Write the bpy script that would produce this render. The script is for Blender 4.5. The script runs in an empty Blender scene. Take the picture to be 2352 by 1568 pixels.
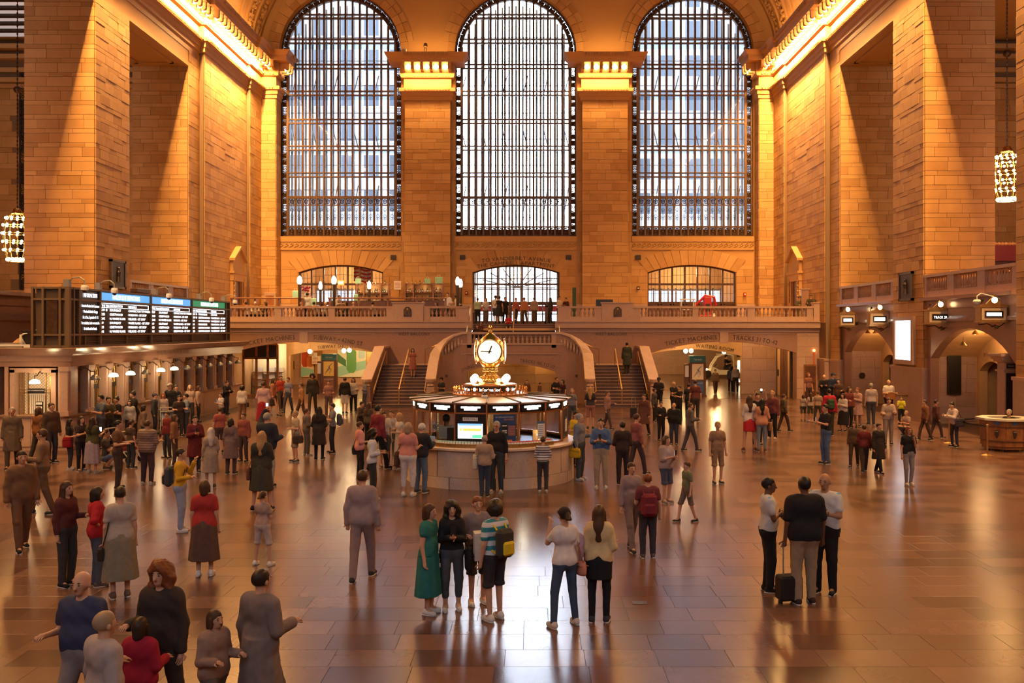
import bpy, math, random
import numpy as np
from mathutils import Vector, Matrix
R = random.Random(7)
PI = math.pi
scene = bpy.context.scene
COL = scene.collection

# ---------------------------------------------------------------- camera
F = 2150.0                      # focal length in pixels of a 2352 px wide frame
CAMZ = 4.1
cam_d = bpy.data.cameras.new('camera')
cam = bpy.data.objects.new('camera', cam_d); COL.objects.link(cam)
cam.location = (0, 0, CAMZ); cam.rotation_euler = (PI / 2, 0, 0)
cam_d.sensor_width = 36.0; cam_d.lens = 36.0 * F / 2352
cam_d.shift_x = (1176 - 1220) / 2352.0
cam_d.shift_y = (757 - 784) / 2352.0
cam_d.clip_end = 500
scene.camera = cam
def PX(px, Y): return (px - 1220) * Y / F            # picture column -> world x at depth Y
def PZ(py, Y): return CAMZ - (py - 757) * Y / F      # picture row -> world z at depth Y
def FY(py): return CAMZ * F / (py - 757)             # foot row -> depth on the floor

# ---------------------------------------------------------------- world and view
w = bpy.data.worlds.new('world'); scene.world = w; w.use_nodes = True
bg = w.node_tree.nodes['Background']
bg.inputs['Color'].default_value = (0.80, 0.88, 1.0, 1); bg.inputs['Strength'].default_value = 5.5
# a bright overcast sky, brightest where the veiled sun stands low in the west
_n = w.node_tree.nodes.new; _l = w.node_tree.links.new
_tc = _n('ShaderNodeTexCoord'); _dp = _n('ShaderNodeVectorMath'); _dp.operation = 'DOT_PRODUCT'; _dp.inputs[1].default_value = Vector((0.012, 1, 0.25)).normalized()
_nv = _n('ShaderNodeVectorMath'); _nv.operation = 'NORMALIZE'; _l(_tc.outputs['Generated'], _nv.inputs[0]); _l(_nv.outputs[0], _dp.inputs[0])
_mr = _n('ShaderNodeMapRange'); _mr.interpolation_type = 'SMOOTHERSTEP'; _mr.inputs['From Min'].default_value = 0.972; _mr.inputs['From Max'].default_value = 1.0
_mr.inputs['To Min'].default_value = 5.0; _mr.inputs['To Max'].default_value = 30.0; _l(_dp.outputs['Value'], _mr.inputs['Value']); _l(_mr.outputs[0], bg.inputs['Strength'])
scene.view_settings.view_transform = 'Standard'; scene.view_settings.look = 'None'
scene.view_settings.gamma = 1.0; scene.view_settings.use_curve_mapping = False
scene.view_settings.exposure = 0.12
scene.cycles.max_bounces = 5; scene.cycles.diffuse_bounces = 3; scene.cycles.glossy_bounces = 3
scene.cycles.transparent_max_bounces = 12
scene.cycles.sample_clamp_indirect = 4.0
scene.cycles.caustics_reflective = False; scene.cycles.caustics_refractive = False
scene.cycles.use_denoising = True

XL, XR, AX = -19.25, 17.35, -1.05        # side walls and the axis of the hall
YW = 66.2                                 # west wall
WARM = (1.0, 0.54, 0.17)
LIGHTS = []
def area(name, loc, rot, sx, sy, power, color=WARM, spread=PI):
    d = bpy.data.lights.new(name, 'AREA'); d.shape = 'RECTANGLE'; d.size = sx; d.size_y = sy
    d.energy = power; d.color = color; d.spread = spread
    o = bpy.data.objects.new(name, d); COL.objects.link(o); o.location = loc; o.rotation_euler = rot
    return o
def point(name, loc, power, color=WARM, r=0.1):
    d = bpy.data.lights.new(name, 'POINT'); d.energy = power; d.color = color; d.shadow_soft_size = r
    o = bpy.data.objects.new(name, d); COL.objects.link(o); o.location = loc
    return o
# the lamps hidden between the cornice brackets, as long strips shining down the walls
for s, W in ((-1, XL), (1, XR)):
    area('cornice_light', (W - s * 0.68, 30.0, 22.0), (0, -s * 0.6, 0), 0.16, 48.0, 19000)
    area('cornice_light', (W - s * 1.1, 58.9, 22.0), (0, -s * 0.75, 0), 0.16, 8.8, 6500)
    for y in (37.3, 26.0): point('gallery_chandelier_light', (W + s * 5.5, y, 9.5), 420, (1, 0.40, 0.09), 0.6)
    area('cornice_uplight', (W - s * 0.55, 30.0, 23.45), (PI, s * 0.35, 0), 0.16, 66.0, 2600)
for cx in (-7.25, 5.17): area('cornice_light', (cx, 64.72, 22.0), (0, 0, 0), 4.0, 0.16, 600); area('cornice_uplight', (cx, 65.0, 23.4), (PI * 0.9, 0, 0), 3.6, 0.16, 70)
for cx in (-18.2, 16.3): area('cornice_light', (cx, 64.2, 22.0), (0, 0, 0), 0.9, 0.16, 180)

# ---------------------------------------------------------------- helpers
class MB:
    def __init__(s): s.v = []; s.f = []; s.m = []; s.t = []; s.cur = 0; s.tint = 0.0
    def add(s, vs, fs):
        b = len(s.v); s.v.extend(vs)
        for f in fs: s.f.append(tuple(i + b for i in f)); s.m.append(s.cur); s.t.append(s.tint)
    def box(s, x0, x1, y0, y1, z0, z1):
        s.add([(x0,y0,z0),(x1,y0,z0),(x1,y1,z0),(x0,y1,z0),(x0,y0,z1),(x1,y0,z1),(x1,y1,z1),(x0,y1,z1)],
              [(0,3,2,1),(4,5,6,7),(0,1,5,4),(1,2,6,5),(2,3,7,6),(3,0,4,7)])
    def rbox(s, cx, cy, cz, sx, sy, sz, rz=0.0):
        c, n = math.cos(rz), math.sin(rz); vs = []
        for z in (-1, 1):
            for x, y in ((-1,-1),(1,-1),(1,1),(-1,1)):
                a, b = x*sx/2, y*sy/2
                vs.append((cx + a*c - b*n, cy + a*n + b*c, cz + z*sz/2))
        s.add(vs, [(0,3,2,1),(4,5,6,7),(0,1,5,4),(1,2,6,5),(2,3,7,6),(3,0,4,7)])
    def bbox(s, x0, x1, y0, y1, z0, z1, b=0.01):     # bevelled towards every side: a chamfered block
        xs = (x0, x0+b, x1-b, x1); ys = (y0, y0+b, y1-b, y1); zs = (z0, z0+b, z1-b, z1)
        rings = []
        for zi, k in ((0,1),(1,0),(2,0),(3,1)):
            if k: p = [(xs[1],ys[1]),(xs[2],ys[1]),(xs[2],ys[2]),(xs[1],ys[2])]; p = [q for q in p for _ in (0,1)]
            else: p = [(xs[0],ys[1]),(xs[1],ys[0]),(xs[2],ys[0]),(xs[3],ys[1]),(xs[3],ys[2]),(xs[2],ys[3]),(xs[1],ys[3]),(xs[0],ys[2])]
            rings.append([(q[0],q[1],zs[zi]) for q in p])
        s.loft(rings, True)
    def loft(s, rings, cap=True, closed=True):
        n = len(rings[0]); vs = [v for r in rings for v in r]; fs = []
        for i in range(len(rings)-1):
            for j in range(n if closed else n-1):
                k = (j+1) % n; fs.append((i*n+j, i*n+k, (i+1)*n+k, (i+1)*n+j))
        if cap: fs.append(tuple(range(n-1,-1,-1))); fs.append(tuple((len(rings)-1)*n+j for j in range(n)))
        s.add(vs, fs)
    def lathe(s, prof, cx=0, cy=0, cz=0, n=12, a0=0.0, a1=2*PI, cap=True):
        full = abs(a1-a0-2*PI) < 1e-6; m = n if full else n+1
        rings = [[(cx+r*math.cos(a0+(a1-a0)*j/n), cy+r*math.sin(a0+(a1-a0)*j/n), cz+z) for j in range(m)] for r, z in prof]
        s.loft(rings, cap and full, full)
    def tube(s, pts, r, n=6, cap=True):
        pts = [Vector(p) for p in pts]; rings = []; up = None
        for i, p in enumerate(pts):
            d = (pts[min(i+1,len(pts)-1)] - pts[max(i-1,0)]).normalized()
            if up is None:
                up = Vector((0,0,1)) if abs(d.z) < 0.9 else Vector((1,0,0))
            a = d.cross(up); 
            if a.length < 1e-4: a = d.cross(Vector((1,0.3,0)))
            a.normalize(); b = a.cross(d).normalized(); up = b
            rr = r[i] if isinstance(r, (list,tuple)) else r
            rings.append([tuple(p + a*math.cos(2*PI*j/n)*rr + b*math.sin(2*PI*j/n)*rr) for j in range(n)])
        s.loft(rings, cap)
    def ball(s, cx, cy, cz, rx, ry=None, rz=None, n=8, m=6):
        ry = rx if ry is None else ry; rz = rx if rz is None else rz
        rings = [[(cx+rx*math.sin(PI*(i+0.02*(i==0)-0.02*(i==m))/m)*math.cos(2*PI*j/n), cy+ry*math.sin(PI*(i+0.02*(i==0)-0.02*(i==m))/m)*math.sin(2*PI*j/n), cz-rz*math.cos(PI*i/m)) for j in range(n)] for i in range(m+1)]
        s.loft(rings, True)
    def prism(s, poly, axis, a, b):            # poly in the plane normal to axis, extruded from a to b
        def P(p, t):
            return (t, p[0], p[1]) if axis == 'x' else ((p[0], t, p[1]) if axis == 'y' else (p[0], p[1], t))
        n = len(poly); vs = [P(p, a) for p in poly] + [P(p, b) for p in poly]
        s.add(vs, [tuple(range(n-1,-1,-1)), tuple(range(n, 2*n))] + [(i, (i+1)%n, (i+1)%n+n, i+n) for i in range(n)])
    def sweep(s, prof, path, closed=False, cap=True):   # prof: (out, up) pairs; path: (x, y, nx, ny, z) stations
        rings = [[(x+nx*o, y+ny*o, z+u) for o, u in prof] for x, y, nx, ny, z in path]
        s.loft(rings, cap)
    def mesh(s, name, mats=None, smooth=False, tint=False):
        me = bpy.data.meshes.new(name); me.from_pydata(s.v, [], s.f)
        for m in (mats or []): me.materials.append(m)
        if any(s.m): me.polygons.foreach_set('material_index', s.m)
        if smooth: me.polygons.foreach_set('use_smooth', [True]*len(s.f))
        if tint:
            a = me.attributes.new('tint', 'FLOAT', 'FACE'); a.data.foreach_set('value', s.t)
        me.update(); return me
    def build(s, name, mat, parent=None, smooth=False, tint=False, **kw):
        mats = mat if isinstance(mat, (list,tuple)) else [mat]
        return obj(name, s.mesh(name, mats, smooth, tint), parent, **kw)
def obj(name, me, parent=None, loc=None, rot=None, scale=None, **props):
    o = bpy.data.objects.new(name, me); COL.objects.link(o)
    if parent is not None: o.parent = parent
    if loc is not None: o.location = loc
    if rot is not None: o.rotation_euler = rot
    if scale is not None: o.scale = scale
    for k, v in props.items(): o[k] = v
    return o
def thing(name, label, cat, loc=(0,0,0), rz=0.0, group=None):
    o = bpy.data.objects.new(name, None); COL.objects.link(o); o.location = loc; o.rotation_euler = (0,0,rz)
    o.empty_display_size = 0.1
    o['label'] = label; o['category'] = cat
    if group: o['group'] = group
    return o
def tagged(o, label, cat, group=None):
    o['label'] = label; o['category'] = cat
    if group: o['group'] = group
    return o
def struct(name, label=None, cat=None, mb=None, mat=None, smooth=False):
    if mb is None: o = obj(name, None)
    else: o = mb.build(name, mat, smooth=smooth)
    o['kind'] = 'structure'
    if label: o['label'] = label; o['category'] = cat or name.split('_')[0]
    return o
def copy_tree(root, loc=None, rz=None, label=None, group=None, parent=None):
    c = root.copy(); COL.objects.link(c)
    if parent is not None: c.parent = parent
    if loc is not None: c.location = loc
    if rz is not None: c.rotation_euler = (0,0,rz)
    if label: c['label'] = label
    if group: c['group'] = group
    for ch in list(root.children): copy_tree(ch, parent=c)
    return c

# ---------------------------------------------------------------- materials
def newmat(name):
    m = bpy.data.materials.new(name); m.use_nodes = True
    nt = m.node_tree; return m, nt, nt.nodes['Principled BSDF']
def mat(name, col, rough=0.6, metal=0.0, var=0.0, scale=8.0, emit=0.0, ecol=None, bump=0.0, spec=None, alpha=None):
    m, nt, p = newmat(name)
    p.inputs['Base Color'].default_value = (*col, 1); p.inputs['Roughness'].default_value = rough
    p.inputs['Metallic'].default_value = metal
    if spec is not None: p.inputs['Specular IOR Level'].default_value = spec
    if emit: p.inputs['Emission Color'].default_value = (*(ecol or col), 1); p.inputs['Emission Strength'].default_value = emit
    if var or bump:
        tc = nt.nodes.new('ShaderNodeTexCoord'); nz = nt.nodes.new('ShaderNodeTexNoise')
        nz.inputs['Scale'].default_value = scale; nz.inputs['Detail'].default_value = 5
        nt.links.new(tc.outputs['Object'], nz.inputs['Vector'])
        if var:
            rp = nt.nodes.new('ShaderNodeMapRange'); rp.inputs['From Min'].default_value = 0.3; rp.inputs['From Max'].default_value = 0.7
            rp.inputs['To Min'].default_value = 1-var; rp.inputs['To Max'].default_value = 1+var
            mx = nt.nodes.new('ShaderNodeVectorMath'); mx.operation = 'SCALE'; mx.inputs[0].default_value = col
            nt.links.new(nz.outputs['Fac'], rp.inputs['Value']); nt.links.new(rp.outputs[0], mx.inputs['Scale'])
            nt.links.new(mx.outputs[0], p.inputs['Base Color'])
        if bump:
            b = nt.nodes.new('ShaderNodeBump'); b.inputs['Strength'].default_value = bump; b.inputs['Distance'].default_value = 0.02
            nt.links.new(nz.outputs['Fac'], b.inputs['Height']); nt.links.new(b.outputs['Normal'], p.inputs['Normal'])
    return m
def stone_mat(name, cols, rough=0.75, vein=0.0, scale=1.2, bump=0.15, world=True, spec=0.3, rvar=0.0):
    m, nt, p = newmat(name); N = nt.nodes.new; L = nt.links.new
    oi = N('ShaderNodeObjectInfo'); at = N('ShaderNodeAttribute'); at.attribute_name = 'tint'
    ad = N('ShaderNodeMath'); ad.operation = 'ADD'; L(oi.outputs['Random'], ad.inputs[0]); L(at.outputs['Fac'], ad.inputs[1])
    fr = N('ShaderNodeMath'); fr.operation = 'FRACT'; L(ad.outputs[0], fr.inputs[0])
    ge = N('ShaderNodeNewGeometry'); nz = N('ShaderNodeTexNoise'); nz.inputs['Scale'].default_value = scale; nz.inputs['Detail'].default_value = 8
    nz.inputs['Roughness'].default_value = 0.62; L(ge.outputs['Position'], nz.inputs['Vector'])
    mx = N('ShaderNodeMath'); mx.operation = 'MULTIPLY_ADD'; L(nz.outputs['Fac'], mx.inputs[0]); mx.inputs[1].default_value = 0.9
    L(fr.outputs[0], mx.inputs[2])
    sc = N('ShaderNodeMath'); sc.operation = 'MULTIPLY'; L(mx.outputs[0], sc.inputs[0]); sc.inputs[1].default_value = 0.55
    cr = N('ShaderNodeValToRGB'); cr.color_ramp.elements[0].color = (*cols[0], 1); cr.color_ramp.elements[1].color = (*cols[-1], 1)
    for i, c in enumerate(cols[1:-1]):
        e = cr.color_ramp.elements.new((i+1)/(len(cols)-1)); e.color = (*c, 1)
    L(sc.outputs[0], cr.inputs['Fac']); out = cr.outputs['Color']
    if vein:
        vo = N('ShaderNodeTexNoise'); vo.inputs['Scale'].default_value = scale*2.1; vo.inputs['Detail'].default_value = 6
        vo.inputs['Distortion'].default_value = 1.6; L(ge.outputs['Position'], vo.inputs['Vector'])
        mr = N('ShaderNodeMath'); mr.operation = 'SUBTRACT'; L(vo.outputs['Fac'], mr.inputs[0]); mr.inputs[1].default_value = 0.5
        ab = N('ShaderNodeMath'); ab.operation = 'ABSOLUTE'; L(mr.outputs[0], ab.inputs[0])
        rg = N('ShaderNodeMapRange'); L(ab.outputs[0], rg.inputs['Value']); rg.inputs['From Max'].default_value = 0.012
        rg.inputs['To Min'].default_value = 1-vein; rg.inputs['To Max'].default_value = 1.0
        vm = N('ShaderNodeVectorMath'); vm.operation = 'SCALE'; L(out, vm.inputs[0]); L(rg.outputs[0], vm.inputs['Scale']); out = vm.outputs[0]
    L(out, p.inputs['Base Color']); p.inputs['Roughness'].default_value = rough; p.inputs['Specular IOR Level'].default_value = spec
    if rvar:
        rr = N('ShaderNodeMapRange'); L(nz.outputs['Fac'], rr.inputs['Value']); rr.inputs['From Min'].default_value = 0.3; rr.inputs['From Max'].default_value = 0.7
        rr.inputs['To Min'].default_value = rough-rvar; rr.inputs['To Max'].default_value = rough+rvar; L(rr.outputs[0], p.inputs['Roughness'])
    if bump:
        b = N('ShaderNodeBump'); b.inputs['Strength'].default_value = bump; b.inputs['Distance'].default_value = 0.03
        L(nz.outputs['Fac'], b.inputs['Height']); L(b.outputs['Normal'], p.inputs['Normal'])
    return m
def glass_mat(name, tint=(0.95,0.97,1.0), gloss=0.012):
    m = bpy.data.materials.new(name); m.use_nodes = True; nt = m.node_tree; nt.nodes.clear(); N = nt.nodes.new
    o = N('ShaderNodeOutputMaterial'); mx = N('ShaderNodeMixShader'); t = N('ShaderNodeBsdfTransparent'); g = N('ShaderNodeBsdfGlossy')
    t.inputs['Color'].default_value = (*tint, 1); g.inputs['Roughness'].default_value = 0.03
    mx.inputs['Fac'].default_value = gloss
    nt.links.new(t.outputs[0], mx.inputs[1]); nt.links.new(g.outputs[0], mx.inputs[2]); nt.links.new(mx.outputs[0], o.inputs['Surface'])
    return m
M = {}
M['stone'] = stone_mat('caen_stone', [(0.38,0.195,0.066),(0.47,0.255,0.092),(0.53,0.295,0.112),(0.44,0.23,0.08)], 0.72)
M['ashlar'] = stone_mat('ashlar_stone', [(0.33,0.16,0.052),(0.47,0.25,0.09),(0.56,0.315,0.12),(0.41,0.21,0.072),(0.51,0.28,0.105)], 0.72, bump=0.3)
M['joint'] = mat('mortar_joint', (0.22,0.13,0.07), 0.9)
M['marble'] = stone_mat('polished_marble', [(0.25,0.13,0.085),(0.34,0.19,0.13),(0.29,0.16,0.11)], 0.22, vein=0.25, scale=0.9, bump=0.0, spec=0.5)
M['marble_dull'] = stone_mat('honed_marble', [(0.34,0.20,0.135),(0.48,0.31,0.225),(0.40,0.25,0.18)], 0.45, vein=0.3, scale=1.6, bump=0.05, spec=0.4)
M['floor'] = stone_mat('floor_marble', [(0.045,0.018,0.011),(0.105,0.047,0.032),(0.15,0.078,0.056),(0.065,0.028,0.019),(0.125,0.06,0.042)], 0.23, vein=0.08, scale=0.45, bump=0.0, spec=0.42, rvar=0.02)
M['booth_marble'] = stone_mat('booth_marble', [(0.46,0.31,0.23),(0.62,0.46,0.36),(0.54,0.38,0.29)], 0.4, vein=0.35, scale=1.8, bump=0.05, spec=0.4)
M['floor_joint'] = mat('floor_joint', (0.05,0.025,0.016), 0.4)
M['bronze'] = mat('dark_bronze', (0.10,0.055,0.032), 0.45, 0.7, var=0.3, scale=6)
M['bronze_rim'] = mat('paler_bronze_edge', (0.17,0.095,0.05), 0.4, 0.6)  # paler strip along the front of mullions and transoms
M['bronze_black'] = mat('blackened_bronze', (0.05,0.032,0.022), 0.5, 0.5, var=0.4, scale=9)
M['brass'] = mat('polished_brass', (0.83,0.55,0.20), 0.2, 1.0)
M['brass_dull'] = mat('aged_brass', (0.55,0.34,0.13), 0.35, 0.9, var=0.2, scale=20)
M['copper'] = mat('copper_trim', (0.62,0.30,0.12), 0.3, 1.0)
M['steel'] = mat('grey_painted_steel', (0.42,0.46,0.52), 0.6)
M['glass'] = glass_mat('window_glass')
M['catwalk_glass'] = glass_mat('catwalk_glass', (0.72,0.78,0.84), 0.02)
M['wood'] = mat('varnished_wood', (0.26,0.10,0.035), 0.35, var=0.3, scale=5)
M['wood_dark'] = mat('dark_wood', (0.12,0.045,0.02), 0.4, var=0.3, scale=5)
M['black'] = mat('black_panel', (0.012,0.010,0.010), 0.4)
M['engraved'] = mat('dark_engraving', (0.05,0.03,0.02), 0.6)
M['plaster'] = mat('warm_plaster', (0.58,0.36,0.17), 0.8, var=0.08, scale=2)
M['bulb'] = mat('warm_bulb', (1.0,0.75,0.42), 0.3, emit=14.0, ecol=(1.0,0.66,0.30))
M['bulb_hot'] = mat('hot_lamp', (1.0,0.85,0.6), 0.3, emit=30.0, ecol=(1.0,0.72,0.38))
M['led'] = mat('white_display_light', (1,1,1), 0.4, emit=4.0, ecol=(0.92,0.94,1.0))
M['led_warm'] = mat('warm_display_light', (1,1,0.9), 0.4, emit=6.0, ecol=(1.0,0.95,0.80))
M['white'] = mat('white_paint', (0.75,0.72,0.68), 0.5)
M['grey'] = mat('grey_metal', (0.30,0.28,0.26), 0.4, 0.4)

# ---------------------------------------------------------------- lettering
_glyph = {}
def glyph(ch):
    if ch in _glyph: return _glyph[ch]
    cu = bpy.data.curves.new('g', 'FONT'); cu.body = ch; cu.size = 1.0; cu.extrude = 0.0; cu.resolution_u = 2
    o = bpy.data.objects.new('g', cu); COL.objects.link(o)
    dg = bpy.context.evaluated_depsgraph_get(); dg.update()
    me = o.evaluated_get(dg).to_mesh()
    vs = [(v.co.x, v.co.y) for v in me.vertices]; fs = [tuple(p.vertices) for p in me.polygons]
    w = max([v[0] for v in vs], default=0.25); o.evaluated_get(dg).to_mesh_clear()
    bpy.data.objects.remove(o); bpy.data.curves.remove(cu)
    _glyph[ch] = (vs, fs, w); return _glyph[ch]
def letters(text, size, track=0.08, sx=1.0):
    """letter shapes along a baseline: list of (centre_x, vs, fs) and the total width"""
    x = 0; out = []
    for ch in text:
        if ch == ' ': x += 0.32*size*sx; continue
        vs, fs, wd = glyph(ch)
        out.append((x, [(a*size*sx, b*size) for a, b in vs], fs, wd*size*sx)); x += wd*size*sx + track*size
    return out, x - track*size
def text(name, s, size, mat_, parent, at, right=(1,0,0), up=(0,0,1), arc=None, align='c', sx=1.0, track=0.08, depth=0.012, width=None, shift=0.0, **kw):
    """raised lettering in the plane of right/up; arc = radius bends the baseline (positive: rises in the middle)"""
    if width: sx *= width/letters(s, size, track, sx)[1]
    ls, W = letters(s, size, track, sx); x0 = {'c': -W/2, 'l': 0, 'r': -W}[align] + shift
    r, u, a = Vector(right).normalized(), Vector(up).normalized(), Vector(at); nrm = r.cross(u)
    mb = MB()
    for x, vs, fs, wd in ls:
        pts = []
        for px_, py_ in vs:
            if arc:
                th = (x0 + x + wd/2)/arc; cx, cz = arc*math.sin(th), arc*math.cos(th) - arc
                lx, lz = px_ - wd/2, py_
                X, Z = cx + lx*math.cos(th) + lz*math.sin(th), cz - lx*math.sin(th) + lz*math.cos(th)
            else: X, Z = x0 + x + px_, py_
            pts.append(tuple(a + r*X + u*Z + nrm*depth))
        mb.add(pts, fs)
    return mb.build(name, mat_, parent, **kw)

# unit block with worn edges, shared by all stones
def unit_block(name, m, b=0.03):
    mb = MB(); mb.bbox(-0.5,0.5,-0.5,0.5,-0.5,0.5,b); return mb.mesh(name, [m])
class Ashlar:
    """stones laid on walls: the first 300 are parts, the rest one joined part"""
    def __init__(s, owner, mat_, name='stone', cap=300): s.o = owner; s.m = mat_; s.n = name; s.l = []; s.cap = cap
    def face(s, o, u, wd, z0, z1, nrm, big=0.62, small=0.3, bw=1.05, th=0.05, hole=None, seed=1, joint=0.014):
        """o: (x, y) of the face's start, u: unit (x, y) along it, nrm: unit (x, y) outwards"""
        r = random.Random(seed); z = z0; k = 0
        while z < z1 - 0.05:
            h = min(big if k % 2 == 0 else small, z1 - z); 
            if z1 - (z+h) < 0.12: h = z1 - z
            n = max(1, round(wd/bw)); off = (0.0 if k % 4 < 2 else 0.5)
            cuts = [0.0] + [min(wd, max(0, (i + off + r.uniform(-0.12,0.12))*wd/n)) for i in range(0 if off else 1, n)] + [wd]
            for a, b in zip(cuts, cuts[1:]):
                if b - a < 0.08: continue
                m_ = (a+b)/2; zc = z + h/2
                if hole and hole(o[0]+u[0]*m_, o[1]+u[1]*m_, zc): continue
                t = th + r.uniform(-0.006, 0.008)
                s.l.append((o[0]+u[0]*m_+nrm[0]*(t/2-0.02), o[1]+u[1]*m_+nrm[1]*(t/2-0.02), zc, b-a-joint, t+0.04, h-joint, math.atan2(u[1],u[0]), r.random()))
            z += h; k += 1
    def finish(s):
        s.l.sort(key=lambda q: -(q[3]*q[5])/(q[1]**2))
        me = unit_block(s.n, s.m, 0.02)
        for q in s.l[:s.cap]:
            obj(s.n, me, s.o, (q[0],q[1],q[2]), (0,0,q[6]), (q[3],q[4],q[5]))
        rest = s.l[s.cap:]
        if rest:
            mb = MB()
            for q in rest: mb.tint = q[7]; mb.rbox(q[0],q[1],q[2],q[3],q[4],q[5],q[6])
            mb.build(s.n + '_courses', s.m, s.o, tint=True, kind='stuff')
# ================================================================ FLOOR
fl = MB(); fl.box(-31, 29, -9, 92, -0.2, -0.014)
floor = struct('floor', mb=fl, mat=M['floor_joint'])
slab_me = {}
tiles = []
for k in range(int((56 - 7.8)/0.6)):
    y = 7.8 + k*0.6; x = -23.0 - R.uniform(0, 1.2)
    while x < 21.5:
        wd = R.choice((0.75, 0.9, 1.0, 1.15)); tiles.append((x+wd/2, y+0.3, wd, R.random())); x += wd
def inview(t): return -1220/F*t[1]-1 < t[0] < 1132/F*t[1]+1 and t[1] > 10.3
tiles.sort(key=lambda t: (0 if inview(t) else 1, t[1]))
for i, (x, y, wd, tn) in enumerate(tiles[:300]):
    if wd not in slab_me:
        mb = MB(); mb.bbox(-wd/2+0.0018, wd/2-0.0018, -0.2982, 0.2982, -0.03, 0.0, 0.002); slab_me[wd] = mb.mesh('slab', [M['floor']])
    obj('slab', slab_me[wd], floor, (x, y, R.uniform(-0.0012, 0)))
mb = MB()
for x, y, wd, tn in tiles[300:]:
    mb.tint = tn; mb.box(x-wd/2+0.0018, x+wd/2-0.0018, y-0.2982, y+0.2982, -0.03, 0.0)
y = 56.0
while y < 91:
    x = -28
    while x < 28: mb.tint = R.random(); mb.box(x, x+1.19, y, y+1.19, -0.03, 0); x += 1.2
    y += 1.2
mb.build('slab_field', M['floor'], floor, tint=True, kind='stuff')
fd = MB(); fd.bbox(-0.11, 0.11, -0.08, 0.08, 0, 0.006, 0.003); dp = fd.build('floor_plate', M['bronze_black'])
dp.location = (PX(1469, FY(1384)), FY(1384), 0.0); tagged(dp, 'small dark bronze cover plate set in the marble floor', 'floor plate')

# ================================================================ SIDE WALLS
BAYS = [(22.05, 29.85), (33.4, 41.3), (44.75, 52.5)]
def ent_profile():
    return [(0.0,20.1),(0.12,20.15),(0.12,20.38),(0.2,20.42),(0.2,20.66),(0.36,20.72),(0.36,20.95),(0.06,21.0),(0.06,21.65),
            (0.24,21.7),(0.3,21.92),(0.3,22.58),(1.0,22.58),(1.0,22.9),(1.1,22.95),(1.28,23.2),(0.0,23.2)]
brk = MB(); brk.box(-0.10,0.10,0.28,0.92,0.35,0.62); brk.box(-0.10,0.10,0.28,0.62,0.12,0.36); brk.lathe([(0.0,-0.11),(0.14,-0.11),(0.14,0.11),(0.0,0.11)],0,0,0,8)
# roll the scroll end of the bracket onto its side
n0 = len(brk.v)-32
for i in range(n0, len(brk.v)): a = brk.v[i]; brk.v[i] = (a[2], 0.78+a[0], 0.30+a[1])
bracket_me = brk.mesh('bracket', [M['stone']])
bl = MB(); bl.ball(0, 0.60, 0.38, 0.19, 0.22, 0.2, 8, 6); lamp_me = bl.mesh('lamp_bulb', [M['bulb']], True)
dn = MB(); dn.box(-0.05,0.05,0.28,0.42,0,0.16); dent_me = dn.mesh('dentil', [M['stone']])
def entablature(owner, path, dent_at=True):
    mb = MB(); pr = ent_profile(); mb.sweep(pr, [(x,y,nx,ny,0) for x,y,nx,ny in path]); mb.build('entablature', M['stone'], owner)
    # bead courses and egg courses as small raised pieces, joined
    rel = MB()
    for (x0,y0,_,_), (x1,y1,_,_) in zip(path, path[1:]):
        L = math.hypot(x1-x0, y1-y0)
        if L < 0.6: continue
        ux, uy = (x1-x0)/L, (y1-y0)/L; nx, ny = owner_n(path, x0, y0, x1, y1)
        k = 0.1
        while k < L:
            X, Y = x0+ux*k, y0+uy*k
            if Y > 20:
                for o, z, wd, dp_, h in ((0.40,20.84,0.10,0.08,0.12),(1.22,23.06,0.12,0.10,0.16),(0.32,21.82,0.10,0.06,0.10)):
                    rel.rbox(X+nx*o, Y+ny*o, z, wd, dp_, h, math.atan2(uy,ux))
            k += 0.2
    rel.build('bead_relief', M['stone'], owner, kind='stuff')
    for (x0,y0,_,_), (x1,y1,_,_) in zip(path, path[1:]):
        L = math.hypot(x1-x0, y1-y0)
        if L < 0.9: continue
        ux, uy = (x1-x0)/L, (y1-y0)/L; nx, ny = owner_n(path, x0, y0, x1, y1)
        n = max(2, round(L/0.68)); rz = math.atan2(ny, nx) - PI/2
        for i in range(n+1):
            X, Y = x0+ux*L*i/n, y0+uy*L*i/n
            if Y < 40 or (i == n and Y < 63): continue
            obj('bracket', bracket_me, owner, (X, Y, 21.95), (0,0,rz))
            if i < n: obj('lamp_bulb', lamp_me, owner, (x0+ux*L*(i+.5)/n, y0+uy*L*(i+.5)/n, 21.95), (0,0,rz))
def owner_n(path, x0, y0, x1, y1):
    L = math.hypot(x1-x0, y1-y0); ux, uy = (x1-x0)/L, (y1-y0)/L
    c = [(-uy, ux), (uy, -ux)]                       # the side facing the hall
    mx, my = (x0+x1)/2, (y0+y1)/2
    return max(c, key=lambda n: n[0]*(AX-mx)+n[1]*(20-my)*0.8)
def spandrel(mb, axis, c, hw, zs, rise, half, z1, a, b, n=14):
    """wall piece over a segmental arch: c centre, hw half width, half: half extent of the piece"""
    rad = (hw*hw+rise*rise)/(2*rise); zc = zs+rise-rad; t = math.asin(min(1, hw/rad))
    arc = [(c+rad*math.sin(-t+2*t*i/n), zc+rad*math.cos(-t+2*t*i/n)) for i in range(n+1)]
    for p, q in zip(arc, arc[1:]): mb.prism([p, q, (q[0], z1), (p[0], z1)], axis, a, b)
    if half > hw:
        for q in (-1, 1):
            x0, x1 = sorted((c+q*hw, c+q*half)); mb.prism([(x0,0),(x1,0),(x1,z1),(x0,z1)], axis, a, b)
walls = {}
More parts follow.
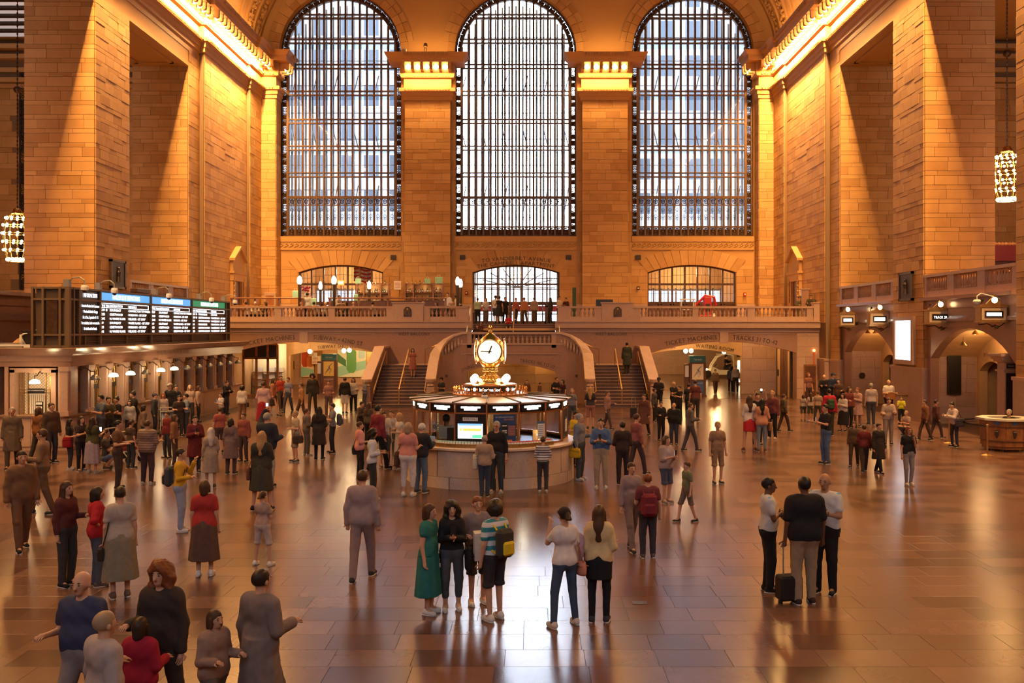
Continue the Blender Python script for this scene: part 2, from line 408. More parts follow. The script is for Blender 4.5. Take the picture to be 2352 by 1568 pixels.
for s, W, nm in ((-1, XL, 'left'), (1, XR, 'right')):
    def U(u): return W + s*u
    def bx(mb, u0, u1, y0, y1, z0, z1): a, b = sorted((U(u0), U(u1))); mb.box(a, b, y0, y1, z0, z1)
    wl = MB()
    for y0, y1 in ((-9, 22.05), (29.85, 33.4), (41.3, 44.75), (52.5, 54.2)): bx(wl, 0, 3.1, y0, y1, 0, 18.9)
    bx(wl, -0.28, 3.1, 54.2, 62.3, 0, 18.9); bx(wl, -0.48, 3.1, 62.3, 66.4, 0, 18.9); bx(wl, -1.5, 3.1, 65.0, 66.5, 4.4, 23.2)
    bx(wl, 0, 3.1, -9, 54.2, 18.9, 23.2); bx(wl, -0.28, 3.1, 54.2, 62.3, 18.9, 23.2); bx(wl, -0.48, 3.1, 62.3, 66.4, 18.9, 23.2)
    wall = struct('wall_'+nm, mb=wl, mat=M['joint']); walls[nm] = wall
    pl = MB(); 
    for y0, y1, e in ((29.85,33.4,0),(41.3,44.75,0),(52.5,54.2,0),(54.2,55.3,-.28)):      # marble plinths
        bx(pl, e-0.12, 3.2 if e == 0 else 0, y0-0.1, y1+0.1, 0, 2.35); bx(pl, e-0.16, 3.2 if e == 0 else 0, y0-0.14, y1+0.14, 2.3, 2.42)
    pl.build('plinth', M['marble_dull'], wall)
    pa = [(W, -8.5, -s, 0), (W, 54.2, -s, -1), (W-s*.28, 54.2, -s, -1), (W-s*.28, 62.3, -s, -1), (W-s*.48, 62.3, -s, -1),
          (W-s*.48, 65.0, -s, -1), (W-s*1.5, 65.0, -s, -1), (W-s*1.5, 66.2, -s, 0)]
    entablature(wall, pa)
    lin = MB(); bx(lin, -0.03, 0.1, -9, 54.2, 18.9, 20.12); bx(lin, -0.05, 0, -9, 54.2, 19.75, 20.0); lin.build('lintel', M['stone'], wall)
    # soffits of the openings with a framed coffer
    sf = MB()
    for y0, y1 in BAYS[1:]:
        bx(sf, 0, 3.1, y0, y1, 18.86, 18.9)
        for a, b, c, d in ((0.5,2.6,y0+.8,y0+1.0),(0.5,2.6,y1-1.0,y1-.8),(0.5,0.7,y0+.8,y1-.8),(2.4,2.6,y0+.8,y1-.8)): bx(sf, a, b, c, d, 18.78, 18.86)
        for a, b, c, d in ((0.3,2.8,y0+.55,y0+.62),(0.3,2.8,y1-.62,y1-.55)): bx(sf, a, b, c, d, 18.82, 18.86)
    sf.build('soffit', M['stone'], wall)
    # stones of the free faces; pier A is a pillar of its own
    pil = struct('pillar', 'stone-faced pier between the two tall side openings, '+('behind the departure board' if s < 0 else 'above the bright poster screen'), 'pillar'); 
    A = Ashlar(pil, M['ashlar'])
    A.face((U(3.1), 41.3) if s < 0 else (U(0), 41.3), (1,0), 3.1, 2.42, 18.9, (0,-1), 0.42, 0.2, 1.0, seed=3)
    A.face((W, 41.3), (0,1), 3.45, 2.42, 18.9, (-s,0), 0.42, 0.2, 0.9, seed=4)
    A.finish()
    B = Ashlar(wall, M['ashlar'])
    B.face((U(3.1), 52.5) if s < 0 else (U(0), 52.5), (1,0), 3.1, 5.4, 18.88, (0,-1), 0.45, 0.22, 1.0, seed=5)
    B.face((W, 52.5), (0,1), 1.65, 2.42, 19.9, (-s,0), 0.45, 0.22, 0.85, seed=6)
    B.face((W-s*.28, 54.3), (0,1), 0.95, 4.5, 20.1, (-s,0), 0.45, 0.22, 0.95, seed=7)
    B.face((W-s*.28, 55.25), (0,1), 7.0, 4.5, 20.1, (-s,0), 0.45, 0.22, 1.0, seed=8)
    B.face((W-s*.48, 62.35), (0,1), 2.6, 4.5, 20.1, (-s,0), 0.45, 0.22, 0.9, seed=9)
    B.face((W-s*.48, 65.0) if s < 0 else (W-s*1.5, 65.0), (1,0), 1.02, 4.5, 20.1, (0,-1), 0.45, 0.22, 0.95, seed=10)
    B.face((W-s*1.5, 65.0), (0,1), 1.2, 4.5, 20.1, (-s,0), 0.45, 0.22, 1.2, seed=11)
    B.face((W, 29.9), (0,1), 3.5, 2.42, 18.9, (-s,0), 0.42, 0.2, 0.9, seed=13)
    if s > 0: B.face((W, 33.4), (1,0), 3.1, 2.42, 18.9, (0,1), 0.42, 0.2, 0.9, seed=14)
    B.finish()
    # gallery behind: slab, end wall, outer wall, ceiling
    g = MB(); bx(g, 0.1, 12, 5, 54, 5.0, 5.45); gal = g.build('gallery_floor', M['marble_dull'], wall)
    e = MB(); bx(e, 3.1, 12.3, 53.2, 53.8, 0, 20.5); bx(e, 12, 12.3, 5, 53.8, 0, 20.5); ew = struct('wall_gallery', mb=e, mat=M['joint'])
    C = Ashlar(ew, M['ashlar'])
    gs = (U(12), 53.2) if s < 0 else (U(3.1), 53.2)
    hole = (lambda x, y, z: -29.0 < x < -26.4 and 6.3 < z < 18.7) if s < 0 else None
    C.face(gs, (1,0), 8.9, 5.45, 17.8, (0,-1), 0.6, 0.3, 1.1, seed=20, hole=hole); C.finish()
    cm = MB()
    for z, o in ((17.8,0.15),(18.1,0.35),(18.7,0.2),(19.4,0.45),(19.9,0.7)): bx(cm, 3.1, 12, 53.2-o, 53.3, z, z+0.25)
    bx(cm, 3.1, 12, 5, 53.3, 20.5, 20.8); cm.build('gallery_cornice', M['stone'], ew)
    # ground-level marble wall with the wide arches, recess behind each
    for bi, (y0, y1) in enumerate(BAYS):
        a = MB(); c = (y0+y1)/2; hw = (y1-y0)/2-0.35
        u0, u1 = sorted((U(0.12), U(0.5)))
        spandrel(a, 'x', c, hw, 2.85, 1.3, (y1-y0)/2, 4.45, u0, u1)
        bx(a, 0.02, 0.5, y0, y1, 4.45, 4.6); bx(a, 0.1, 0.5, y0, y1, 4.6, 5.0); bx(a, 0.04, 0.5, y0, y1, 5.0, 5.36)
        sp = a.build('arch_wall', M['marble'], wall)
        a = MB(); bx(a, -0.22, 0.5, y0+0.0, y1-0.0, 5.36, 5.5); a.build('ledge', M['marble'], wall)
        # recess
        r_ = MB(); bx(r_, 0.5, 6.0, y1-0.35, y1-0.05, 0, 4.6); bx(r_, 0.5, 6.0, y0+0.05, y0+0.35, 0, 4.6)
        bx(r_, 2.15, 2.5, y0+0.3, y1-3.0, 0, 4.9); bx(r_, 0.4, 6.0, y0, y1, 4.75, 4.95); bx(r_, 5.8, 6.0, y0, y1, 0, 4.7)
        u0, u1 = sorted((U(2.15), U(2.5))); spandrel(r_, 'x', y1-1.65, 1.05, 2.3, 0.45, 1.35, 4.8, u0, u1)
        u0, u1 = sorted((U(0.4), U(2.3))); rad = (hw*hw+1.3**2)/2.6; zc = 2.85+1.3-rad; t = math.asin(hw/rad)
        arc = [(c+(rad+.03)*math.sin(-t+2*t*i/14), zc+(rad+.03)*math.cos(-t+2*t*i/14)) for i in range(15)]
        arc2 = [(c+(rad+.3)*math.sin(-t+2*t*i/14), zc+(rad+.3)*math.cos(-t+2*t*i/14)) for i in range(15)]
        for i in range(14): r_.prism([arc[i],arc[i+1],arc2[i+1],arc2[i]], 'x', u0, u1)
        r_.build('recess', M['plaster'], wall)
        point('recess_light', (U(1.2), c+1.0, 3.6), 75, (1.0,0.58,0.24), 0.5)
        # marble panels of the recess end wall
        P_ = Ashlar(wall, M['marble_dull'], 'panel', 60)
        P_.face((U(0.52), y1-0.35) if s > 0 else (U(2.15), y1-0.35), (1,0), 1.6, 0.1, 3.1, (0,-1), 0.62, 0.62, 0.8, 0.03, seed=30+bi)
        P_.finish()

# ================================================================ BALUSTRADES
bal = MB()
bal.lathe([(0.062,0),(0.062,0.05),(0.035,0.07),(0.05,0.11),(0.082,0.2),(0.07,0.29),(0.034,0.4),(0.03,0.46),(0.05,0.49),(0.062,0.51),(0.062,0.56)],0,0,0,8)
baluster_me = bal.mesh('baluster', [M['marble_dull']], True)
def balustrade(owner, p0, p1, z, groups, peds, h=1.0, th=0.3, hb=0.56, step=0.225, rail=True):
    """straight run from p0 to p1 (x, y); groups: (a, b) ranges of balusters, peds: (a, b, extra) in metres along"""
    L = math.hypot(p1[0]-p0[0], p1[1]-p0[1]); ux, uy = (p1[0]-p0[0])/L, (p1[1]-p0[1])/L; rz = math.atan2(uy, ux)
    if rail:
        mb = MB(); mb.rbox(p0[0]+ux*L/2, p0[1]+uy*L/2, z+h-0.06, L, th+0.1, 0.12, rz); mb.build('rail', M['marble_dull'], owner)
        mb = MB(); mb.rbox(p0[0]+ux*L/2, p0[1]+uy*L/2, z+(h-0.12-hb)/2, L, th, h-0.12-hb, rz); mb.build('base_course', M['marble_dull'], owner)
    for a, b, ex in peds:
        mb = MB(); m = (a+b)/2; mb.rbox(p0[0]+ux*m, p0[1]+uy*m, z+(h+ex)/2, b-a, th+0.04+0.1*(ex>0), h+ex-0.005, rz); mb.build('pedestal', M['marble_dull'], owner)
        if ex > 0:
            mb = MB(); mb.rbox(p0[0]+ux*m, p0[1]+uy*m, z+h+ex, b-a+0.1, th+0.22, 0.07, rz); mb.build('cap', M['marble_dull'], owner)
    for a, b in groups:
        n = max(1, round((b-a)/step))
        for i in range(n):
            t = a + (b-a)*(i+.5)/n; obj('baluster', baluster_me, owner, (p0[0]+ux*t, p0[1]+uy*t, z+h-0.12-hb), None, (1,1,hb/0.56))
for s, W, nm in ((-1, XL, 'left'), (1, XR, 'right')):
    for bi, (y0, y1) in enumerate(BAYS[1:] if s > 0 else BAYS[2:]):
        far = y0 > 40
        t = thing('gallery_balustrade', 'marble balustrade of the %s gallery %s' % (nm, 'beyond the pier with the dark bronze plaque' if far else 'above the last track signs on this side'), 'balustrade', (0,0,0))
        L = y1-y0; q = L/3
        balustrade(t, (W+s*0.12, y0+0.02), (W+s*0.12, y1-0.02), 5.5, [(k*q+0.33, (k+1)*q-0.33) for k in range(3)], [(max(0,k*q-0.3), min(L-0.04,k*q+0.3), 0) for k in range(4)], 1.0, 0.26, 0.6, 0.21)

# ================================================================ WEST WALL
wb = MB(); CX = (-13.42, -1.07, 11.33)
HWD = (2.98, 3.06, 3.12)
WC = (-13.45, -1.1, 11.4)
# lower zone with three segmental arches
edges = [XL-0.5, -7.25, 5.17, XR+0.5]
for i, c in enumerate(CX):
    spandrel(wb, 'y', c, HWD[i], 8.15, 0.52, HWD[i], 10.62, 66.0, 66.7)
    for x0, x1 in ((edges[i], c-HWD[i]), (c+HWD[i], edges[i+1])): wb.box(x0, x1, 66.0, 66.7, 0 if 0 else 4.4, 10.62)
# piers beside the great windows and the wall over them
for i, c in enumerate(WC):
    x0, x1 = edges[i], edges[i+1]
    wb.box(x0, c-4.3, 66.05, 67.0, 10.62, 23.7); wb.box(c+4.3, x1, 66.05, 67.0, 10.62, 23.7)
    n = 20; arc = [(c-4.3*math.cos(PI*k/n), 23.7+4.3*math.sin(PI*k/n)) for k in range(n+1)]
    for p, q in zip(arc, arc[1:]): wb.prism([p, q, (q[0], 36), (p[0], 36)], 'y', 66.05, 67.0)
    wb.box(x0, c-4.3, 66.05, 67.0, 23.7, 36); wb.box(c+4.3, x1, 66.05, 67.0, 23.7, 36)
wall_back = struct('wall_back', mb=wb, mat=M['stone'])
S = Ashlar(wall_back, M['ashlar'])
for pc in (-7.25, 5.17):
    pb = MB(); pb.box(pc-1.58, pc+1.58, 65.55, 66.05, 4.45, 23.2); pb.build('pier_core', M['joint'], wall_back)
    S.face((pc-1.6, 65.55), (1,0), 3.2, 5.2, 20.1, (0,-1), 0.48, 0.24, 1.05, 0.05, seed=int(pc*10))
    for q in (-1, 1): S.face((pc+q*1.76-0.15, 66.0), (1,0), 0.32, 4.5, 23.2, (0,-1), 0.72, 0.72, 1, 0.04, seed=3)
    entablature(wall_back, [(pc-1.6, 66.05, -1, 0), (pc-1.6, 65.55, -1, -1), (pc+1.6, 65.55, 1, -1), (pc+1.6, 66.05, 1, 0)])
for i, c in enumerate(CX):
    def hole(x, y, z, c=c, hw=HWD[i]): return abs(x-c) < hw+1.15 and z < 9.35
    S.face((WC[i]-4.3, 66.0), (1,0), 8.6, 4.5, 9.3, (0,-1), 0.48, 0.48, 1.0, 0.04, hole=hole, seed=50+i)
    # fan of long voussoirs over the arch
    hw = HWD[i]; rise = 0.52; rad = (hw*hw+rise*rise)/(2*rise); zc = 8.15+rise-rad; t = math.asin(hw/rad); n = 13
    for k in range(n):
        a0, a1 = -t+2*t*k/n+0.001, -t+2*t*(k+1)/n-0.001
        r1 = rad+1.25-0.35*abs(k-6)/6
        mb = MB(); mb.prism([(c+rad*math.sin(a0), zc+rad*math.cos(a0)), (c+rad*math.sin(a1), zc+rad*math.cos(a1)), (c+r1*math.sin(a1)*1.0+(a1)*1.2, zc+r1*math.cos(a1)), (c+r1*math.sin(a0)+(a0)*1.2, zc+r1*math.cos(a0))], 'y', 65.93, 66.05)
        mb.build('voussoir', M['ashlar'], wall_back)
    # jamb stones beside the opening
    S.face((c-hw-1.15, 66.0), (1,0), 1.13, 4.5, 8.6, (0,-1), 0.48, 0.48, 1.2, 0.05, seed=60+i)
    S.face((c+hw+0.02, 66.0), (1,0), 1.13, 4.5, 8.6, (0,-1), 0.48, 0.48, 1.2, 0.05, seed=70+i)
    # carved running-wave band, sill course
    w_ = WC[i]; mb = MB(); mb.box(w_-4.3, w_+4.3, 65.9, 66.05, 10.3, 10.68); mb.box(w_-4.3, w_+4.3, 65.96, 66.05, 9.86, 10.3); mb.box(w_-4.3, w_+4.3, 65.9, 66.05, 9.72, 9.86); mb.build('sill_course', M['stone'], wall_back)
    mb = MB(); k = -4.15
    while k < 4.15:
        pts = [(w_+k+0.13*math.cos(a)*(1-a/9), 65.93, 10.08+0.13*math.sin(a)*(1-a/9)) for a in [j*0.8 for j in range(8)]]
        mb.tube([(w_+k-0.18, 65.93, 9.92)] + pts[::1], 0.036, 4, False); k += 0.36
    mb.build('wave_band', M['stone'], wall_back, kind='stuff')
    # archivolt stones round the great window
    n = 22
    for k in range(n):
        a0, a1 = PI*k/n+0.003, PI*(k+1)/n-0.003
        for r0, r1, yy in ((4.28, 4.78, 65.88), (4.8, 5.2, 65.96)):
            if r0 > 4.5 and abs(math.cos((a0+a1)/2)) > 0.985: continue
            mb = MB(); mb.prism([(w_-r0*math.cos(a0), 23.7+r0*math.sin(a0)), (w_-r0*math.cos(a1), 23.7+r0*math.sin(a1)), (w_-r1*math.cos(a1), 23.7+r1*math.sin(a1)), (w_-r1*math.cos(a0), 23.7+r1*math.sin(a0))], 'y', yy, 66.1)
            mb.build('voussoir', M['ashlar'], wall_back)
S.finish()
# marble wainscot on the balcony level
mb = MB()
for i, c in enumerate(CX):
    for x0, x1 in ((edges[i]+1.2, c-HWD[i]-0.02), (c+HWD[i]+0.02, edges[i+1]-1.2)): mb.box(x0, x1, 65.86, 66.0, 4.45, 5.9)
for pc in (-7.25, 5.17): mb.box(pc-1.66, pc+1.66, 65.42, 66.0, 4.45, 5.5)
mb.build('wainscot', M['marble_dull'], wall_back)
# little square vents
vm = MB(); vm.box(-0.19,0.19,-0.03,0.05,-0.17,0.17); vm.box(-0.14,0.14,-0.05,0,-0.12,0.12)
vme = vm.mesh('wall_vent', [M['bronze_black']])
for px_, wh in ((903,'left end of the first arched doorway'),(1062,'left of the carved avenue lettering'),(1306,'right of the carved avenue lettering'),(1466,'beside the restaurant-side doorway on the far right bay')):
    o = obj('wall_vent', vme, None, (PX(px_, 65.9), 65.93, PZ(591, 65.9))); tagged(o, 'small square dark vent, '+wh, 'vent', 'square wall vents above the balcony')

# ================================================================ VAULT
v = MB(); n = 40
for k in range(n):
    a0, a1 = PI*k/n, PI*(k+1)/n; v.cur = 1 if 8 < k < n-9 else 0
    P_ = lambda a, e: (AX+0.1-(18.3+e)*math.cos(a), 23.2+(11.5+e)*math.sin(a))
    v.prism([P_(a0,0), P_(a1,0), P_(a1,0.4), P_(a0,0.4)], 'y', -9, 67)
ceiling = struct('ceiling', mb=v, mat=[M['stone'], mat('ceiling_blue_green', (0.05,0.13,0.12), 0.8)], smooth=False)
for s in (-1, 1):
    rel = MB(); band = MB()
    for (ya, yb, e) in ((61.2,61.4,.12),(61.5,61.6,.08),(62.3,62.5,.15),(64.0,64.15,.15),(64.3,64.4,.1),(65.5,65.7,.12),(57.2,57.4,.1),(57.6,57.7,.1)):
        for k in range(14):
            a0, a1 = 0.03+k*0.08, 0.03+(k+1)*0.08
            q = lambda a, d: (AX+0.1+s*(18.3-d)*math.cos(a), 23.2+(11.5-d)*math.sin(a))
            band.prism([q(a0,-.05), q(a1,-.05), q(a1,e), q(a0,e)], 'y', ya, yb)
    band.build('rib_moulding', M['stone'], ceiling)
    for k in range(420):
        a = 0.04 + R.random()*0.9; y = R.choice((R.gauss(63.2,0.28), R.gauss(65.0,0.18)))
        d = 0.03; x, z = AX+0.1+s*(18.3-d)*math.cos(a), 23.2+(11.5-d)*math.sin(a)
        r = R.uniform(0.06, 0.16); rel.ball(x, y, z, r*0.9, r*R.uniform(.5,1.3), r*R.uniform(.7,1.4), 6, 4)
    rel.build('carved_fruit_relief', M['stone'], ceiling, kind='stuff')
# the east end behind the camera, window openings with bars sized to cut the daylight
e = MB(); xs = [XL-4, -17.75, -9.15, -5.4, 3.2, 7.1, 15.7, XR+4]
for i in range(0, 7, 2): e.box(xs[i], xs[i+1], -9.6, -9, 0, 36)
for i in range(1, 7, 2):
    e.box(xs[i], xs[i+1], -9.6, -9, 0, 10.6); e.box(xs[i], xs[i+1], -9.6, -9, 25, 36)
    for k in range(8): x = xs[i]+(xs[i+1]-xs[i])*k/7; e.box(x-.15, x+.15, -9.3, -9.1, 10.6, 25)
    for k in range(8): e.box(xs[i], xs[i+1], -9.3, -9.1, 11.4+1.9*k, 11.9+1.9*k)
struct('wall_front', mb=e, mat=M['stone'])

# ================================================================ GREAT WINDOWS
def rosette(dense):
    mb = MB(); 
    def ring(r, t, n=12):
        pts = [(r*math.cos(2*PI*i/n), 0, r*math.sin(2*PI*i/n)) for i in range(n+1)]; mb.tube(pts, t, 4, False)
    ring(0.15, 0.022)
    mb.ball(0,0,0,0.06,0.04,0.06,6,4)
    for i in range(8):
        a = 2*PI*i/8; mb.ball(0.10*math.cos(a), 0, 0.10*math.sin(a), 0.035, 0.02, 0.035, 4, 3)
    for sx in (-1,1):
        for sz in (-1,1):
            pts = [(sx*(0.15+0.05*math.cos(a)), 0, sz*(0.15+0.05*math.sin(a))) for a in (-2.4,-1.4,-0.4,0.6,1.6)]; mb.tube(pts, 0.018, 4, False)
    for z in (-0.225, 0.225): mb.box(-0.23,0.23,-0.02,0.02,z-0.015,z+0.015)
    if dense:
        for i in range(8):
            a = 2*PI*i/8+.4; mb.ball(0.17*math.cos(a), 0.01, 0.17*math.sin(a), 0.05, 0.02, 0.03, 5, 3)
        for k in range(-2,3): mb.box(k*0.09-0.012,k*0.09+0.012,0.01,0.03,-0.23,0.23); mb.box(-0.23,0.23,0.01,0.03,k*0.09-0.012,k*0.09+0.012)
        mb.cur = 1; mb.box(-0.23,0.23,0.05,0.07,-0.23,0.10); mb.cur = 0
    return mb.mesh('ornament', [M['bronze'], M['bronze_black']], False)
ros, ros_d = rosette(False), rosette(True)
scr = MB(); scr.tube([(0,0,-0.7),(0,0,0.55)], 0.012, 4)
for zc in (0.42, -0.02, -0.2):
    for sx in (-1,1):
        scr.tube([(sx*(0.02+0.10*math.sin(a*0.9)), 0, zc+0.09*math.cos(a)) for a in (0,0.8,1.6,2.4,3.2,4.0)], 0.014, 4, False)
scr.ball(0,0,0.33,0.03,0.02,0.045,6,4); scr.ball(0,0,-0.2,0.04,0.02,0.04,6,4); scroll_me = scr.mesh('scroll', [M['bronze_black']])
ZT = [13.5, 15.1, 17.0, 18.9, 20.9, 22.8, 24.6, 26.35]
pane_cache = {}
for wi, c in enumerate(WC):
    win = struct('window_%d' % (wi+1)); Yg = 66.6; RI = 3.84; Z0 = 23.7
    def top(dx): return Z0 + math.sqrt(max(0, RI*RI-dx*dx))
    fr = MB()                                       # outer and inner frame bars
    for r in (4.24, RI+0.04):
        pts = [(c-r, Yg, 10.7)] + [(c-r*math.cos(PI*k/24), Yg, Z0+r*math.sin(PI*k/24)) for k in range(25)] + [(c+r, Yg, 10.7)]
        for p, q in zip(pts, pts[1:]):
            dx, dz = q[0]-p[0], q[2]-p[2]; L = math.hypot(dx, dz); nx, nz = -dz/L*0.05, dx/L*0.05
            fr.prism([(p[0]-nx,p[2]-nz),(q[0]-nx,q[2]-nz),(q[0]+nx,q[2]+nz),(p[0]+nx,p[2]+nz)], 'y', Yg-0.15, Yg+0.15)
    fr.box(c-4.3, c+4.3, Yg-0.15, Yg+0.15, 10.66, 10.78)
    fr.build('frame', M['bronze'], win)
    xs = [c-3.81+i*0.508 for i in range(16)]
    for x in xs:
        zt = top(x-c); mb = MB(); mb.box(x-0.07, x+0.07, Yg-0.10, Yg+0.14, 10.75, zt); mb.cur = 1; mb.box(x-0.018, x+0.018, Yg-0.16, Yg-0.10, 10.75, zt)
        mb.build('mullion', [M['bronze'], M['bronze_rim']], win)
    for z in ZT:
        for dz in ((-0.14, 0.14) if z > 14 else (0,)):
            zz = z+dz; hw = 3.84 if zz < Z0 else math.sqrt(RI*RI-(zz-Z0)**2)
            mb = MB(); hh = 0.045 if z > 14 else 0.09; mb.box(c-hw, c+hw, Yg-0.12, Yg+0.1, zz-hh, zz+hh); mb.cur = 1; mb.box(c-hw, c+hw, Yg-0.15, Yg-0.12, zz-0.02, zz+0.02)
            mb.build('transom', [M['bronze'], M['bronze_rim']], win)
    mb = MB(); mb.box(c-3.84, c+3.84, Yg-0.12, Yg+0.1, 12.92, 12.98); mb.box(c-3.84, c+3.84, Yg-0.12, Yg+0.1, 11.36, 11.46); mb.build('transom', M['bronze'], win)
    for i in range(15):
        x = (xs[i]+xs[i+1])/2
        for j, (za, zb) in enumerate(zip([11.46]+ZT, [13.4]+ZT[1:]+[29])):
            tl, tr = top(xs[i]+.07-c), top(xs[i+1]-.07-c)
            if j: za += 0.17 if j > 1 else 0.09
            zb -= 0.17
            if min(tl, tr, zb) <= za+0.05: continue
            a, b = min(tl, zb), min(tr, zb); key = (round(b-za,3), round(a-za,3))
            if key not in pane_cache:
                mb = MB(); mb.prism([(-.184,0),(.184,0),(.184,b-za),(-.184,a-za)], 'y', -0.006, 0.006); pane_cache[key] = mb.mesh('pane', [M['glass']])
            obj('pane', pane_cache[key], win, (x, Yg+0.05, za))
        obj('ornament', ros_d, win, (x, Yg-0.04, 11.08), None, (1,1,1.3))
        obj('ornament', ros, win, (x, Yg-0.04, 13.2), None, (0.9,1,1.0))
        obj('scroll', scroll_me, win, (x, Yg-0.02, 12.2))
    for q in (-1, 1):
        z = 10.98; k = 0
        while z < Z0:
            obj('ornament', ros if k > 1 and k % 3 == 1 else ros_d, win, (c+q*4.04, Yg-0.04, z), None, (0.9,1,1)); z += 0.46; k += 1
    for k in range(27):
        a = PI*(k+.5)/27; obj('ornament', ros_d, win, (c-4.04*math.cos(a), Yg-0.04, Z0+4.04*math.sin(a)), (0, a-PI/2, 0), (1,1,0.85))
    # the second skin of the window with its catwalks
    cw = MB(); Y2 = 68.3
    for i in range(17): 
        x = c-4.0+i*0.5; cw.box(x-0.065, x+0.065, Y2, Y2+0.15, 10.2, Z0+math.sqrt(max(0,16.3-(x-c)**2)))
        if i % 3 == 0: cw.tube([(x, Y2-0.1, 12.6), (x+0.35, Y2-0.1, 14.6)], 0.04, 4); cw.tube([(x+.35, Y2-0.1, 17.3), (x, Y2-0.1, 18.7)], 0.04, 4); cw.tube([(x, Y2-0.1, 21.2), (x+.35, Y2-0.1, 22.6)], 0.04, 4)
    cf = MB()
    for z in (13.5, 17.0, 20.9, 24.6): cf.box(c-4.2, c+4.2, 67.1, Y2, z-0.05, z)
    cf.build('catwalk_floor', M['catwalk_glass'], win)
    for z in (14.3, 16.1, 18.0, 19.9, 21.9, 23.7, 25.4, 26.9): cw.box(c-4.1, c+4.1, Y2, Y2+0.06, z-0.022, z+0.022)
    cw.build('catwalk', M['steel'], win)

# arched doorways on the balcony
for wi, c in enumerate(CX):
    hw = HWD[wi]; d = struct('door_%d' % (wi+1)); Yd = 66.35; rise = 0.52; rad = (hw*hw+rise*rise)/(2*rise); zc = 8.15+rise-rad
    def top(x): return zc+math.sqrt(rad*rad-(x-c)**2)
    xs = [c-hw+2*hw*i/7 for i in range(8)]
    for x in xs: mb = MB(); xx = min(max(x, c-hw+.05), c+hw-.05); mb.box(xx-0.06, xx+0.06, Yd-0.08, Yd+0.08, 4.45, top(xx)); mb.build('mullion', M['bronze'], d)
    for z in (6.0, 7.32): mb = MB(); mb.box(c-hw, c+hw, Yd-0.09, Yd+0.08, z-0.07, z+0.07); mb.build('transom', M['bronze'], d)
    mb = MB(); pts = [(c-hw+2*hw*i/14, Yd, top(c-hw+2*hw*i/14)-0.04) for i in range(15)]; mb.tube(pts, 0.06, 4); mb.build('arch_frame', M['bronze'], d)
    for i in range(7):
        x0, x1 = xs[i]+.06, xs[i+1]-.06; xm = (x0+x1)/2
        for z0, z1 in ((6.07, 7.25), (7.39, None)):
            a, b = (z1, z1) if z1 else (top(x0)-.05, top(x1)-.05)
            mb = MB(); mb.prism([(x0,z0),(x1,z0),(x1,b),(x0,a)], 'y', Yd, Yd+0.012); mb.build('pane', M['glass'], d)
            mb = MB(); 
            for k in (1,2): xk = x0+(x1-x0)*k/3; mb.box(xk-0.012, xk+0.012, Yd-0.03, Yd, z0, min(a,b)-0.0)
            zz = z0+(min(a,b)-z0)*0.5; mb.box(x0, x1, Yd-0.03, Yd, zz-0.012, zz+0.012); mb.build('glazing_bar', M['bronze_black'], d)
        leaf = MB(); lm = M['wood_dark'] if wi != 1 else M['bronze']
        for a, b, e, f in ((x0,x0+.09,4.47,5.93),(x1-.09,x1,4.47,5.93),(x0,x1,4.47,4.72),(x0,x1,5.83,5.93)): leaf.box(a, b, Yd-0.04, Yd+0.04, e, f)
        if wi == 2: leaf.box(x0+.09, x1-.09, Yd-0.01, Yd+0.01, 4.72, 5.83)
        for k in (1,2): xk = x0+.09+(x1-x0-.18)*k/3; leaf.box(xk-0.015, xk+0.015, Yd-0.03, Yd+0.03, 4.72, 5.83)
        leaf.build('door_leaf', lm, d)
        if wi != 2: mb = MB(); mb.box(x0+.09, x1-.09, Yd+0.0, Yd+0.012, 4.72, 5.83); mb.build('pane', M['glass'], d)
    # vestibule behind: side walls, ceiling, street-side glazing
    v_ = MB(); v_.box(c-hw-0.4, c-hw-0.1, 66.7, 72, 4.2, 9.4); v_.box(c+hw+0.1, c+hw+0.4, 66.7, 72, 4.2, 9.4); v_.box(c-hw-0.4, c+hw+0.4, 66.7, 72, 8.9, 9.2); v_.box(c-hw-0.4, c+hw+0.4, 66.0, 73, 4.2, 4.44)
    if wi != 1: v_.box(c-hw-0.4, c+hw+0.4, 71.7, 72, 7.1, 9.0); 
    v_.build('vestibule', M['plaster'], d)
    g_ = MB(); 
    for i in range(12): x = c-hw+2*hw*i/11; g_.box(x-0.05, x+0.05, 71.5, 71.6, 4.4, 7.3 if wi != 1 else 8.9)
    for z in (5.3, 6.2, 7.2) + ((8.0,) if wi == 1 else ()): g_.box(c-hw, c+hw, 71.5, 71.6, z-0.04, z+0.04)
    if wi == 1:
        for k in range(9): a = PI*k/8; g_.tube([(c,71.45,7.3),(c+2.9*math.cos(a),71.45,7.3+1.6*math.sin(a))], 0.04, 4)
    g_.build('street_glazing', M['grey'], d)
    mb = MB(); mb.box(c-hw, c+hw, 72.2, 72.3, 5.5, 5.95); mb.build('awning_band', mat('red_band_%d' % wi, (0.55,0.03,0.03), 0.6), d)
    point('vestibule_light', (c, 69.5, 8.4), 380 if wi != 1 else 90, (1.0,0.66,0.33), 0.15)

# ================================================================ BUILDINGS ACROSS THE STREET
fac = mat('street_facade', (0.55,0.60,0.68), 0.8, var=0.1, scale=0.4); fgl = mat('facade_glass', (0.10,0.13,0.17), 0.2)
for x0, x1, y, h_, side in ((-44,-10.5,96,62,'left'),(7.5,42,98,56,'right')):
    t = thing('office_building', 'pale grey-blue office building seen through the %s great window' % side, 'building', ((x0+x1)/2,y,0)); L = x1-x0
    mb = MB(); mb.box(-L/2,L/2,0,12,0,h_); mb.build('wall', fac, t); wm = MB(); wm.box(-.75,.75,-.06,.1,0,2.2); wm.cur = 1; wm.box(-.9,.9,-.12,0,-.2,0); me = wm.mesh('window', [fgl, fac])
    for i in range(int(L/2.6)):
        for j in range(12): obj('window', me, t, (-L/2+1.6+2.6*i, 0, 9+3.6*j))
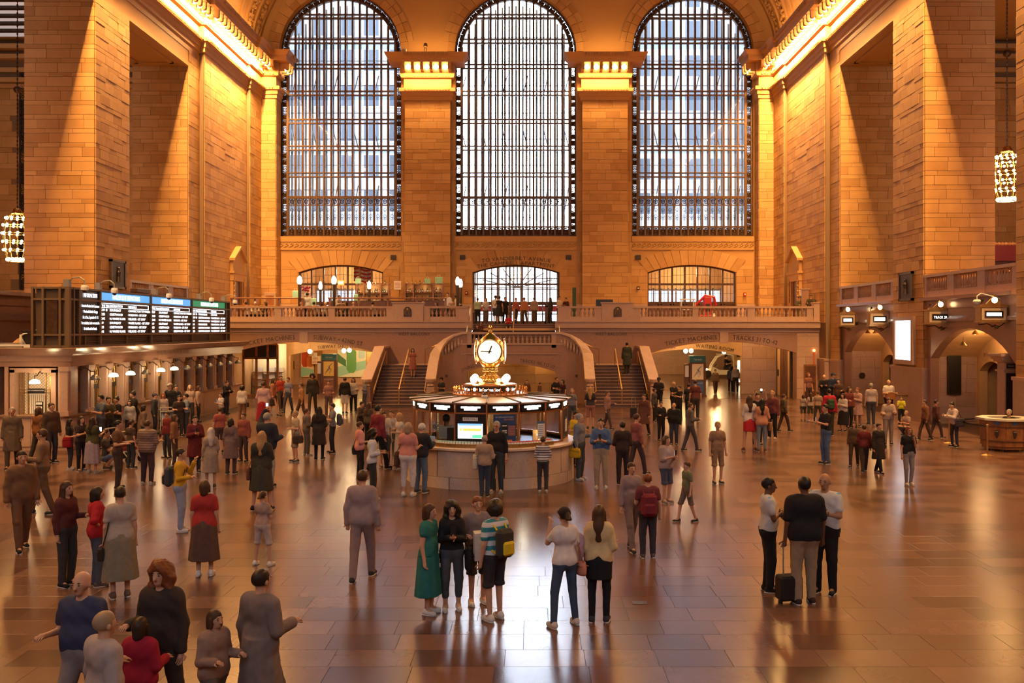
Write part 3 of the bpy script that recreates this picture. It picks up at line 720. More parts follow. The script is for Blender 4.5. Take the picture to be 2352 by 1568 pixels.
# ================================================================ WEST BALCONY
YB = 55.4
bw = MB()
for c in (WC[0], WC[2]): spandrel(bw, 'y', c, 4.3, 2.73, 0.65, 4.3, 4.0, YB, YB+0.6)
for x0, x1, z1 in ((XL-0.5, WC[0]-4.3, 4.0), (WC[0]+4.3, -3.55, 4.0), (1.45, WC[2]-4.3, 4.0), (-3.55, 1.45, 2.9), (WC[2]+4.3, XR+0.5, 4.0)): bw.box(x0, x1, YB, YB+0.6, 0, z1)
wbal = struct('wall_balcony', mb=bw, mat=M['marble'])
mb = MB()
for x0, x1 in ((XL-0.5, -3.55), (1.45, XR+0.5)):
    mb.box(x0, x1, YB-0.06, YB+0.6, 3.95, 4.08); mb.box(x0, x1, YB-0.12, YB+0.6, 4.08, 4.2); mb.box(x0, x1, YB-0.3, YB+0.6, 4.2, 4.54); mb.box(x0, x1, YB-0.36, YB+0.6, 4.54, 4.6)
mb.build('balcony_cornice', M['marble_dull'], wbal)
mb = MB(); 
for x0, x1, y0 in ((XL-0.5, -3.55, YB+.6), (1.45, XR+0.5, YB+.6), (-3.55, 1.45, 57.6)): mb.box(x0, x1, y0, 66.4, 4.2, 4.45)
mb.build('balcony_floor', M['marble_dull'], wbal)
# keystone pilasters and the sunk panel frames beside them
for c in (WC[0], WC[2]):
    mb = MB(); mb.box(c-0.25, c+0.25, YB-0.07, YB, 3.3, 4.0); mb.build('keystone', M['marble_dull'], wbal)
    mb = MB()
    for q in (-1, 1):
        a = c+q*0.68; b = c+q*4.2; x0, x1 = min(a,b), max(a,b)
        mb.box(x0, x1, YB-0.03, YB, 3.84, 3.88); mb.box(a-0.02, a+0.02, YB-0.03, YB, 3.42, 3.86); mb.box(a+q*0.12-0.02, a+q*0.12+0.02, YB-0.03, YB, 3.42, 3.8)
    mb.build('panel_moulding', M['marble_dull'], wbal)
    rad = (4.3**2+.65**2)/1.3; zc = 2.73+.65-rad
    l, r = ('TICKET MACHINES', 'SUBWAY • 42ND ST') if c < 0 else ('TICKET MACHINES', 'TRACKS 31 TO 42')
    text('lettering', l, 0.36, M['engraved'], wbal, (c, YB-0.02, zc+rad+0.16), arc=rad+.16, width=3.05, shift=-2.06 if c < 0 else -1.95)
    text('lettering', r, 0.36, M['engraved'], wbal, (c, YB-0.02, zc+rad+0.16), arc=rad+.16, width=2.85 if c < 0 else 2.6, shift=2.02 if c < 0 else 1.85)
for px_ in (951, 1404): text('lettering', 'WEST BALCONY', 0.26, M['engraved'], wbal, (PX(px_, YB), YB-0.02, PZ(770, YB)), width=1.88)
# balustrades
def T(px_): return PX(px_, YB)
for side, ends in (('left', (XL+0.05, T(1077))), ('right', (T(1280), T(1893)))):
    t = thing('balustrade', 'long marble balustrade of the west balcony, %s' % ('in front of the restaurant' if side == 'left' else 'by the red lift machine'), 'balustrade')
    x0 = ends[0]; c = lambda l: [(T(a)-x0, T(b)-x0) for a, b in l]
    if side == 'left':
        g = c([(530,632),(647,755),(770,888),(988,1047)]) + [(0.3, T(515)-x0)]; p = [(a,b,0) for a,b in c([(515,530),(632,647),(755,770),(888,903),(973,988),(1047,1077)])] + [(a,b,0.2) for a,b in c([(902,973)])]
    else:
        g = c([(1309,1368),(1470,1590),(1603,1716),(1732,1852)]); p = [(a,b,0) for a,b in c([(1281,1309),(1368,1382),(1454,1470),(1590,1603),(1716,1732),(1852,1866)])] + [(a,b,0.2) for a,b in c([(1382,1454),(1867,1892)])]
    balustrade(t, (x0, YB+0.05), (ends[1], YB+0.05), 4.6, g, p, 0.89, 0.32, 0.5, 0.235)
for px_, wh in ((937,'left'),(1418,'right')):
    mb = MB(); w_, h_ = 0.23, 0.52
    poly = [(-w_,0),(w_,0),(w_,h_-.08),(w_-.06,h_-.04),(0.1,h_+.04),(0,h_+.06),(-.1,h_+.04),(-w_+.06,h_-.04),(-w_,h_-.08)]
    mb.prism(poly, 'y', -0.03, 0.0); o = mb.build('plaque', M['bronze_black']); o.location = (PX(px_, YB), YB-0.19, PZ(727, YB))
    tagged(o, 'small black arched memorial plaque on the balustrade block %s of the stairs' % wh, 'plaque', 'black memorial plaques')
    mb = MB(); mb.prism([(a*0.82, 0.05+b*0.82) for a, b in poly], 'y', -0.045, -0.03); mb.build('inner_panel', M['bronze'], o); mb = MB(); mb.ball(0,-0.05,h_*0.85,0.05,0.02,0.05); mb.build('crest', M['brass_dull'], o)
# carved lettering over the middle door
text('lettering', 'TO VANDERBILT AVENUE', 0.36, M['engraved'], wall_back, (-1.07, 65.9, PZ(597,65.9)), arc=17, width=4.85)
text('lettering', 'THE CAMPBELL APARTMENT', 0.36, M['engraved'], wall_back, (-1.07, 65.9, PZ(611,65.9)+0.1), arc=15, width=5.5)

# ================================================================ STAIRCASE
MX = lambda x, q: x if q < 0 else 2*(-1.1)-x          # mirror about the axis of the hall
st = thing('grand_staircase', 'wide double marble staircase rising to the west balcony behind the booth', 'staircase')
WING = [(-5.3,49.3,1.5),(-5.32,50.2,1.93),(-5.33,51.0,2.36),(-5.3,51.7,2.8),(-5.12,52.2,3.2),(-4.8,52.5,3.55),(-4.4,52.66,3.8),(-3.9,52.72,3.95),(-3.6,52.72,3.97)]
def wingx(y):
    for (a,b,_),(c,d,_) in zip(WING, WING[1:]):
        if b <= y <= d+1e-6: return a+(c-a)*(y-b)/max(d-b,1e-6)
    return -4.0
for q in (-1, 1):
    for i in range(13):
        y0 = 49.4+i*0.315; z = (i+1)*0.1615; xa, xb = MX(-8.4,q), MX(wingx(min(y0+.3,52.6))+0.05,q)
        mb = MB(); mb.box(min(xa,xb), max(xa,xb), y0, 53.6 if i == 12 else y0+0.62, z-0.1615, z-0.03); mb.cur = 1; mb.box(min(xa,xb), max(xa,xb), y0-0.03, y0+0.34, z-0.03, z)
        mb.build('step', [M['stair_riser'], M['stair_tread']] if 'stair_riser' in M else [M.setdefault('stair_riser', mat('dark_brown_riser', (0.10,0.05,0.04), 0.6, var=0.15)), M.setdefault('stair_tread', mat('worn_stair_tread', (0.24,0.14,0.11), 0.45, var=0.15))], st)  # risers dark brown, treads paler
    mb = MB(); xa, xb = sorted((MX(-8.4,q), MX(-5.9,q))); mb.box(xa, xb, 53.5, YB, 1.95, 2.1); xa, xb = sorted((MX(-8.4,q), MX(-3.6,q))); mb.box(xa, xb, 53.5, YB, 0, 1.95); mb.build('side_landing', M['marble_dull'], st)
    for i in range(6):
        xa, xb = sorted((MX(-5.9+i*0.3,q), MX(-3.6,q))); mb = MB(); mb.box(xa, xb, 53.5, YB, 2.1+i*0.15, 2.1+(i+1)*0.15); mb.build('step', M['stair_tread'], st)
    # inner curved wing with its cap
    pts = [(MX(x,q),y,z) for x,y,z in WING]; body = MB(); cap_ = MB(); prof = []
    r1, r2 = [], []
    for i, (x,y,z) in enumerate(pts):
        a, b = pts[max(0,i-1)], pts[min(len(pts)-1,i+1)]; dx, dy = b[0]-a[0], b[1]-a[1]; L = math.hypot(dx,dy); nx, ny = -dy/L, dx/L
        r1.append([(x+nx*.2,y+ny*.2,0),(x-nx*.2,y-ny*.2,0),(x-nx*.2,y-ny*.2,z-.1),(x+nx*.2,y+ny*.2,z-.1)])
        r2.append([(x+nx*.29,y+ny*.29,z-.1),(x-nx*.29,y-ny*.29,z-.1),(x-nx*.27,y-ny*.27,z+.02),(x+nx*.27,y+ny*.27,z+.02)])
    body.loft(r1); body.build('parapet', M['marble'], st, smooth=False); cap_.loft(r2); cap_.build('parapet_cap', M['marble_dull'], st)
    ins = MB()
    for k in range(8):
        x, y, z = [WING[4][j]+(WING[7][j]-WING[4][j])*k/7 for j in range(3)]; ins.lathe([(0.04,0),(0.075,0.15),(0.03,0.36),(0.05,0.45)], MX(x,q)+q*(-0.0), y-0.16, z-0.68, 6)
    ins.build('baluster_relief', M['marble_dull'], st)
    # outer parapet
    body = MB(); prof = [(49.2,0),(YB,0),(YB,3.05),(53.4,3.05),(49.2,1.4)]; xa, xb = sorted((MX(-8.85,q), MX(-8.45,q))); body.prism(prof, 'x', xa, xb); body.build('parapet', M['marble'], st)
    body = MB(); prof = [(49.1,1.38),(53.4,3.04),(YB,3.04),(YB,3.16),(53.35,3.16),(49.1,1.5)]; body.prism(prof, 'x', xa-0.08, xb+0.08); body.build('parapet_cap', M['marble_dull'], st)
    for xn, yn in ((-8.65,49.15),(-5.3,49.25)):
        x = MX(xn,q); mb = MB(); mb.bbox(x-.24,x+.24,yn-.2,yn+.2,0,0.3,0.02); mb.bbox(x-.2,x+.2,yn-.16,yn+.16,0.3,1.1,0.02)
        mb.lathe([(0.08,0),(0.2,0.05),(0.14,0.16),(0.22,0.26),(0.24,0.4)], x, yn, 1.1, 10); mb.build('newel', M['marble_dull'], st)
    # brass handrails
    for xr, (za, zb), ys in ((-7.0,(0.95,3.0),(49.5,53.5)), (-8.3,(0.9,2.85),(49.3,53.4))):
        x = MX(xr,q); mb = MB(); mb.tube([(x,ys[0],0.05 if xr == -7.0 else za-.15),(x,ys[0],za),(x,ys[1],zb),(x,ys[1]+0.25,zb),(x,ys[1]+0.25,2.1)], 0.035, 6)
        if xr == -7.0: mb.tube([(x,51.5,1.1),(x,51.5,1.97)], 0.025, 6)
        mb.build('handrail', M['brass_dull'], st)
    x = MX(-5.62,q); mb = MB(); mb.tube([(MX(-5.0,q),49.1,0.9),(MX(-5.45,q),49.0,0.75),(x,49.3,0.85),(x,50.2,1.4),(x,51.6,2.35),(x,52.3,2.75)], 0.033, 6)
    mb.tube([(MX(-6.1,q),53.8,3.0),(MX(-5.7,q),53.9,3.1),(MX(-4.2,q),54.0,3.85)], 0.033, 6); mb.tube([(MX(-6.1,q),53.8,2.1),(MX(-6.1,q),53.8,3.0)], 0.028, 6)
    mb.build('handrail', M['brass_dull'], st)
# centre: wall with the low arch, landing, balustrade, flight
cw = MB(); spandrel(cw, 'y', -1.1, 2.8, 1.6, 0.58, 2.9, 3.25, 52.55, 52.9); cw.build('centre_wall', M['marble'], st)
mb = MB(); mb.box(-4.0,1.8,52.5,52.95,3.25,3.34); mb.box(-3.9,1.7,52.5,52.56,2.72,2.76); mb.build('base_course', M['marble_dull'], st)
mb = MB(); mb.box(-4.2,2.0,52.9,54.45,2.75,2.97); mb.build('landing', M['marble_dull'], st)
balustrade(st, (-3.75,52.72), (1.55,52.72), 3.08, [(0.42,4.88)], [(-.2,0.4,0),(4.9,5.5,0)], 0.89, 0.3, 0.5, 0.25)
for i in range(10):
    y0 = 54.4+i*0.32; z = 2.97+(i+1)*0.148
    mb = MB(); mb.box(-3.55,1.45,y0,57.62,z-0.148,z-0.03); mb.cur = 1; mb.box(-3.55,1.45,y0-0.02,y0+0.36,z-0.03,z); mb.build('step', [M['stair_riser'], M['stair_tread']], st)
for x in (-3.75, 1.65):
    mb = MB(); mb.tube([(x,54.3,3.0),(x,54.3,3.9),(x,56.0,4.75),(x,57.7,5.4),(x,57.9,5.4),(x,57.9,4.5)], 0.03, 6); mb.build('handrail', M['white'], st)
mb = MB(); mb.tube([(-1.05,54.4,3.0),(-1.05,54.4,3.9),(-1.05,57.6,5.4),(-1.05,57.6,4.4)], 0.03, 6); mb.build('handrail', M['brass_dull'], st)
rad = (2.8**2+.58**2)/1.16
text('lettering', 'DINING CONCOURSE', 0.27, M['engraved'], st, (-1.1, 52.53, 2.18+0.12), arc=rad+.12, width=2.15, shift=-1.75)
text('lettering', 'TRACKS 100 TO 117', 0.27, M['engraved'], st, (-1.1, 52.53, 2.18+0.12), arc=rad+.12, width=1.9, shift=1.45)
mb = MB(); mb.box(-4.6,2.4,YB-1.2,YB-0.9,0,2.75); mb.build('passage_wall', M['plaster'], st)
pt = Ashlar(st, M['ashlar'], 'panel', 60); pt.face((-4.2, YB-1.2), (1,0), 6.3, 0, 2.4, (0,-1), 0.5, 0.5, 1.2, 0.03, seed=90); pt.finish()
point('stair_passage_light', (-2.6, 53.4, 2.45), 26, (1.0,0.68,0.3), 0.08); point('stair_passage_light', (0.6, 53.4, 2.45), 26, (1.0,0.68,0.3), 0.08)

# ================================================================ PASSAGES UNDER THE BALCONY
pw = MB()
pw.box(-18.4,-17.75,YB+.6,70,0,4.2); pw.box(-9.15,-8.8,YB+.6,70.3,0,4.2); pw.box(-18.4,-8.8,70,70.3,0,4.2); pw.box(-18.4,16.4,YB+.6,60,4.05,4.19); pw.box(-18.4,-8.8,60,71,4.05,4.19); pw.box(6.8,24.5,60,90,4.05,4.19); pw.box(24,24.5,60,86,0,4.2)
spandrel(pw, 'y', -12.35, 3.2, 2.45, 0.38, 3.2, 4.05, 60, 60.5); pw.box(-15.95,-15.55,60,60.5,0,4.05); pw.box(-17.75,-15.95,60,60.5,2.95,4.05)
pw.box(6.8,7.1,YB+.6,90,0,4.2); pw.box(15.7,16.2,YB+.6,60.5,0,4.2); pw.box(6.8,24.5,86,86.3,0,4.2)
spandrel(pw, 'y', 10.3, 4.0-.8, 2.4, 0.45, 3.2, 4.05, 60, 60.5); pw.box(13.5,15.7,60,60.5,0,4.05); 
wp = struct('wall_passage', mb=pw, mat=M['plaster'])
pp = Ashlar(wp, M['marble_dull'], 'panel', 140)
pp.face((13.52,60), (1,0), 2.15, 0, 3.9, (0,-1), 0.75, 0.75, 1.1, 0.03, seed=91); pp.face((-18.2,70), (1,0), 9, 0, 0.55, (0,-1), 0.55, 0.55, 1.1, 0.03, seed=92)
pp.face((-18.2,70), (1,0), 1.3, 0.55, 3.9, (0,-1), 0.7, 0.7, 1.1, 0.03, seed=93); pp.face((6.9,86), (1,0), 17, 0, 3.9, (0,-1), 0.8, 0.8, 1.3, 0.03, seed=94)
pp.face((WC[2]+4.32,YB), (1,0), 1.3, 0, 3.9, (0,-1), 0.62, 0.62, 0.9, 0.03, seed=95); pp.finish()
text('lettering', 'SUBWAY SHUTTLE PASSAGE', 0.3, M['engraved'], wp, (-12.1,59.97,2.95), arc=13, width=3.7, shift=0.3)
text('lettering', 'PASSAGE', 0.3, M['engraved'], wp, (10.3,59.97,2.98), arc=12, width=1.6, shift=-1.8); text('lettering', 'WAITING ROOM', 0.34, M['engraved'], wp, (10.3,59.97,2.95), arc=12, width=2.4, shift=1.45)
for x, y, z, p in ((-14.6,57.5,3.6,170),(-13.2,63.5,3.3,420),(-11.6,66.5,3.3,340),(9.5,57.6,3.6,170),(14.2,57.8,3.6,110),(10.2,66,3.4,420),(14.6,74,3.3,420),(10.5,80,3.3,420)):
    point('passage_light', (x,y,z), p, (1.0,0.62,0.25), 0.1)
# shop front with glazed doors, lit from inside
sh = thing('shop_front', 'brightly lit glazed shop doors just past the last ticket window', 'shop front', (0,0,0))
mb = MB(); fy = 57.6
for x in (-17.7,-16.9,-16.2,-15.6): mb.box(x-0.06,x+0.06,fy-0.08,fy+0.08,0,3.2)
for z in (2.35,3.2): mb.box(-17.7,-15.6,fy-0.08,fy+0.08,z-0.05,z+0.05)
mb.box(-17.7,-15.6,fy-.05,fy+.05,0,0.12); mb.build('frame', M['wood'], sh)
for x0, x1 in ((-17.64,-16.96),(-16.84,-16.26),(-16.14,-15.66)):
    mb = MB(); mb.box(x0,x1,fy,fy+.012,0.12,2.3); mb.build('pane', M['glass'], sh); mb = MB(); mb.box(x0,x1,fy,fy+.02,2.4,3.15); mb.build('transom_light', M['black'], sh)
mb = MB(); mb.box(-17.7,-15.6,59.6,59.7,0,3.2); mb.build('lit_interior', mat('lit_shop_wall', (0.9,0.8,0.55), 0.8), sh)
mb = MB()
for x in (-17.2,-16.4,-15.9): mb.box(x-0.18,x+0.18,59.2,59.5,0,1.7)
mb.build('display_stand', M['white'], sh)
for z in (0.5,0.95,1.4): mb = MB(); mb.box(-17.6,-15.7,59.1,59.5,z,z+0.04); mb.build('shelf', M['wood'], sh)
point('shop_light', (-16.6,58.6,2.7), 60, (1.0,0.85,0.6), 0.1)
# posters on the far wall of the left passage
def poster(label, cat, x0, x1, z0, z1, y, items):
    t = thing('poster', label, cat, ((x0+x1)/2, y, z0)); w_, h_ = x1-x0, z1-z0
    mb = MB(); mb.box(-w_/2,w_/2,-0.03,0,0,h_); mb.build('backing', items[0], t)
    for i, (nm, m_, poly) in enumerate(items[1:]):
        mb = MB(); mb.prism([(a*w_-w_/2, b*h_) for a, b in poly], 'y', -0.034-0.003*i, -0.03); mb.build(nm, m_, t)
    return t
PT = {k: mat('print_'+k, c, 0.5) for k, c in dict(teal=(0.30,0.62,0.55), pale=(0.72,0.78,0.66), green=(0.10,0.34,0.12), dgreen=(0.05,0.2,0.1), red=(0.55,0.08,0.03), orange=(0.75,0.25,0.08), cream=(0.85,0.72,0.5), blue=(0.05,0.12,0.3), yellow=(0.8,0.5,0.08), ltblue=(0.45,0.65,0.7)).items()}
def rrect(x0,x1,y0,y1,r=0.25):
    w_, h_ = (x1-x0)*r, (y1-y0)*r*0.6; return [(x0+w_,y0),(x1-w_,y0),(x1,y0+h_),(x1,y1-h_),(x1-w_,y1),(x0+w_,y1),(x0,y1-h_),(x0,y0+h_)]
poster('large printed advertisement with a green bottle on pale green shapes', 'poster', PX(776,70), PX(841,70), 0.57, 3.1, 69.9,
       [PT['pale'], ('teal_shape', PT['teal'], [(0,0),(1,0.25),(1,0.5),(0,0.3)]), ('dark_shape', PT['dgreen'], [(0,0.45),(0.3,0.3),(0.3,0.5),(0,0.7)]), ('bottle', PT['green'], rrect(0.32,0.66,0.12,0.86)), ('bottle_neck', PT['dgreen'], rrect(0.42,0.56,0.84,0.93,0.1)), ('bottle', PT['ltblue'], rrect(0.74,0.97,0.55,1.0,0.15))])
poster('large printed advertisement with a red bottle and orange fruit', 'poster', PX(692,70), PX(722,70), 0.57, 3.1, 69.9,
       [PT['cream'], ('red_bottle', PT['red'], rrect(0.05,0.6,0.3,0.98)), ('fruit', PT['orange'], rrect(0.45,0.98,0.3,0.62,0.3)), ('shelf_print', PT['teal'], [(0,0),(1,0.1),(1,0.22),(0,0.3)])])
mb = MB(); mb.box(PX(723.5,70),PX(741,70),69.9,70,0,3.3); mb.build('door_panel', M['brass_dull'], wp); mb = MB(); mb.box(PX(843,70),PX(856,70),69.9,70,0,3.0); mb.build('door_panel', M['brass_dull'], wp)
t = thing('fire_hose_sign', 'white sign with red words FIRE HOSE on the passage wall', 'sign', (PX(725,69.5),69.5,PZ(836,69.5))); mb = MB(); mb.box(-.28,.28,-.02,0.4,0,.6); mb.box(-.12,.12,-.02,0.0,.6,.85); mb.build('plate', mat('sign_white', (0.85,0.8,0.65), 0.5), t)
text('words', 'FIRE', 0.24, mat('sign_red', (0.6,0.05,0.03), 0.5), t, (0,-.025,.34), width=.42); text('words', 'HOSE', 0.24, bpy.data.materials['sign_red'], t, (0,-.025,.08), width=.46)
mb = MB(); mb.box(-.12,.12,-.03,0.05,0,.62); mb.box(-.1,.1,-.035,-.03,.05,.57); o = mb.build('wall_box', M['black']); o.location = (PX(672,69.9),69.93,PZ(848,69.9)); tagged(o, 'narrow black notice box on the passage wall left of the red poster', 'notice')
# map kiosks
def kiosk(px_, Y, label, main, lower):
    t = thing('map_kiosk', label, 'kiosk', (PX(px_,Y),Y,0)); t.scale = (0.82,0.82,1.0)
    mb = MB(); mb.bbox(-.62,.62,-.3,.3,0,2.1,0.03); mb.box(-.66,.66,-.34,.34,0,.12); mb.build('cabinet', M['wood_dark'], t)
    mb = MB(); mb.box(-.6,.6,-.3,.3,2.1,2.5); mb.build('header', mat('kiosk_teal', (0.02,0.16,0.18), 0.4), t); text('words', 'THE MAPS', 0.14, M['white'], t, (0,-.315,2.22), width=.6)
    mb = MB(); mb.box(-.42,.42,-.335,-.3,1.05,2.0); mb.build('map_panel', main, t); mb = MB()
    for k in range(5): mb.tube([(-.3+.12*k,-.345,1.2+.1*(k%3)),(-.1+.08*k,-.345,1.5),(.3-.1*k,-.345,1.9-.05*k)], .012, 4)
    mb.build('map_print', PT['blue'], t)
    mb = MB(); mb.box(-.42,.42,-.335,-.3,.15,.95); mb.build('lower_panel', lower, t); text('words', 'GALLERY & VALUABLES', 0.1, M['white'], t, (0,-.345,.8), width=.7)
    mb = MB(); mb.box(-.95,-.64,-.2,.2,0,2.0); mb.build('side_rack', M['wood_dark'], t); mb = MB(); mb.box(-.93,-.66,-.22,-.2,1.2,1.9); mb.build('leaflet_panel', M['white'], t)
kiosk(757, 62.0, 'dark map kiosk with a yellow map in the left passage', PT['yellow'], M['wood'])
kiosk(1601, 60.8-3.2, 'dark map kiosk with a white map below the waiting room lettering', PT['cream'], PT['blue'])
# lit display case, lift doors, wooden door, glass balls
t = thing('display_case', 'glowing white display case on the right passage wall', 'display case', (PX(1704,70),70,0)); mb = MB(); mb.box(-.6,.9,-.1,.2,0,3.0); mb.build('case', M['plaster'], t)
mb = MB(); mb.box(-.35,.35,-.14,-.1,.2,1.8); mb.build('lit_panel', mat('glowing_panel', (1,.95,.7), .4, emit=2.2, ecol=(1,.9,.6)), t); mb = MB(); mb.box(-.4,.4,-.15,-.1,2.1,2.5); mb.build('header', M['bronze_black'], t)
t = thing('lift_doors', 'tall bronze framed lift doors at the right end of the balcony arch', 'lift doors', (15.66,57.8,0), -PI/2)
for x0, x1, m_ in ((-1.6,-1.35,'bronze_black'),(-1.35,-.75,'plaster'),(-.7,.1,'wood_dark'),(.15,.95,'wood_dark'),(1.0,1.4,'plaster'),(1.4,1.6,'bronze_black')): mb = MB(); mb.box(x0,x1,-.1,0,0,2.9); mb.build('door_leaf' if m_ == 'wood_dark' else 'jamb', M[m_], t)
mb = MB(); mb.box(-1.2,-1.0,-.14,-.1,1.2,1.6); mb.build('call_panel', M['black'], t)
d4 = struct('door_4', 'brown panelled wooden door at the foot of the far right wall', 'door'); d4.location = (PX(1860,YB),YB,0)
mb = MB(); mb.box(-.38,.38,-.06,0,0,2.05); mb.build('frame', M['wood'], d4); mb = MB(); mb.box(-.31,.31,-.09,-.06,0.02,1.95); mb.box(-.22,.22,-.1,-.09,.15,.8); mb.box(-.22,.22,-.1,-.09,.95,1.8); mb.build('door_leaf', M['wood_dark'], d4); mb = MB(); mb.ball(.24,-.12,1.0,.03); mb.build('door_handle', M['brass'], d4)
t = thing('alarm_lamp', 'small glowing orange lamp on a thin post over the brown door', 'lamp', (PX(1869,YB),YB,2.05)); mb = MB(); mb.box(-.05,.05,-.05,0,0,.75); mb.build('post', mat('orange_conduit',(0.5,.12,.03),.5), t); mb = MB(); mb.ball(0,-.08,.82,.08); mb.build('bulb', mat('orange_glow',(1,.4,.1),.4,emit=9,ecol=(1,.35,.08)), t)
for px_, py_, Y, lb in ((712,807,58.5,'single bare lamp hanging in the left passage'),(790,805,58.5,'bright lamp pair hanging before the green poster'),(1575,806,58.5,'bright lamp pair hanging above the right map kiosk'),(1663,808,62.5,'single bare lamp hanging above the white buggy')):
    t = thing('ceiling_lamp', lb, 'lamp', (PX(px_,Y),Y,PZ(py_,Y))); mb = MB(); mb.tube([(0,0,.1),(0,0,4.05-PZ(py_,Y))],.015,5); mb.build('stem', M['brass_dull'], t)
    mb = MB(); mb.ball(0,0,0,.14)
    if 'pair' in lb: mb.ball(.34,0,.02,.14)
    mb.build('bulb', M['bulb_hot'], t, smooth=True)
# ================================================================ INFORMATION BOOTH
BX, BY = -1.145, 26.2
bo = thing('information_booth', 'round marble information booth with glass sides and white segmented roof', 'booth', (BX, BY, 0))
def arcpanel(mb, r0, r1, a0, a1, z0, z1, n=4):
    for i in range(n):
        b0, b1 = a0+(a1-a0)*i/n, a0+(a1-a0)*(i+1)/n
        mb.prism([(r0*math.cos(b0),r0*math.sin(b0)),(r1*math.cos(b0),r1*math.sin(b0)),(r1*math.cos(b1),r1*math.sin(b1)),(r0*math.cos(b1),r0*math.sin(b1))], 'z', z0, z1)
mb = MB(); mb.lathe([(2.26,0),(2.26,0.98)],0,0,0,48); mb.build('base_core', M['floor_joint'], bo)
mb = MB(); arcpanel(mb, 2.25, 2.33, PI+0.005, PI+2*PI/8-0.008, 0.30, 0.97, 6); up_me = mb.mesh('base_panel', [M['booth_marble']])
mb = MB(); arcpanel(mb, 2.25, 2.335, PI+0.005, PI+2*PI/12-0.008, 0.0, 0.292, 5); lo_me = mb.mesh('plinth_panel', [M['booth_marble']])
for i in range(8): obj('base_panel', up_me, bo, None, (0,0,i*PI/4+0.2))
for i in range(12): obj('plinth_panel', lo_me, bo, None, (0,0,i*PI/6+0.1))
mb = MB(); mb.lathe([(2.1,0.98),(2.38,0.98),(2.43,1.0),(2.43,1.05),(2.4,1.07),(2.1,1.07)],0,0,0,48,cap=False); mb.build('counter', M['booth_marble'], bo, smooth=False)
RV = 2.14; VA = [-PI/2 + i*PI/8 for i in range(16)]
V = [(RV*math.cos(a), RV*math.sin(a)) for a in VA]
post = MB()
for x, y in V: mb = MB(); mb.lathe([(0.035,1.07),(0.035,2.2)], x, y, 0, 6); mb.build('post', M['copper'], bo)
sign_bl = mat('sign_black', (0.01,0.01,0.012), 0.3)
R2 = random.Random(3)
for i in range(16):
    (x0,y0),(x1,y1) = V[i], V[(i+1)%16]; mx, my = (x0+x1)/2, (y0+y1)/2; L = math.hypot(x1-x0,y1-y0); rz = math.atan2(y1-y0, x1-x0); nx, ny = mx/math.hypot(mx,my), my/math.hypot(mx,my)
    for z, h in ((1.945,0.04),(2.20,0.06),(1.10,0.05)): mb = MB(); mb.rbox(mx,my,z,L,0.06,h,rz); mb.build('rail', M['copper'], bo)
    s_ = MB(); s_.rbox(mx,my,2.07,L-.06,0.05,0.21,rz); sg = s_.build('sign_panel', sign_bl, bo)
    if ny < 0.3:
        w_ = MB()                                              # the glowing words are blown out: rows of soft blocks
        for z, k, wd in ((2.10,9,L*.62),(2.045,6,L*.42)):
            for j in range(k):
                t = -wd/2+wd*(j+.5)/k; w_.rbox(mx+nx*.03+math.cos(rz)*t, my+ny*.03+math.sin(rz)*t, z+R2.uniform(-.004,.004), wd/k*.86, 0.012, 0.045, rz)
        w_.build('lit_words', M['led_warm'], sg)
    if i not in (15,): mb = MB(); mb.rbox(mx,my,1.53,L-.05,0.012,0.8,rz); mb.build('glass_pane', M['glass'], bo)
roof_w = mat('booth_roof_panel', (0.62,0.52,0.46), 0.4); 
for i in range(16):
    a0, a1 = VA[i]+0.012, VA[i]+PI/8-0.012; r0, r1 = 1.0, 2.27; mb = MB()
    q = [(r0*math.cos(a0),r0*math.sin(a0),2.29),(r1*math.cos(a0),r1*math.sin(a0),2.225),(r1*math.cos(a1),r1*math.sin(a1),2.225),(r0*math.cos(a1),r0*math.sin(a1),2.29)]
    mb.loft([[(x,y,z-.02) for x,y,z in q], q]); mb.build('roof_panel', roof_w, bo)
    a = VA[i]; mb = MB(); mb.tube([(1.0*math.cos(a),math.sin(a),2.295),(2.3*math.cos(a),2.3*math.sin(a),2.235)], 0.02, 4); mb.build('roof_rib', M['bronze_black'], bo)
mb = MB(); mb.lathe([(1.0,2.2),(2.2,2.19),(2.24,2.2),(1.0,2.27)],0,0,0,16,cap=False); mb.build('roof_deck', M['bronze_black'], bo)
# filigree gallery and the information drum
mb = MB(); mb.lathe([(0.7,2.27),(1.03,2.27),(1.05,2.3),(1.05,2.33),(1.02,2.35),(0.7,2.35)],0,0,0,32,cap=False); mb.build('drum_skirt', M['copper'], bo)
fg = MB(); ln = 40
for i in range(ln):
    a = 2*PI*i/ln; x, y = 1.02*math.cos(a), 1.02*math.sin(a); fg.lathe([(0.012,0),(0.02,0.05),(0.008,0.1),(0.028,0.14),(0.0,0.19)], x, y, 2.34, 5)
    pts = [((1.02)*math.cos(a+0.02+0.05*math.sin(t)), 1.02*math.sin(a+0.02+0.05*math.sin(t)), 2.40+0.045*math.cos(t)) for t in (0,1,2,3,4,5)]; fg.tube(pts, 0.008, 4, False)
fg.build('filigree', M['copper'], bo, kind='stuff')
mb = MB(); mb.lathe([(0.0,2.34),(0.72,2.34),(0.74,2.37),(0.70,2.39),(0.70,2.53),(0.75,2.55),(0.75,2.58),(0.70,2.60),(0.0,2.61)],0,0,0,40); mb.build('drum', M['copper'], bo, smooth=False)
mb = MB(); arcpanel(mb, 0.70, 0.712, -PI, 0, 2.40, 2.525, 30); dp_ = mb.build('display_band', M['bronze_black'], bo)
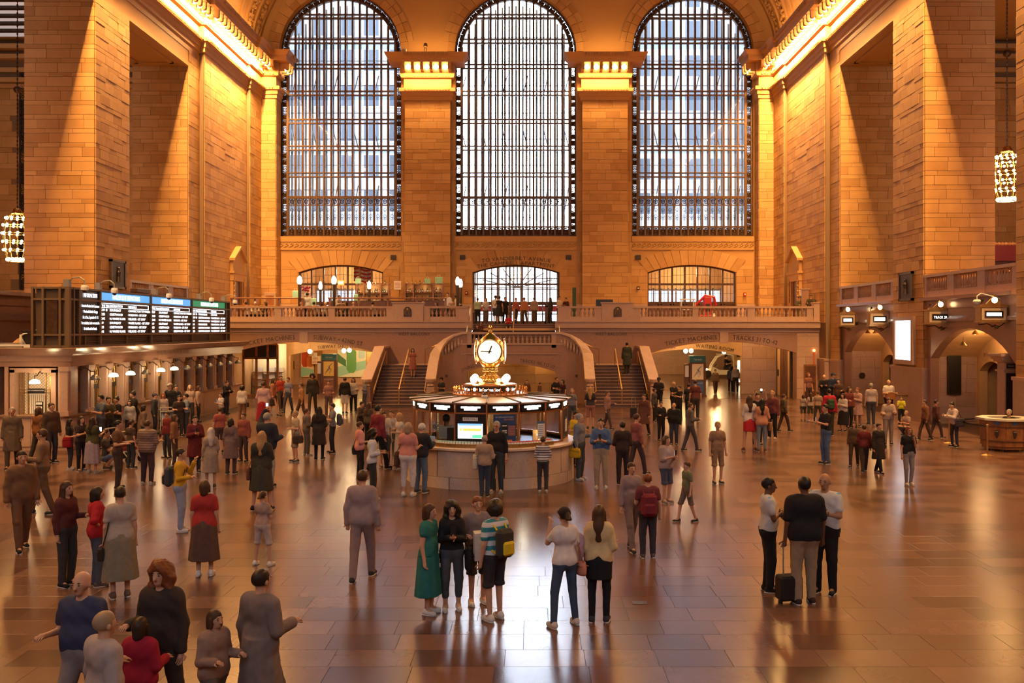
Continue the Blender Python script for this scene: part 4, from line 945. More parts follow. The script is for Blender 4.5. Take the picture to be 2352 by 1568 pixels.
def wrap(s, size, a_c, r, z, width, m_, parent, nm='words'):
    ls, W = letters(s, size, 0.06, 1.0); k = width/W; mb = MB()
    for x, vs, fs, wd in ls: mb.add([(r*math.cos(a_c+((x+px_)*k-width/2)/r), r*math.sin(a_c+((x+px_)*k-width/2)/r), z+pz_) for px_, pz_ in vs], fs)
    return mb.build(nm, m_, parent)
wrap('Information', 0.125, -PI/2+0.03, 0.722, 2.42, 0.60, M['led'], dp_); 
for a in (-PI/2-0.60, -PI/2+0.78):
    mb = MB(); mb.lathe([(0.05,0),(0.05,0.01)],0,0,0,14); o = mb.build('disc', M['led'], dp_); o.location = (0.713*math.cos(a),0.713*math.sin(a),2.463); o.rotation_euler = (PI/2,0,a+PI/2)
wrap('Information', 0.125, -PI/2-1.28, 0.722, 2.42, 0.60, M['led'], dp_); wrap('Information', 0.125, -PI/2+1.36, 0.722, 2.42, 0.60, M['led'], dp_)
# booth lamps
for i, (x, y, r) in enumerate(((-0.43,-0.5,.1),(0.43,-0.5,.1),(-0.27,-0.3,.05),(0.25,-0.3,.05),(-0.45,0.45,.1),(0.45,0.45,.1))):
    mb = MB(); mb.lathe([(0.08,0),(0.03,0.03),(0.03,0.06)], x, y, 2.6, 8); l = mb.build('lamp_holder', M['brass'], bo); mb = MB(); mb.ball(x,y,2.66+r*.8,r,r,r*1.05,10,8); mb.build('bulb', M['bulb_hot'], l, smooth=True)
# ARRIVALS panel, poster, notices
def onpanel(i, f=0.5, off=0.03):
    (x0,y0),(x1,y1) = V[i%16], V[(i+1)%16]; mx, my = x0+(x1-x0)*f, y0+(y1-y0)*f; rz = math.atan2(y1-y0,x1-x0); cx_, cy_ = (x0+x1)/2, (y0+y1)/2; d = math.hypot(cx_,cy_)
    return mx+cx_/d*off, my+cy_/d*off, rz, (math.cos(rz),math.sin(rz),0)
x, y, rz, rt = onpanel(15); mb = MB(); mb.rbox(x-.0,y,1.53,0.80,0.05,0.80,rz); ap = mb.build('arrivals_panel', sign_bl, bo)
x, y, rz, rt = onpanel(15,.5,.06); mb = MB(); mb.rbox(x,y,1.80,0.40,0.012,0.09,rz); pn = mb.build('name_plate', M['white'], ap); x, y, rz, rt = onpanel(15,.5,.07); text('words', 'ARRIVALS', 0.09, M['engraved'], ap, (x,y,1.775), rt, width=.35, depth=0)
x, y, rz, rt = onpanel(15,.5,.06); mb = MB(); mb.rbox(x,y,1.49,0.66,0.02,0.38,rz); mb.build('screen', mat('screen_pale', (1,1,1), .3, emit=1.6, ecol=(.9,.97,.85)), ap)
for z, h, f, wd, c in ((1.66,.05,.5,.62,(.15,.35,.9)),(1.60,.05,.6,.40,(.6,.75,1)),(1.53,.07,.58,.44,(1,.45,.1)),(1.53,.07,.2,.05,(1,.45,.1)),(1.53,.07,.3,.05,(1,.45,.1)),(1.36,.08,.72,.25,(.1,.8,.3))):
    x, y, rz, rt = onpanel(15,f,.075); mb = MB(); mb.rbox(x,y,z,wd,0.01,h,rz); mb.build('screen_block', mat('screen_colour', c, .3, emit=1.5), ap)
x, y, rz, rt = onpanel(0,.55,.03); mb = MB(); mb.rbox(x,y,1.55,0.58,0.02,0.74,rz); tp = mb.build('ticket_poster', mat('poster_navy', (0.015,0.05,0.14), 0.4), bo)
x, y, rz, rt = onpanel(0,.55,.045); text('words','BUY METRO-NORTH TICKETS',0.05,M['white'],tp,(x,y,1.83),rt,width=.44,depth=0); text('words','ANYTIME,',0.06,PT['ltblue'],tp,(x-.12,y+.05*0,1.765),rt,width=.2,depth=.01); x2,y2,_,_=onpanel(0,.68,.045); text('words','ANYWHERE',0.06,PT['orange'],tp,(x2,y2,1.765),rt,width=.25,depth=.01)
mb = MB(); mb.rbox(x,y,1.53,0.15,0.012,0.34,rz); mb.build('phone_print', M['black'], tp); mb = MB(); 
for z in (1.63,1.5,1.45): mb.rbox(x,y-.012,z,0.12,0.006,0.03,rz)
mb.build('phone_screen', M['white'], tp); mb = MB(); x3,y3,_,_ = onpanel(0,.78,.042)
for k in range(12): mb.rbox(x3,y3,1.62-.022*k,0.19,0.006,0.007,rz+0.0)
mb.build('line_print', PT['orange'], tp); mb = MB(); mb.rbox(x,y,1.24,.4,.008,.05,rz); mb.build('footer_print', PT['orange'], tp)
for i, f, z, wd, h in ((1,.82,1.47,.22,.46),(3,.6,1.5,.3,.4)):
    x, y, rz, rt = onpanel(i,f,.03); mb = MB(); mb.rbox(x,y,z,wd,.012,h,rz); n_ = mb.build('notice', M['white'], bo); mb = MB(); mb.rbox(x+.0,y-.008,z+h/2-.03,wd,.012,.06,rz)
    for k in range(6): mb.rbox(x,y-.008,z+h/2-.12-.05*k,wd*.7,.012,.012,rz)
    mb.build('print', PT['blue'], n_)
x, y, rz, rt = onpanel(3,.5,.02); mb = MB(); mb.rbox(x,y,1.53,.8,.02,.8,rz); mb.build('blind_panel', M['black'], bo)
# inside: desk, chair, clerk's things
mb = MB(); mb.lathe([(1.3,0.75),(1.95,0.75),(1.95,0.8),(1.3,0.8)],0,0,0,32,cap=False); mb.build('inner_desk', M['wood'], bo); mb = MB(); mb.lathe([(0.28,0.0),(0.28,2.2)],0,0,0,12); mb.build('inner_column', M['brass_dull'], bo)
for k in range(8): a = k*PI/4+.3; mb = MB(); mb.tube([(1.5*math.cos(a),1.5*math.sin(a),.8),(1.5*math.cos(a),1.5*math.sin(a),2.2)],.03,6); mb.build('inner_post', M['brass'], bo)
point('booth_light', (BX, BY-0.9, 2.0), 26, (1.0,0.85,0.6), 0.1); point('booth_light', (BX+.9, BY-0.2, 2.0), 20, (1.0,0.85,0.6), 0.1)
t = thing('office_chair', 'black mesh-backed office chair behind the booth glass left of the arrivals screen', 'chair', (BX-.85,BY-1.35,0)); mb = MB(); mb.bbox(-.24,.24,-.04,.03,.85,1.5,.02); mb.build('backrest', M['black'], t); mb = MB(); mb.bbox(-.24,.24,0,.48,.62,.7,.02); mb.build('seat', M['black'], t); mb = MB(); mb.lathe([(.28,0),(.28,.04),(.03,.08),(.03,.62)],0,.2,0,8); mb.build('pedestal', M['grey'], t)
t = thing('desk_fan', 'black desk fan on a stand inside the booth', 'fan', (BX-1.45,BY-1.05,.8)); mb = MB(); mb.lathe([(.12,0),(.12,.03),(.02,.05),(.02,.55)],0,0,0,8); mb.build('stand', M['black'], t); mb = MB()
for k in range(14): a = 2*PI*k/14; mb.tube([(0,-.05,.7),(.17*math.cos(a),-.03,.7+.17*math.sin(a)),(.18*math.cos(a),.06,.7+.18*math.sin(a))],.006,4)
mb.build('cage', M['grey'], t); mb = MB(); mb.ball(0,0,.7,.05); mb.build('motor', M['black'], t); mb = MB()
for k in range(4): a = PI/2*k+.3; mb.ball(.08*math.cos(a),.01,.7+.08*math.sin(a),.06,.01,.04,6,4)
mb.build('blade', M['white'], t)
t = thing('cardboard_box', 'brown cardboard box stacked inside the booth at its lamp', 'box', (BX+1.35,BY-1.0,.8)); mb = MB(); mb.bbox(-.17,.17,-.14,.14,0,.62,.006); mb.build('carton', mat('cardboard', (.5,.3,.15), .8), t); mb = MB(); mb.box(-.02,.02,-.145,.145,.0,.625); mb.build('tape', M['white'], t)
t = thing('desk_lamp', 'small glowing desk lamp beside the cardboard box in the booth', 'lamp', (BX+1.42,BY-1.3,.8)); mb = MB(); mb.lathe([(.07,0),(.07,.02),(.012,.04),(.012,.5)],0,0,0,8); mb.build('stand', M['brass'], t); mb = MB(); mb.lathe([(.05,.62),(.13,.5),(.12,.5)],0,0,0,10); mb.build('shade', M['bulb'], t)
t = thing('computer_monitor', 'tall white glowing computer screen inside the booth', 'monitor', (BX-.28-.3,BY-1.0,.8)); mb = MB(); mb.bbox(-.07,.07,-.02,.02,.45,1.05,.01); mb.build('screen', mat('blue_white_screen',(.7,.8,1),.3,emit=1.5), t); mb = MB(); mb.lathe([(.09,0),(.09,.02),(.02,.03),(.02,.45)],0,0.03,0,8); mb.build('stand', M['grey'], t)
t = thing('wipes_tub', 'small yellow tub standing on the booth desk', 'tub', (BX+.78,BY-1.62,.8)); mb = MB(); mb.lathe([(.045,0),(.045,.42),(.04,.45)],0,0,0,10); mb.build('tub', PT['yellow'], t); mb = MB(); mb.lathe([(.046,.43),(.046,.48),(0,.5)],0,0,0,10); mb.build('lid', M['white'], t)
# timetable rack on the counter
ra = thing('timetable_rack', 'curved brass rack of coloured timetables along the booth counter', 'rack', (BX,BY,1.075))
A0, A1 = -PI/2-0.73, -PI/2+0.86
mb = MB(); arcpanel(mb, 2.2, 2.3, A0, A1, 0, 0.09, 24); mb.build('tray', M['brass_dull'], ra); mb = MB(); arcpanel(mb, 2.17, 2.2, A0, A1, 0, 0.13, 24); mb.build('back_rail', M['brass'], ra)
cols = [PT['teal'], PT['ltblue'], mat('print_crimson',(.55,.04,.06),.5)]; tt = []
for c in cols: mb = MB(); mb.bbox(-.034,.034,-.006,.006,0,.085,.002); mb.cur = 1; mb.box(-.034,.034,-.008,-.004,.05,.078); tt.append(mb.mesh('timetable', [M['white'], c]))
for k in range(44):
    a = A0+.02+(A1-A0-.04)*k/43; ci = 0 if k < 15 else (1 if k < 26 else 2)
    obj('timetable', tt[ci], ra, (2.25*math.cos(a),2.25*math.sin(a),.075), (-.35,0,a+PI/2))
t = thing('dome_camera', 'white dome camera on the front edge of the booth roof', 'camera', (BX-.1,BY-1.18,2.3)); mb = MB(); mb.lathe([(.09,-.01),(.09,.04),(.06,.06)],0,0,0,10); mb.build('housing', M['white'], t); mb = MB(); mb.ball(0,0,.07,.06,.06,.05,10,6); mb.build('dome', M['black'], t)

# ================================================================ CLOCK
ck = thing('four_faced_clock', 'polished brass clock with glowing opal faces on top of the information booth', 'clock', (BX,BY,2.6))
mb = MB(); prof = [(.42,0),(.42,.03),(.40,.06),(.36,.09),(.34,.12)]; mb.lathe(prof,0,0,0,24); mb.build('base', M['brass'], ck, smooth=True)
rb = MB(); N_ = 24
for k in range(N_):
    a = 2*PI*k/N_; pts = [(r*math.cos(a), r*math.sin(a), z) for r, z in ((.34,.10),(.30,.14),(.22,.19),(.17,.26),(.155,.33))]; rb.tube(pts, [.03,.028,.02,.015,.015], 5)
rb.build('flute', M['brass'], ck, smooth=True, kind='stuff')
mb = MB(); mb.lathe([(.33,.08),(.27,.15),(.2,.2),(.155,.27),(.145,.33),(.2,.34),(.2,.36),(.15,.37),(.15,.39),(.19,.40),(.19,.425),(.14,.44)],0,0,0,24); mb.build('pedestal', M['brass'], ck, smooth=True)
bd = MB()
for z, r, n in ((.35,.2,18),(.413,.19,18),(.47,.2,16)):
    for k in range(n): a = 2*PI*k/n; bd.ball(r*math.cos(a), r*math.sin(a), z, .02,.02,.018,6,4)
bd.build('beading', M['brass'], ck, smooth=True, kind='stuff')
body = MB(); body.lathe([(.14,.43),(.2,.47),(.27,.53),(.34,.62),(.385,.74),(.40,.90),(.385,1.06),(.35,1.14),(.33,1.18),(.26,1.25),(.16,1.33),(.07,1.40),(.05,1.44)],0,0,0,32); body.build('case', M['brass'], ck, smooth=True)
opal = mat('opal_glass_lit', (1,.95,.8), .3, emit=1.35, ecol=(1.0,.86,.58))
num = M['engraved']
for q in range(4):
    e = bpy.data.objects.new('clock_face', None)
    mb = MB(); mb.lathe([(.32,0),(.318,.035),(.27,.06),(.15,.08),(0.0,.085)],0,0,0,32); fc = mb.build('dial', opal, ck, smooth=True); fc.rotation_euler = (PI/2,0,q*PI/2); rr = .365
    dx, dy = math.sin(q*PI/2), -math.cos(q*PI/2); fc.location = (dx*rr, dy*rr, .9)
    mb = MB(); pts = [(.33*math.cos(2*PI*k/28),.33*math.sin(2*PI*k/28),.02) for k in range(29)]; mb.tube(pts,.028,6,False); mb.build('bezel', M['brass'], fc, smooth=True)
    if q == 0:
        mb = MB()
        for k in range(60): a = 2*PI*k/60; mb.rbox(.285*math.cos(a),.285*math.sin(a),.068,.012,.006,.008,a)
        mb.build('minute_marks', num, fc)
        for h in range(1,13):
            a = PI/2-h*PI/6; text('numeral', str(h), .06, num, fc, (.235*math.cos(a),.235*math.sin(a)-.02,.078), (1,0,0), (0,1,0), depth=0.002)
    for nm, an, L, wd in (('minute_hand', PI-.05+(.0), .27,.014),('hour_hand', PI/2-.38,.19,.022)):
        mb = MB(); c, s = math.cos(an), math.sin(an); z = .1
        mb.add([(-.06*c-s*wd,-.06*s+c*wd,z),(-.06*c+s*wd,-.06*s-c*wd,z),(L*.8*c+s*wd*.8,L*.8*s-c*wd*.8,z),(L*c,L*s,z),(L*.8*c-s*wd*.8,L*.8*s+c*wd*.8,z)],[(0,1,2,3,4)]); mb.ball(0,0,z,.025,.025,.01,8,4); mb.build(nm, num, fc)
mb = MB(); mb.lathe([(.05,1.42),(.075,1.45),(.05,1.47),(.03,1.49),(.065,1.52),(.07,1.56),(.05,1.60),(.02,1.635),(0,1.65)],0,0,0,14); mb.build('acorn_finial', M['brass'], ck, smooth=True)

# ================================================================ TICKET OFFICE
to = thing('ticket_office', 'long marble ticket office with barred windows under the departure board', 'ticket office')
TX, TY0, TY1 = -15.6, 31.7, 50.4
mb = MB(); mb.box(-26,TX-.55,TY0+.55,TY1-.1,0,3.3); mb.build('core', M['wood_dark'], to)
mb = MB(); mb.box(-26,TX-.1,TY0+.1,TY1,0,1.15); mb.build('dado', M['marble_dull'], to)
dd = Ashlar(to, M['marble_dull'], 'panel', 60); dd.face((TX-.1,TY0),(0,1),18.7,0.12,1.12,(1,0),1.0,1.0,1.44,.03,seed=5); dd.face((-26,TY0+.1),(1,0),10.3,0.12,1.12,(0,-1),1,1,1.3,.03,seed=6); dd.finish()
mb = MB(); prof = [(0,1.13),(.30,1.13),(.32,1.2),(0,1.21)]
mb.sweep(prof, [(TX-.3,TY1,1,0,0),(TX-.3+.0,TY0+.3,1,-1,0),(-26,TY0+.3,0,-1,0)]); mb.build('counter', M['marble_dull'], to)
mb = MB(); prof = [(-.5,2.85),(.02,2.85),(.02,3.02),(.07,3.03),(.07,3.22),(.12,3.24),(.2,3.28),(.3,3.38),(.38,3.47),(-.5,3.47)]
mb.sweep(prof, [(TX,TY1,1,1,0),(TX,TY0,1,-1,0),(-26,TY0,0,-1,0)]); mb.build('cornice', M['marble'], to)
text('lettering', 'MTA METRO-NORTH TICKETS', 0.3, M['engraved'], to, (TX+.07,40.8,3.06), (0,1,0), width=3.9)
pm = MB(); pm.bbox(-.25,.04,-.2,.2,1.2,2.86,.01); pm.box(-.25,.08,-.23,.23,1.2,1.36); pm.box(-.25,.08,-.23,.23,2.7,2.86); pm.box(-.25,.06,-.06,.06,1.36,2.7); pil_me = pm.mesh('pilaster', [M['marble_dull']])
WY = [32.35+1.44*k for k in range(12)]
for k in range(13):
    obj('pilaster', pil_me, to, (TX, 32.35+1.44*(k-.5)+.02, 0), None, (1,1.1,1))
lat = MB()
for i in range(-4,5):
    for sg in (-1,1):
        a = i*.16; p0 = (0,a-.24*sg,2.05); p1 = (0,a+.24*sg,2.75)
        lat.tube([p for p in (p0,p1)],.008,4)
# keep the lattice inside the frame
for i, p in enumerate(lat.v): lat.v[i] = (p[0], max(-.36,min(.36,p[1])), p[2])
for z in (1.22,2.0,2.08,2.78): lat.box(-.02,.02,-.38,.38,z-.02,z+.02)
for y in (-.38,.38): lat.box(-.02,.02,y-.02,y+.02,1.2,2.8)
for i in range(-3,4): lat.tube([(0,i*.1,1.22),(0,i*.1,2.0)],.007,4)
lat_me = lat.mesh('grille', [M['brass_dull']])
wn = MB(); wn.box(-.1,-.08,-.4,.4,1.2,2.8); bk_me = wn.mesh('window_back', [M['wood_dark']]); wn = MB(); wn.box(-.1,-.08,-.4,.4,1.2,2.8); lit_me = wn.mesh('window_back', [mat('dim_lit_window',(.35,.2,.08),.7,emit=.25,ecol=(1,.6,.25))])
sg = MB(); sg.box(0,.03,-.3,.3,1.98,2.14); sg_me = sg.mesh('name_plate', [M['black']])
for k, y in enumerate(WY):
    obj('window_back', lit_me if k in (1,2,4,5) else bk_me, to, (TX-.28,y,0)); obj('grille', lat_me, to, (TX-.2,y,0)); obj('name_plate', sg_me, to, (TX-.17,y,0))
# the frontal gate window
fx = PX(70,31.5); mb = MB()
for a,b,c,d in ((fx-.78,fx-.62,1.2,2.75),(fx+.62,fx+.78,1.2,2.75),(fx-.78,fx+.78,2.65,2.8)): mb.box(a,b,TY0-.06,TY0+.5,c,d)
for a,b,c,d in ((fx-.98,fx-.84,1.2,2.86),(fx+.84,fx+.98,1.2,2.86)): mb.box(a,b,TY0-.02,TY0+.5,c,d)
mb.box(fx+1.0,fx+1.25,TY0-.08,TY0+.5,1.2,2.86); mb.box(fx-1.5,fx-1.2,TY0-.08,TY0+.5,1.2,2.86); mb.box(-26,fx-1.6,TY0+.1,TY0+.5,1.2,2.86); mb.build('casing', M['marble_dull'], to)
mb = MB(); mb.box(fx-.62,fx+.62,TY0+.5,TY0+.53,1.2,2.7); mb.build('window_back', mat('lit_gate_room',(.7,.5,.3),.8,emit=.35,ecol=(1,.7,.35)), to)
g = MB(); 
for x in (-.6,-.45,-.3,.3,.45,.6): g.box(fx+x-.015,fx+x+.015,TY0+.22,TY0+.26,1.2,2.68)
for z in (1.22,1.95,2.05,2.66): g.box(fx-.62,fx+.62,TY0+.22,TY0+.26,z-.015,z+.015)
for x0, x1, z0, z1 in ((-.45,-.3,1.2,2.66),(.3,.45,1.2,2.66),(-.3,.3,2.05,2.66),(-.6,-.45,1.2,2.66),(.45,.6,1.2,2.66)):
    st_ = .15; z = z0
    while z < z1-.02:
        x = x0
        while x < x1-.01: 
            e, f = min(x+.1,x1), min(z+.1,z1); g.tube([(fx+x,TY0+.24,z),(fx+e,TY0+.24,f)],.006,3); g.tube([(fx+e,TY0+.24,z),(fx+x,TY0+.24,f)],.006,3); x += .1
        z += .1
for k in range(9): g.tube([(fx-.27+.067*k,TY0+.24,1.22),(fx-.27+.067*k,TY0+.24,1.88)],.009,4)
g.build('grille', M['brass_dull'], to); mb = MB(); mb.box(fx-.29,fx+.27,TY0+.16,TY0+.2,1.93,2.1); np_ = mb.build('name_plate', M['black'], to); text('words','Ticket Vending Machine Assistance',.06,M['white'],np_,(fx-.01,TY0+.15,2.02),width=.5)
mb = MB(); mb.box(fx+.05,fx+.27,TY0+.05,TY0+.12,1.21,1.66); lr = mb.build('leaflet_rack', M['bronze_black'], to); mb = MB()
for z in (1.28,1.42,1.56):
    for k in range(4): mb.box(fx+.065+.05*k,fx+.105+.05*k,TY0+.04,TY0+.05,z,z+.08)
mb.build('leaflet', M['white'], lr)
# bracket lamps of the ticket windows
def bracket_lamp(x, y, z, on, lb, face):
    t = thing('bracket_lamp', lb, 'lamp', (x,y,z), face, 'bracket lamps over the ticket windows')
    mb = MB(); mb.tube([(-.48,0,.34),(-.3,0,.36),(-.15,0,.24),(0,0,.24),(0,0,.12)],.018,6); mb.ball(-.46,0,.33,.05); mb.build('arm', M['bronze'], t)
    mb = MB()
    if on: mb.lathe([(.05,.12),(.14,.08),(.17,0),(.15,-.02),(.0,-.03)],0,0,0,12); mb.build('shade', M['bulb_hot'], t, smooth=True)
    else: mb.lathe([(.06,.12),(.1,.1),(.18,.0),(.18,-.06),(.16,-.06)],0,0,0,8); mb.build('shade', M['grey'], t)
    return t
ords = ['first','second','third','fourth','fifth','sixth','seventh','eighth','ninth','tenth','eleventh','twelfth']
for k, y in enumerate(WY):
    on = k in (1,2,4,5)
    bracket_lamp(TX+.5, y+.05, 2.42, on, '%s bracket lamp over the %s ticket window from the gate' % ('lit white-shaded' if on else 'unlit dark', ords[k]), 0)
    if on: point('ticket_light', (TX+.5,y+.05,2.3), 7, (1,.7,.38), .08)
bracket_lamp(PX(78,31.2), TY0-.45, 2.32, True, 'lit white-shaded lamp hanging in front of the ornamental gate window', -PI/2); point('ticket_light', (PX(78,31.2),31.1,2.2), 9, (1,.7,.38), .08)

# ================================================================ DEPARTURE BOARD
db = thing('departure_board', 'long dark departure board with lit train times on top of the ticket office', 'board')
DX, Z0b, Z1b = -16.3, 3.48, 5.62; fr_m = mat('board_frame', (0.17,0.11,0.06), 0.5, .3); dk = mat('board_dark', (0.012,0.008,0.007), 0.25)
YY = [33.0, 35.4, 40.15, 45.0, 50.0, 50.6]
mb = MB(); mb.box(-17.5,DX-.12,33.1,50.5,Z0b,Z1b-.03); mb.build('cabinet', mat('board_body',(0.09,0.055,0.03),.6), db)
for y in (33.0,33.35,33.75,35.42,40.15,45.0,50.05,50.56): mb = MB(); mb.box(DX-.12,DX+.03,y-.04,y+.04,Z0b,Z1b); mb.build('frame_post', fr_m, db)
for z in (Z0b+.03,3.92,5.18,Z1b-.04): mb = MB(); mb.box(DX-.12,DX+.02,33.0,50.6,z-.035,z+.035); mb.build('frame_rail', fr_m, db)
for y in (34.3,37.8,42.6,47.5): mb = MB(); mb.box(DX-.12,DX-.02,y-.03,y+.03,Z0b,3.9); mb.build('frame_post', fr_m, db)
for x in (-17.57,-17.2,-16.6,-16.3): mb = MB(); mb.box(x-.04,x+.04,32.95,33.1,Z0b,Z1b); mb.build('frame_post', fr_m, db)
for z in (Z0b+.03,3.92,5.18,Z1b-.04): mb = MB(); mb.box(-17.6,-16.27,32.97,33.1,z-.035,z+.035); mb.build('frame_rail', fr_m, db)
mb = MB(); mb.box(-17.1,-16.7,33.0,33.12,3.95,5.15); mb.build('end_panel', M['bronze'], db)
lv = MB()
for k in range(16): lv.box(DX-.1,DX-.05,33.45,33.7,3.97+.075*k,4.0+.075*k)
for (a,b) in ((34.34,35.38),(35.5,37.76),(37.84,40.1),(40.2,42.56),(42.64,44.95),(45.05,47.46),(47.54,50.0)):
    for k in range(4): lv.box(DX-.11,DX-.06,a,b,3.56+.08*k,3.59+.08*k)
lv.build('louvre', mat('louvre_dark',(0.05,0.03,0.02),.6), db, kind='stuff')
hd_b = mat('header_blue',(.1,.4,.8),.4,emit=.9,ecol=(.1,.42,.9)); hd_g = mat('header_green',(.02,.3,.15),.4,emit=.5,ecol=(.0,.35,.16))
U3 = (0,1,0)
def scr(a, b, head, hm, rows, cols_):
    mb = MB(); mb.box(DX-.11,DX-.04,a,b,3.97,5.14); s_ = mb.build('screen', dk, db)
    mb = MB(); mb.box(DX-.11,DX-.03,a,b,5.23,5.52); h = mb.build('header', hm, db); text('words', head, .27, M['led'], h, (DX-.03,(a+b)/2,5.28), U3, width=min((b-a)*.6,2.4))
    for r_, row in enumerate(rows):
        z = 4.98-.165*r_
        for cx_, wd in zip(cols_, row): 
            if wd: text('words', wd, .125, M['led'], s_, (DX-.035,a+cx_*(b-a),z), U3, align='l', sx=1.45, track=.03)
    if hm is not dk:
        mb = MB()
        for z in (4.95,5.11): mb.box(DX-.04,DX-.03,a,b-.1,z-.008,z+.008)
        mb.box(DX-.04,DX-.03,b-.12,b-.1,4.95,5.11); mb.build('rule', M['led'], s_)
scr(35.5,40.05,'HARLEM LINE DEPARTURES',hd_b,[('TIME','TRK','DESTINATION','REMARKS'),('12:19','18','SOUTHEAST','CONNECTION TO WASSAIC'),('12:23','','CRESTWOOD','FORDHAM - 1ST STOP'),('12:42','','N. WHITE PLAINS','MELROSE - 1ST STOP'),('1:19','','SOUTHEAST','WHITE PLAINS - 1ST STOP'),('1:23','','CRESTWOOD','FORDHAM - 1ST STOP'),('1:42','','N. WHITE PLAINS','MELROSE - 1ST STOP')],(.0,.09,.17,.54))
scr(40.3,44.85,'HARLEM LINE DEPARTURES',hd_b,[('TIME','TRK','DESTINATION','REMARKS'),('12:19','','SOUTHEAST','CONNECTION TO WASSAIC'),('12:23','','CRESTWOOD','FORDHAM - 1ST STOP'),('12:42','','N. WHITE PLAINS','MELROSE - 1ST STOP'),('1:19','','SOUTHEAST','WHITE PLAINS - 1ST STOP'),('1:23','','CRESTWOOD','FORDHAM - 1ST STOP'),('1:42','','SOUTHEAST','CRESTWOOD - 1ST STOP')],(.0,.09,.17,.54))
scr(45.15,49.9,'HUDSON LINE DEPARTURES',hd_g,[('TIME','TRK','DESTINATION','REMARKS'),('12:15','31','POUGHKEEPSIE','DEPARTED'),('12:20','33','CROTON-HARMON','YANKEES/153 ST - 1ST STOP'),('1:20','','CROTON-HARMON','YANKEES/153 ST - 1ST STOP'),('1:45','','POUGHKEEPSIE','TARRYTOWN - 1ST STOP'),('1:50','','CROTON-HARMON','YANKEES/153 ST - 1ST STOP'),('2:20','','CROTON-HARMON','YANKEES/153 ST - 1ST STOP')],(.0,.09,.17,.55))
mb = MB(); mb.box(DX-.11,DX-.04,33.8,35.36,3.97,5.52); s_ = mb.build('screen', dk, db); text('words','INFORMATION',.22,M['led'],s_,(DX-.03,34.66,5.29),U3,width=1.0)
for k, l in enumerate(('Attention Hudson Line Customers:','Weekend Schedule Change','Sat. & Sun., September 14 - 15','For schedules, check www.mta.info','Or Info Booth for Details.')): text('words', l, .15, M['led'], s_, (DX-.03,34.68,4.93-.21*k), U3, width=(1.22,1.0,1.08,1.22,.9)[k])
for k, (py_, x_, lb) in enumerate(((33.5,.0,'first round security camera from the near end of the board'),(35.9,0,'second round security camera, over the blue header of the board'),(41.3,0,'third round security camera, over the second blue header'),(46.8,0,'fourth round security camera, over the green header'),(50.5,0,'fifth round security camera, at the far end of the board'))):
    t = thing('security_camera', lb, 'camera', (DX+.1,py_,5.62), 0, 'dome cameras along the departure board'); mb = MB(); mb.box(-.5,-.3,-.1,.1,0,.28); mb.tube([(-.35,0,.2),(-.2,0,.34),(.05,0,.36),(.2,0,.25),(.22,0,.05)],.025,6); mb.build('arm', M['grey'], t)
    mb = MB(); mb.lathe([(.1,.08),(.13,.0),(.13,-.1),(.09,-.12)],.22,0,0,10); mb.build('housing', M['white'], t); mb = MB(); mb.ball(.22,0,-.13,.085,.085,.08,8,6); mb.build('lens_dome', M['black'], t)
t = thing('flood_light', 'long dark light fitting lying on top of the board', 'light fitting', (DX-.1,39.3,5.62)); mb = MB(); mb.bbox(-.15,.15,-.7,.7,.02,.2,.02); mb.build('housing', M['bronze'], t); mb = MB(); mb.box(-.05,.05,-.5,-.4,0,.02); mb.box(-.05,.05,.4,.5,0,.02); mb.build('foot', M['grey'], t)
t = thing('equipment_case', 'black equipment box trailing white cables on the ticket office roof', 'equipment', (PX(60,33.2),33.6,3.47)); mb = MB(); mb.bbox(-.25,.25,-.2,.2,.08,.62,.01); mb.build('case', M['black'], t); mb = MB()
for k in range(6): mb.tube([(-.2+.03*k,-.22,.5),(-.28,-.3,.3+.03*k),(-.25+.04*k,-.32,.1),(-.7-.1*k,-.3,.03)],.012,4)
mb.build('cables', M['white'], t, kind='stuff')
for k in range(3): 
    t = thing('cable_run', ('grey','pale','brown')[k]+' metal tray of cables lying on the ticket office roof', 'cable tray', (-19.0,32.6+.5*k,3.47)); mb = MB(); mb.box(-.2,1.3,-.04,.04,0,.06+.05*k); mb.build('tray', M['grey' if k != 1 else 'white'], t)
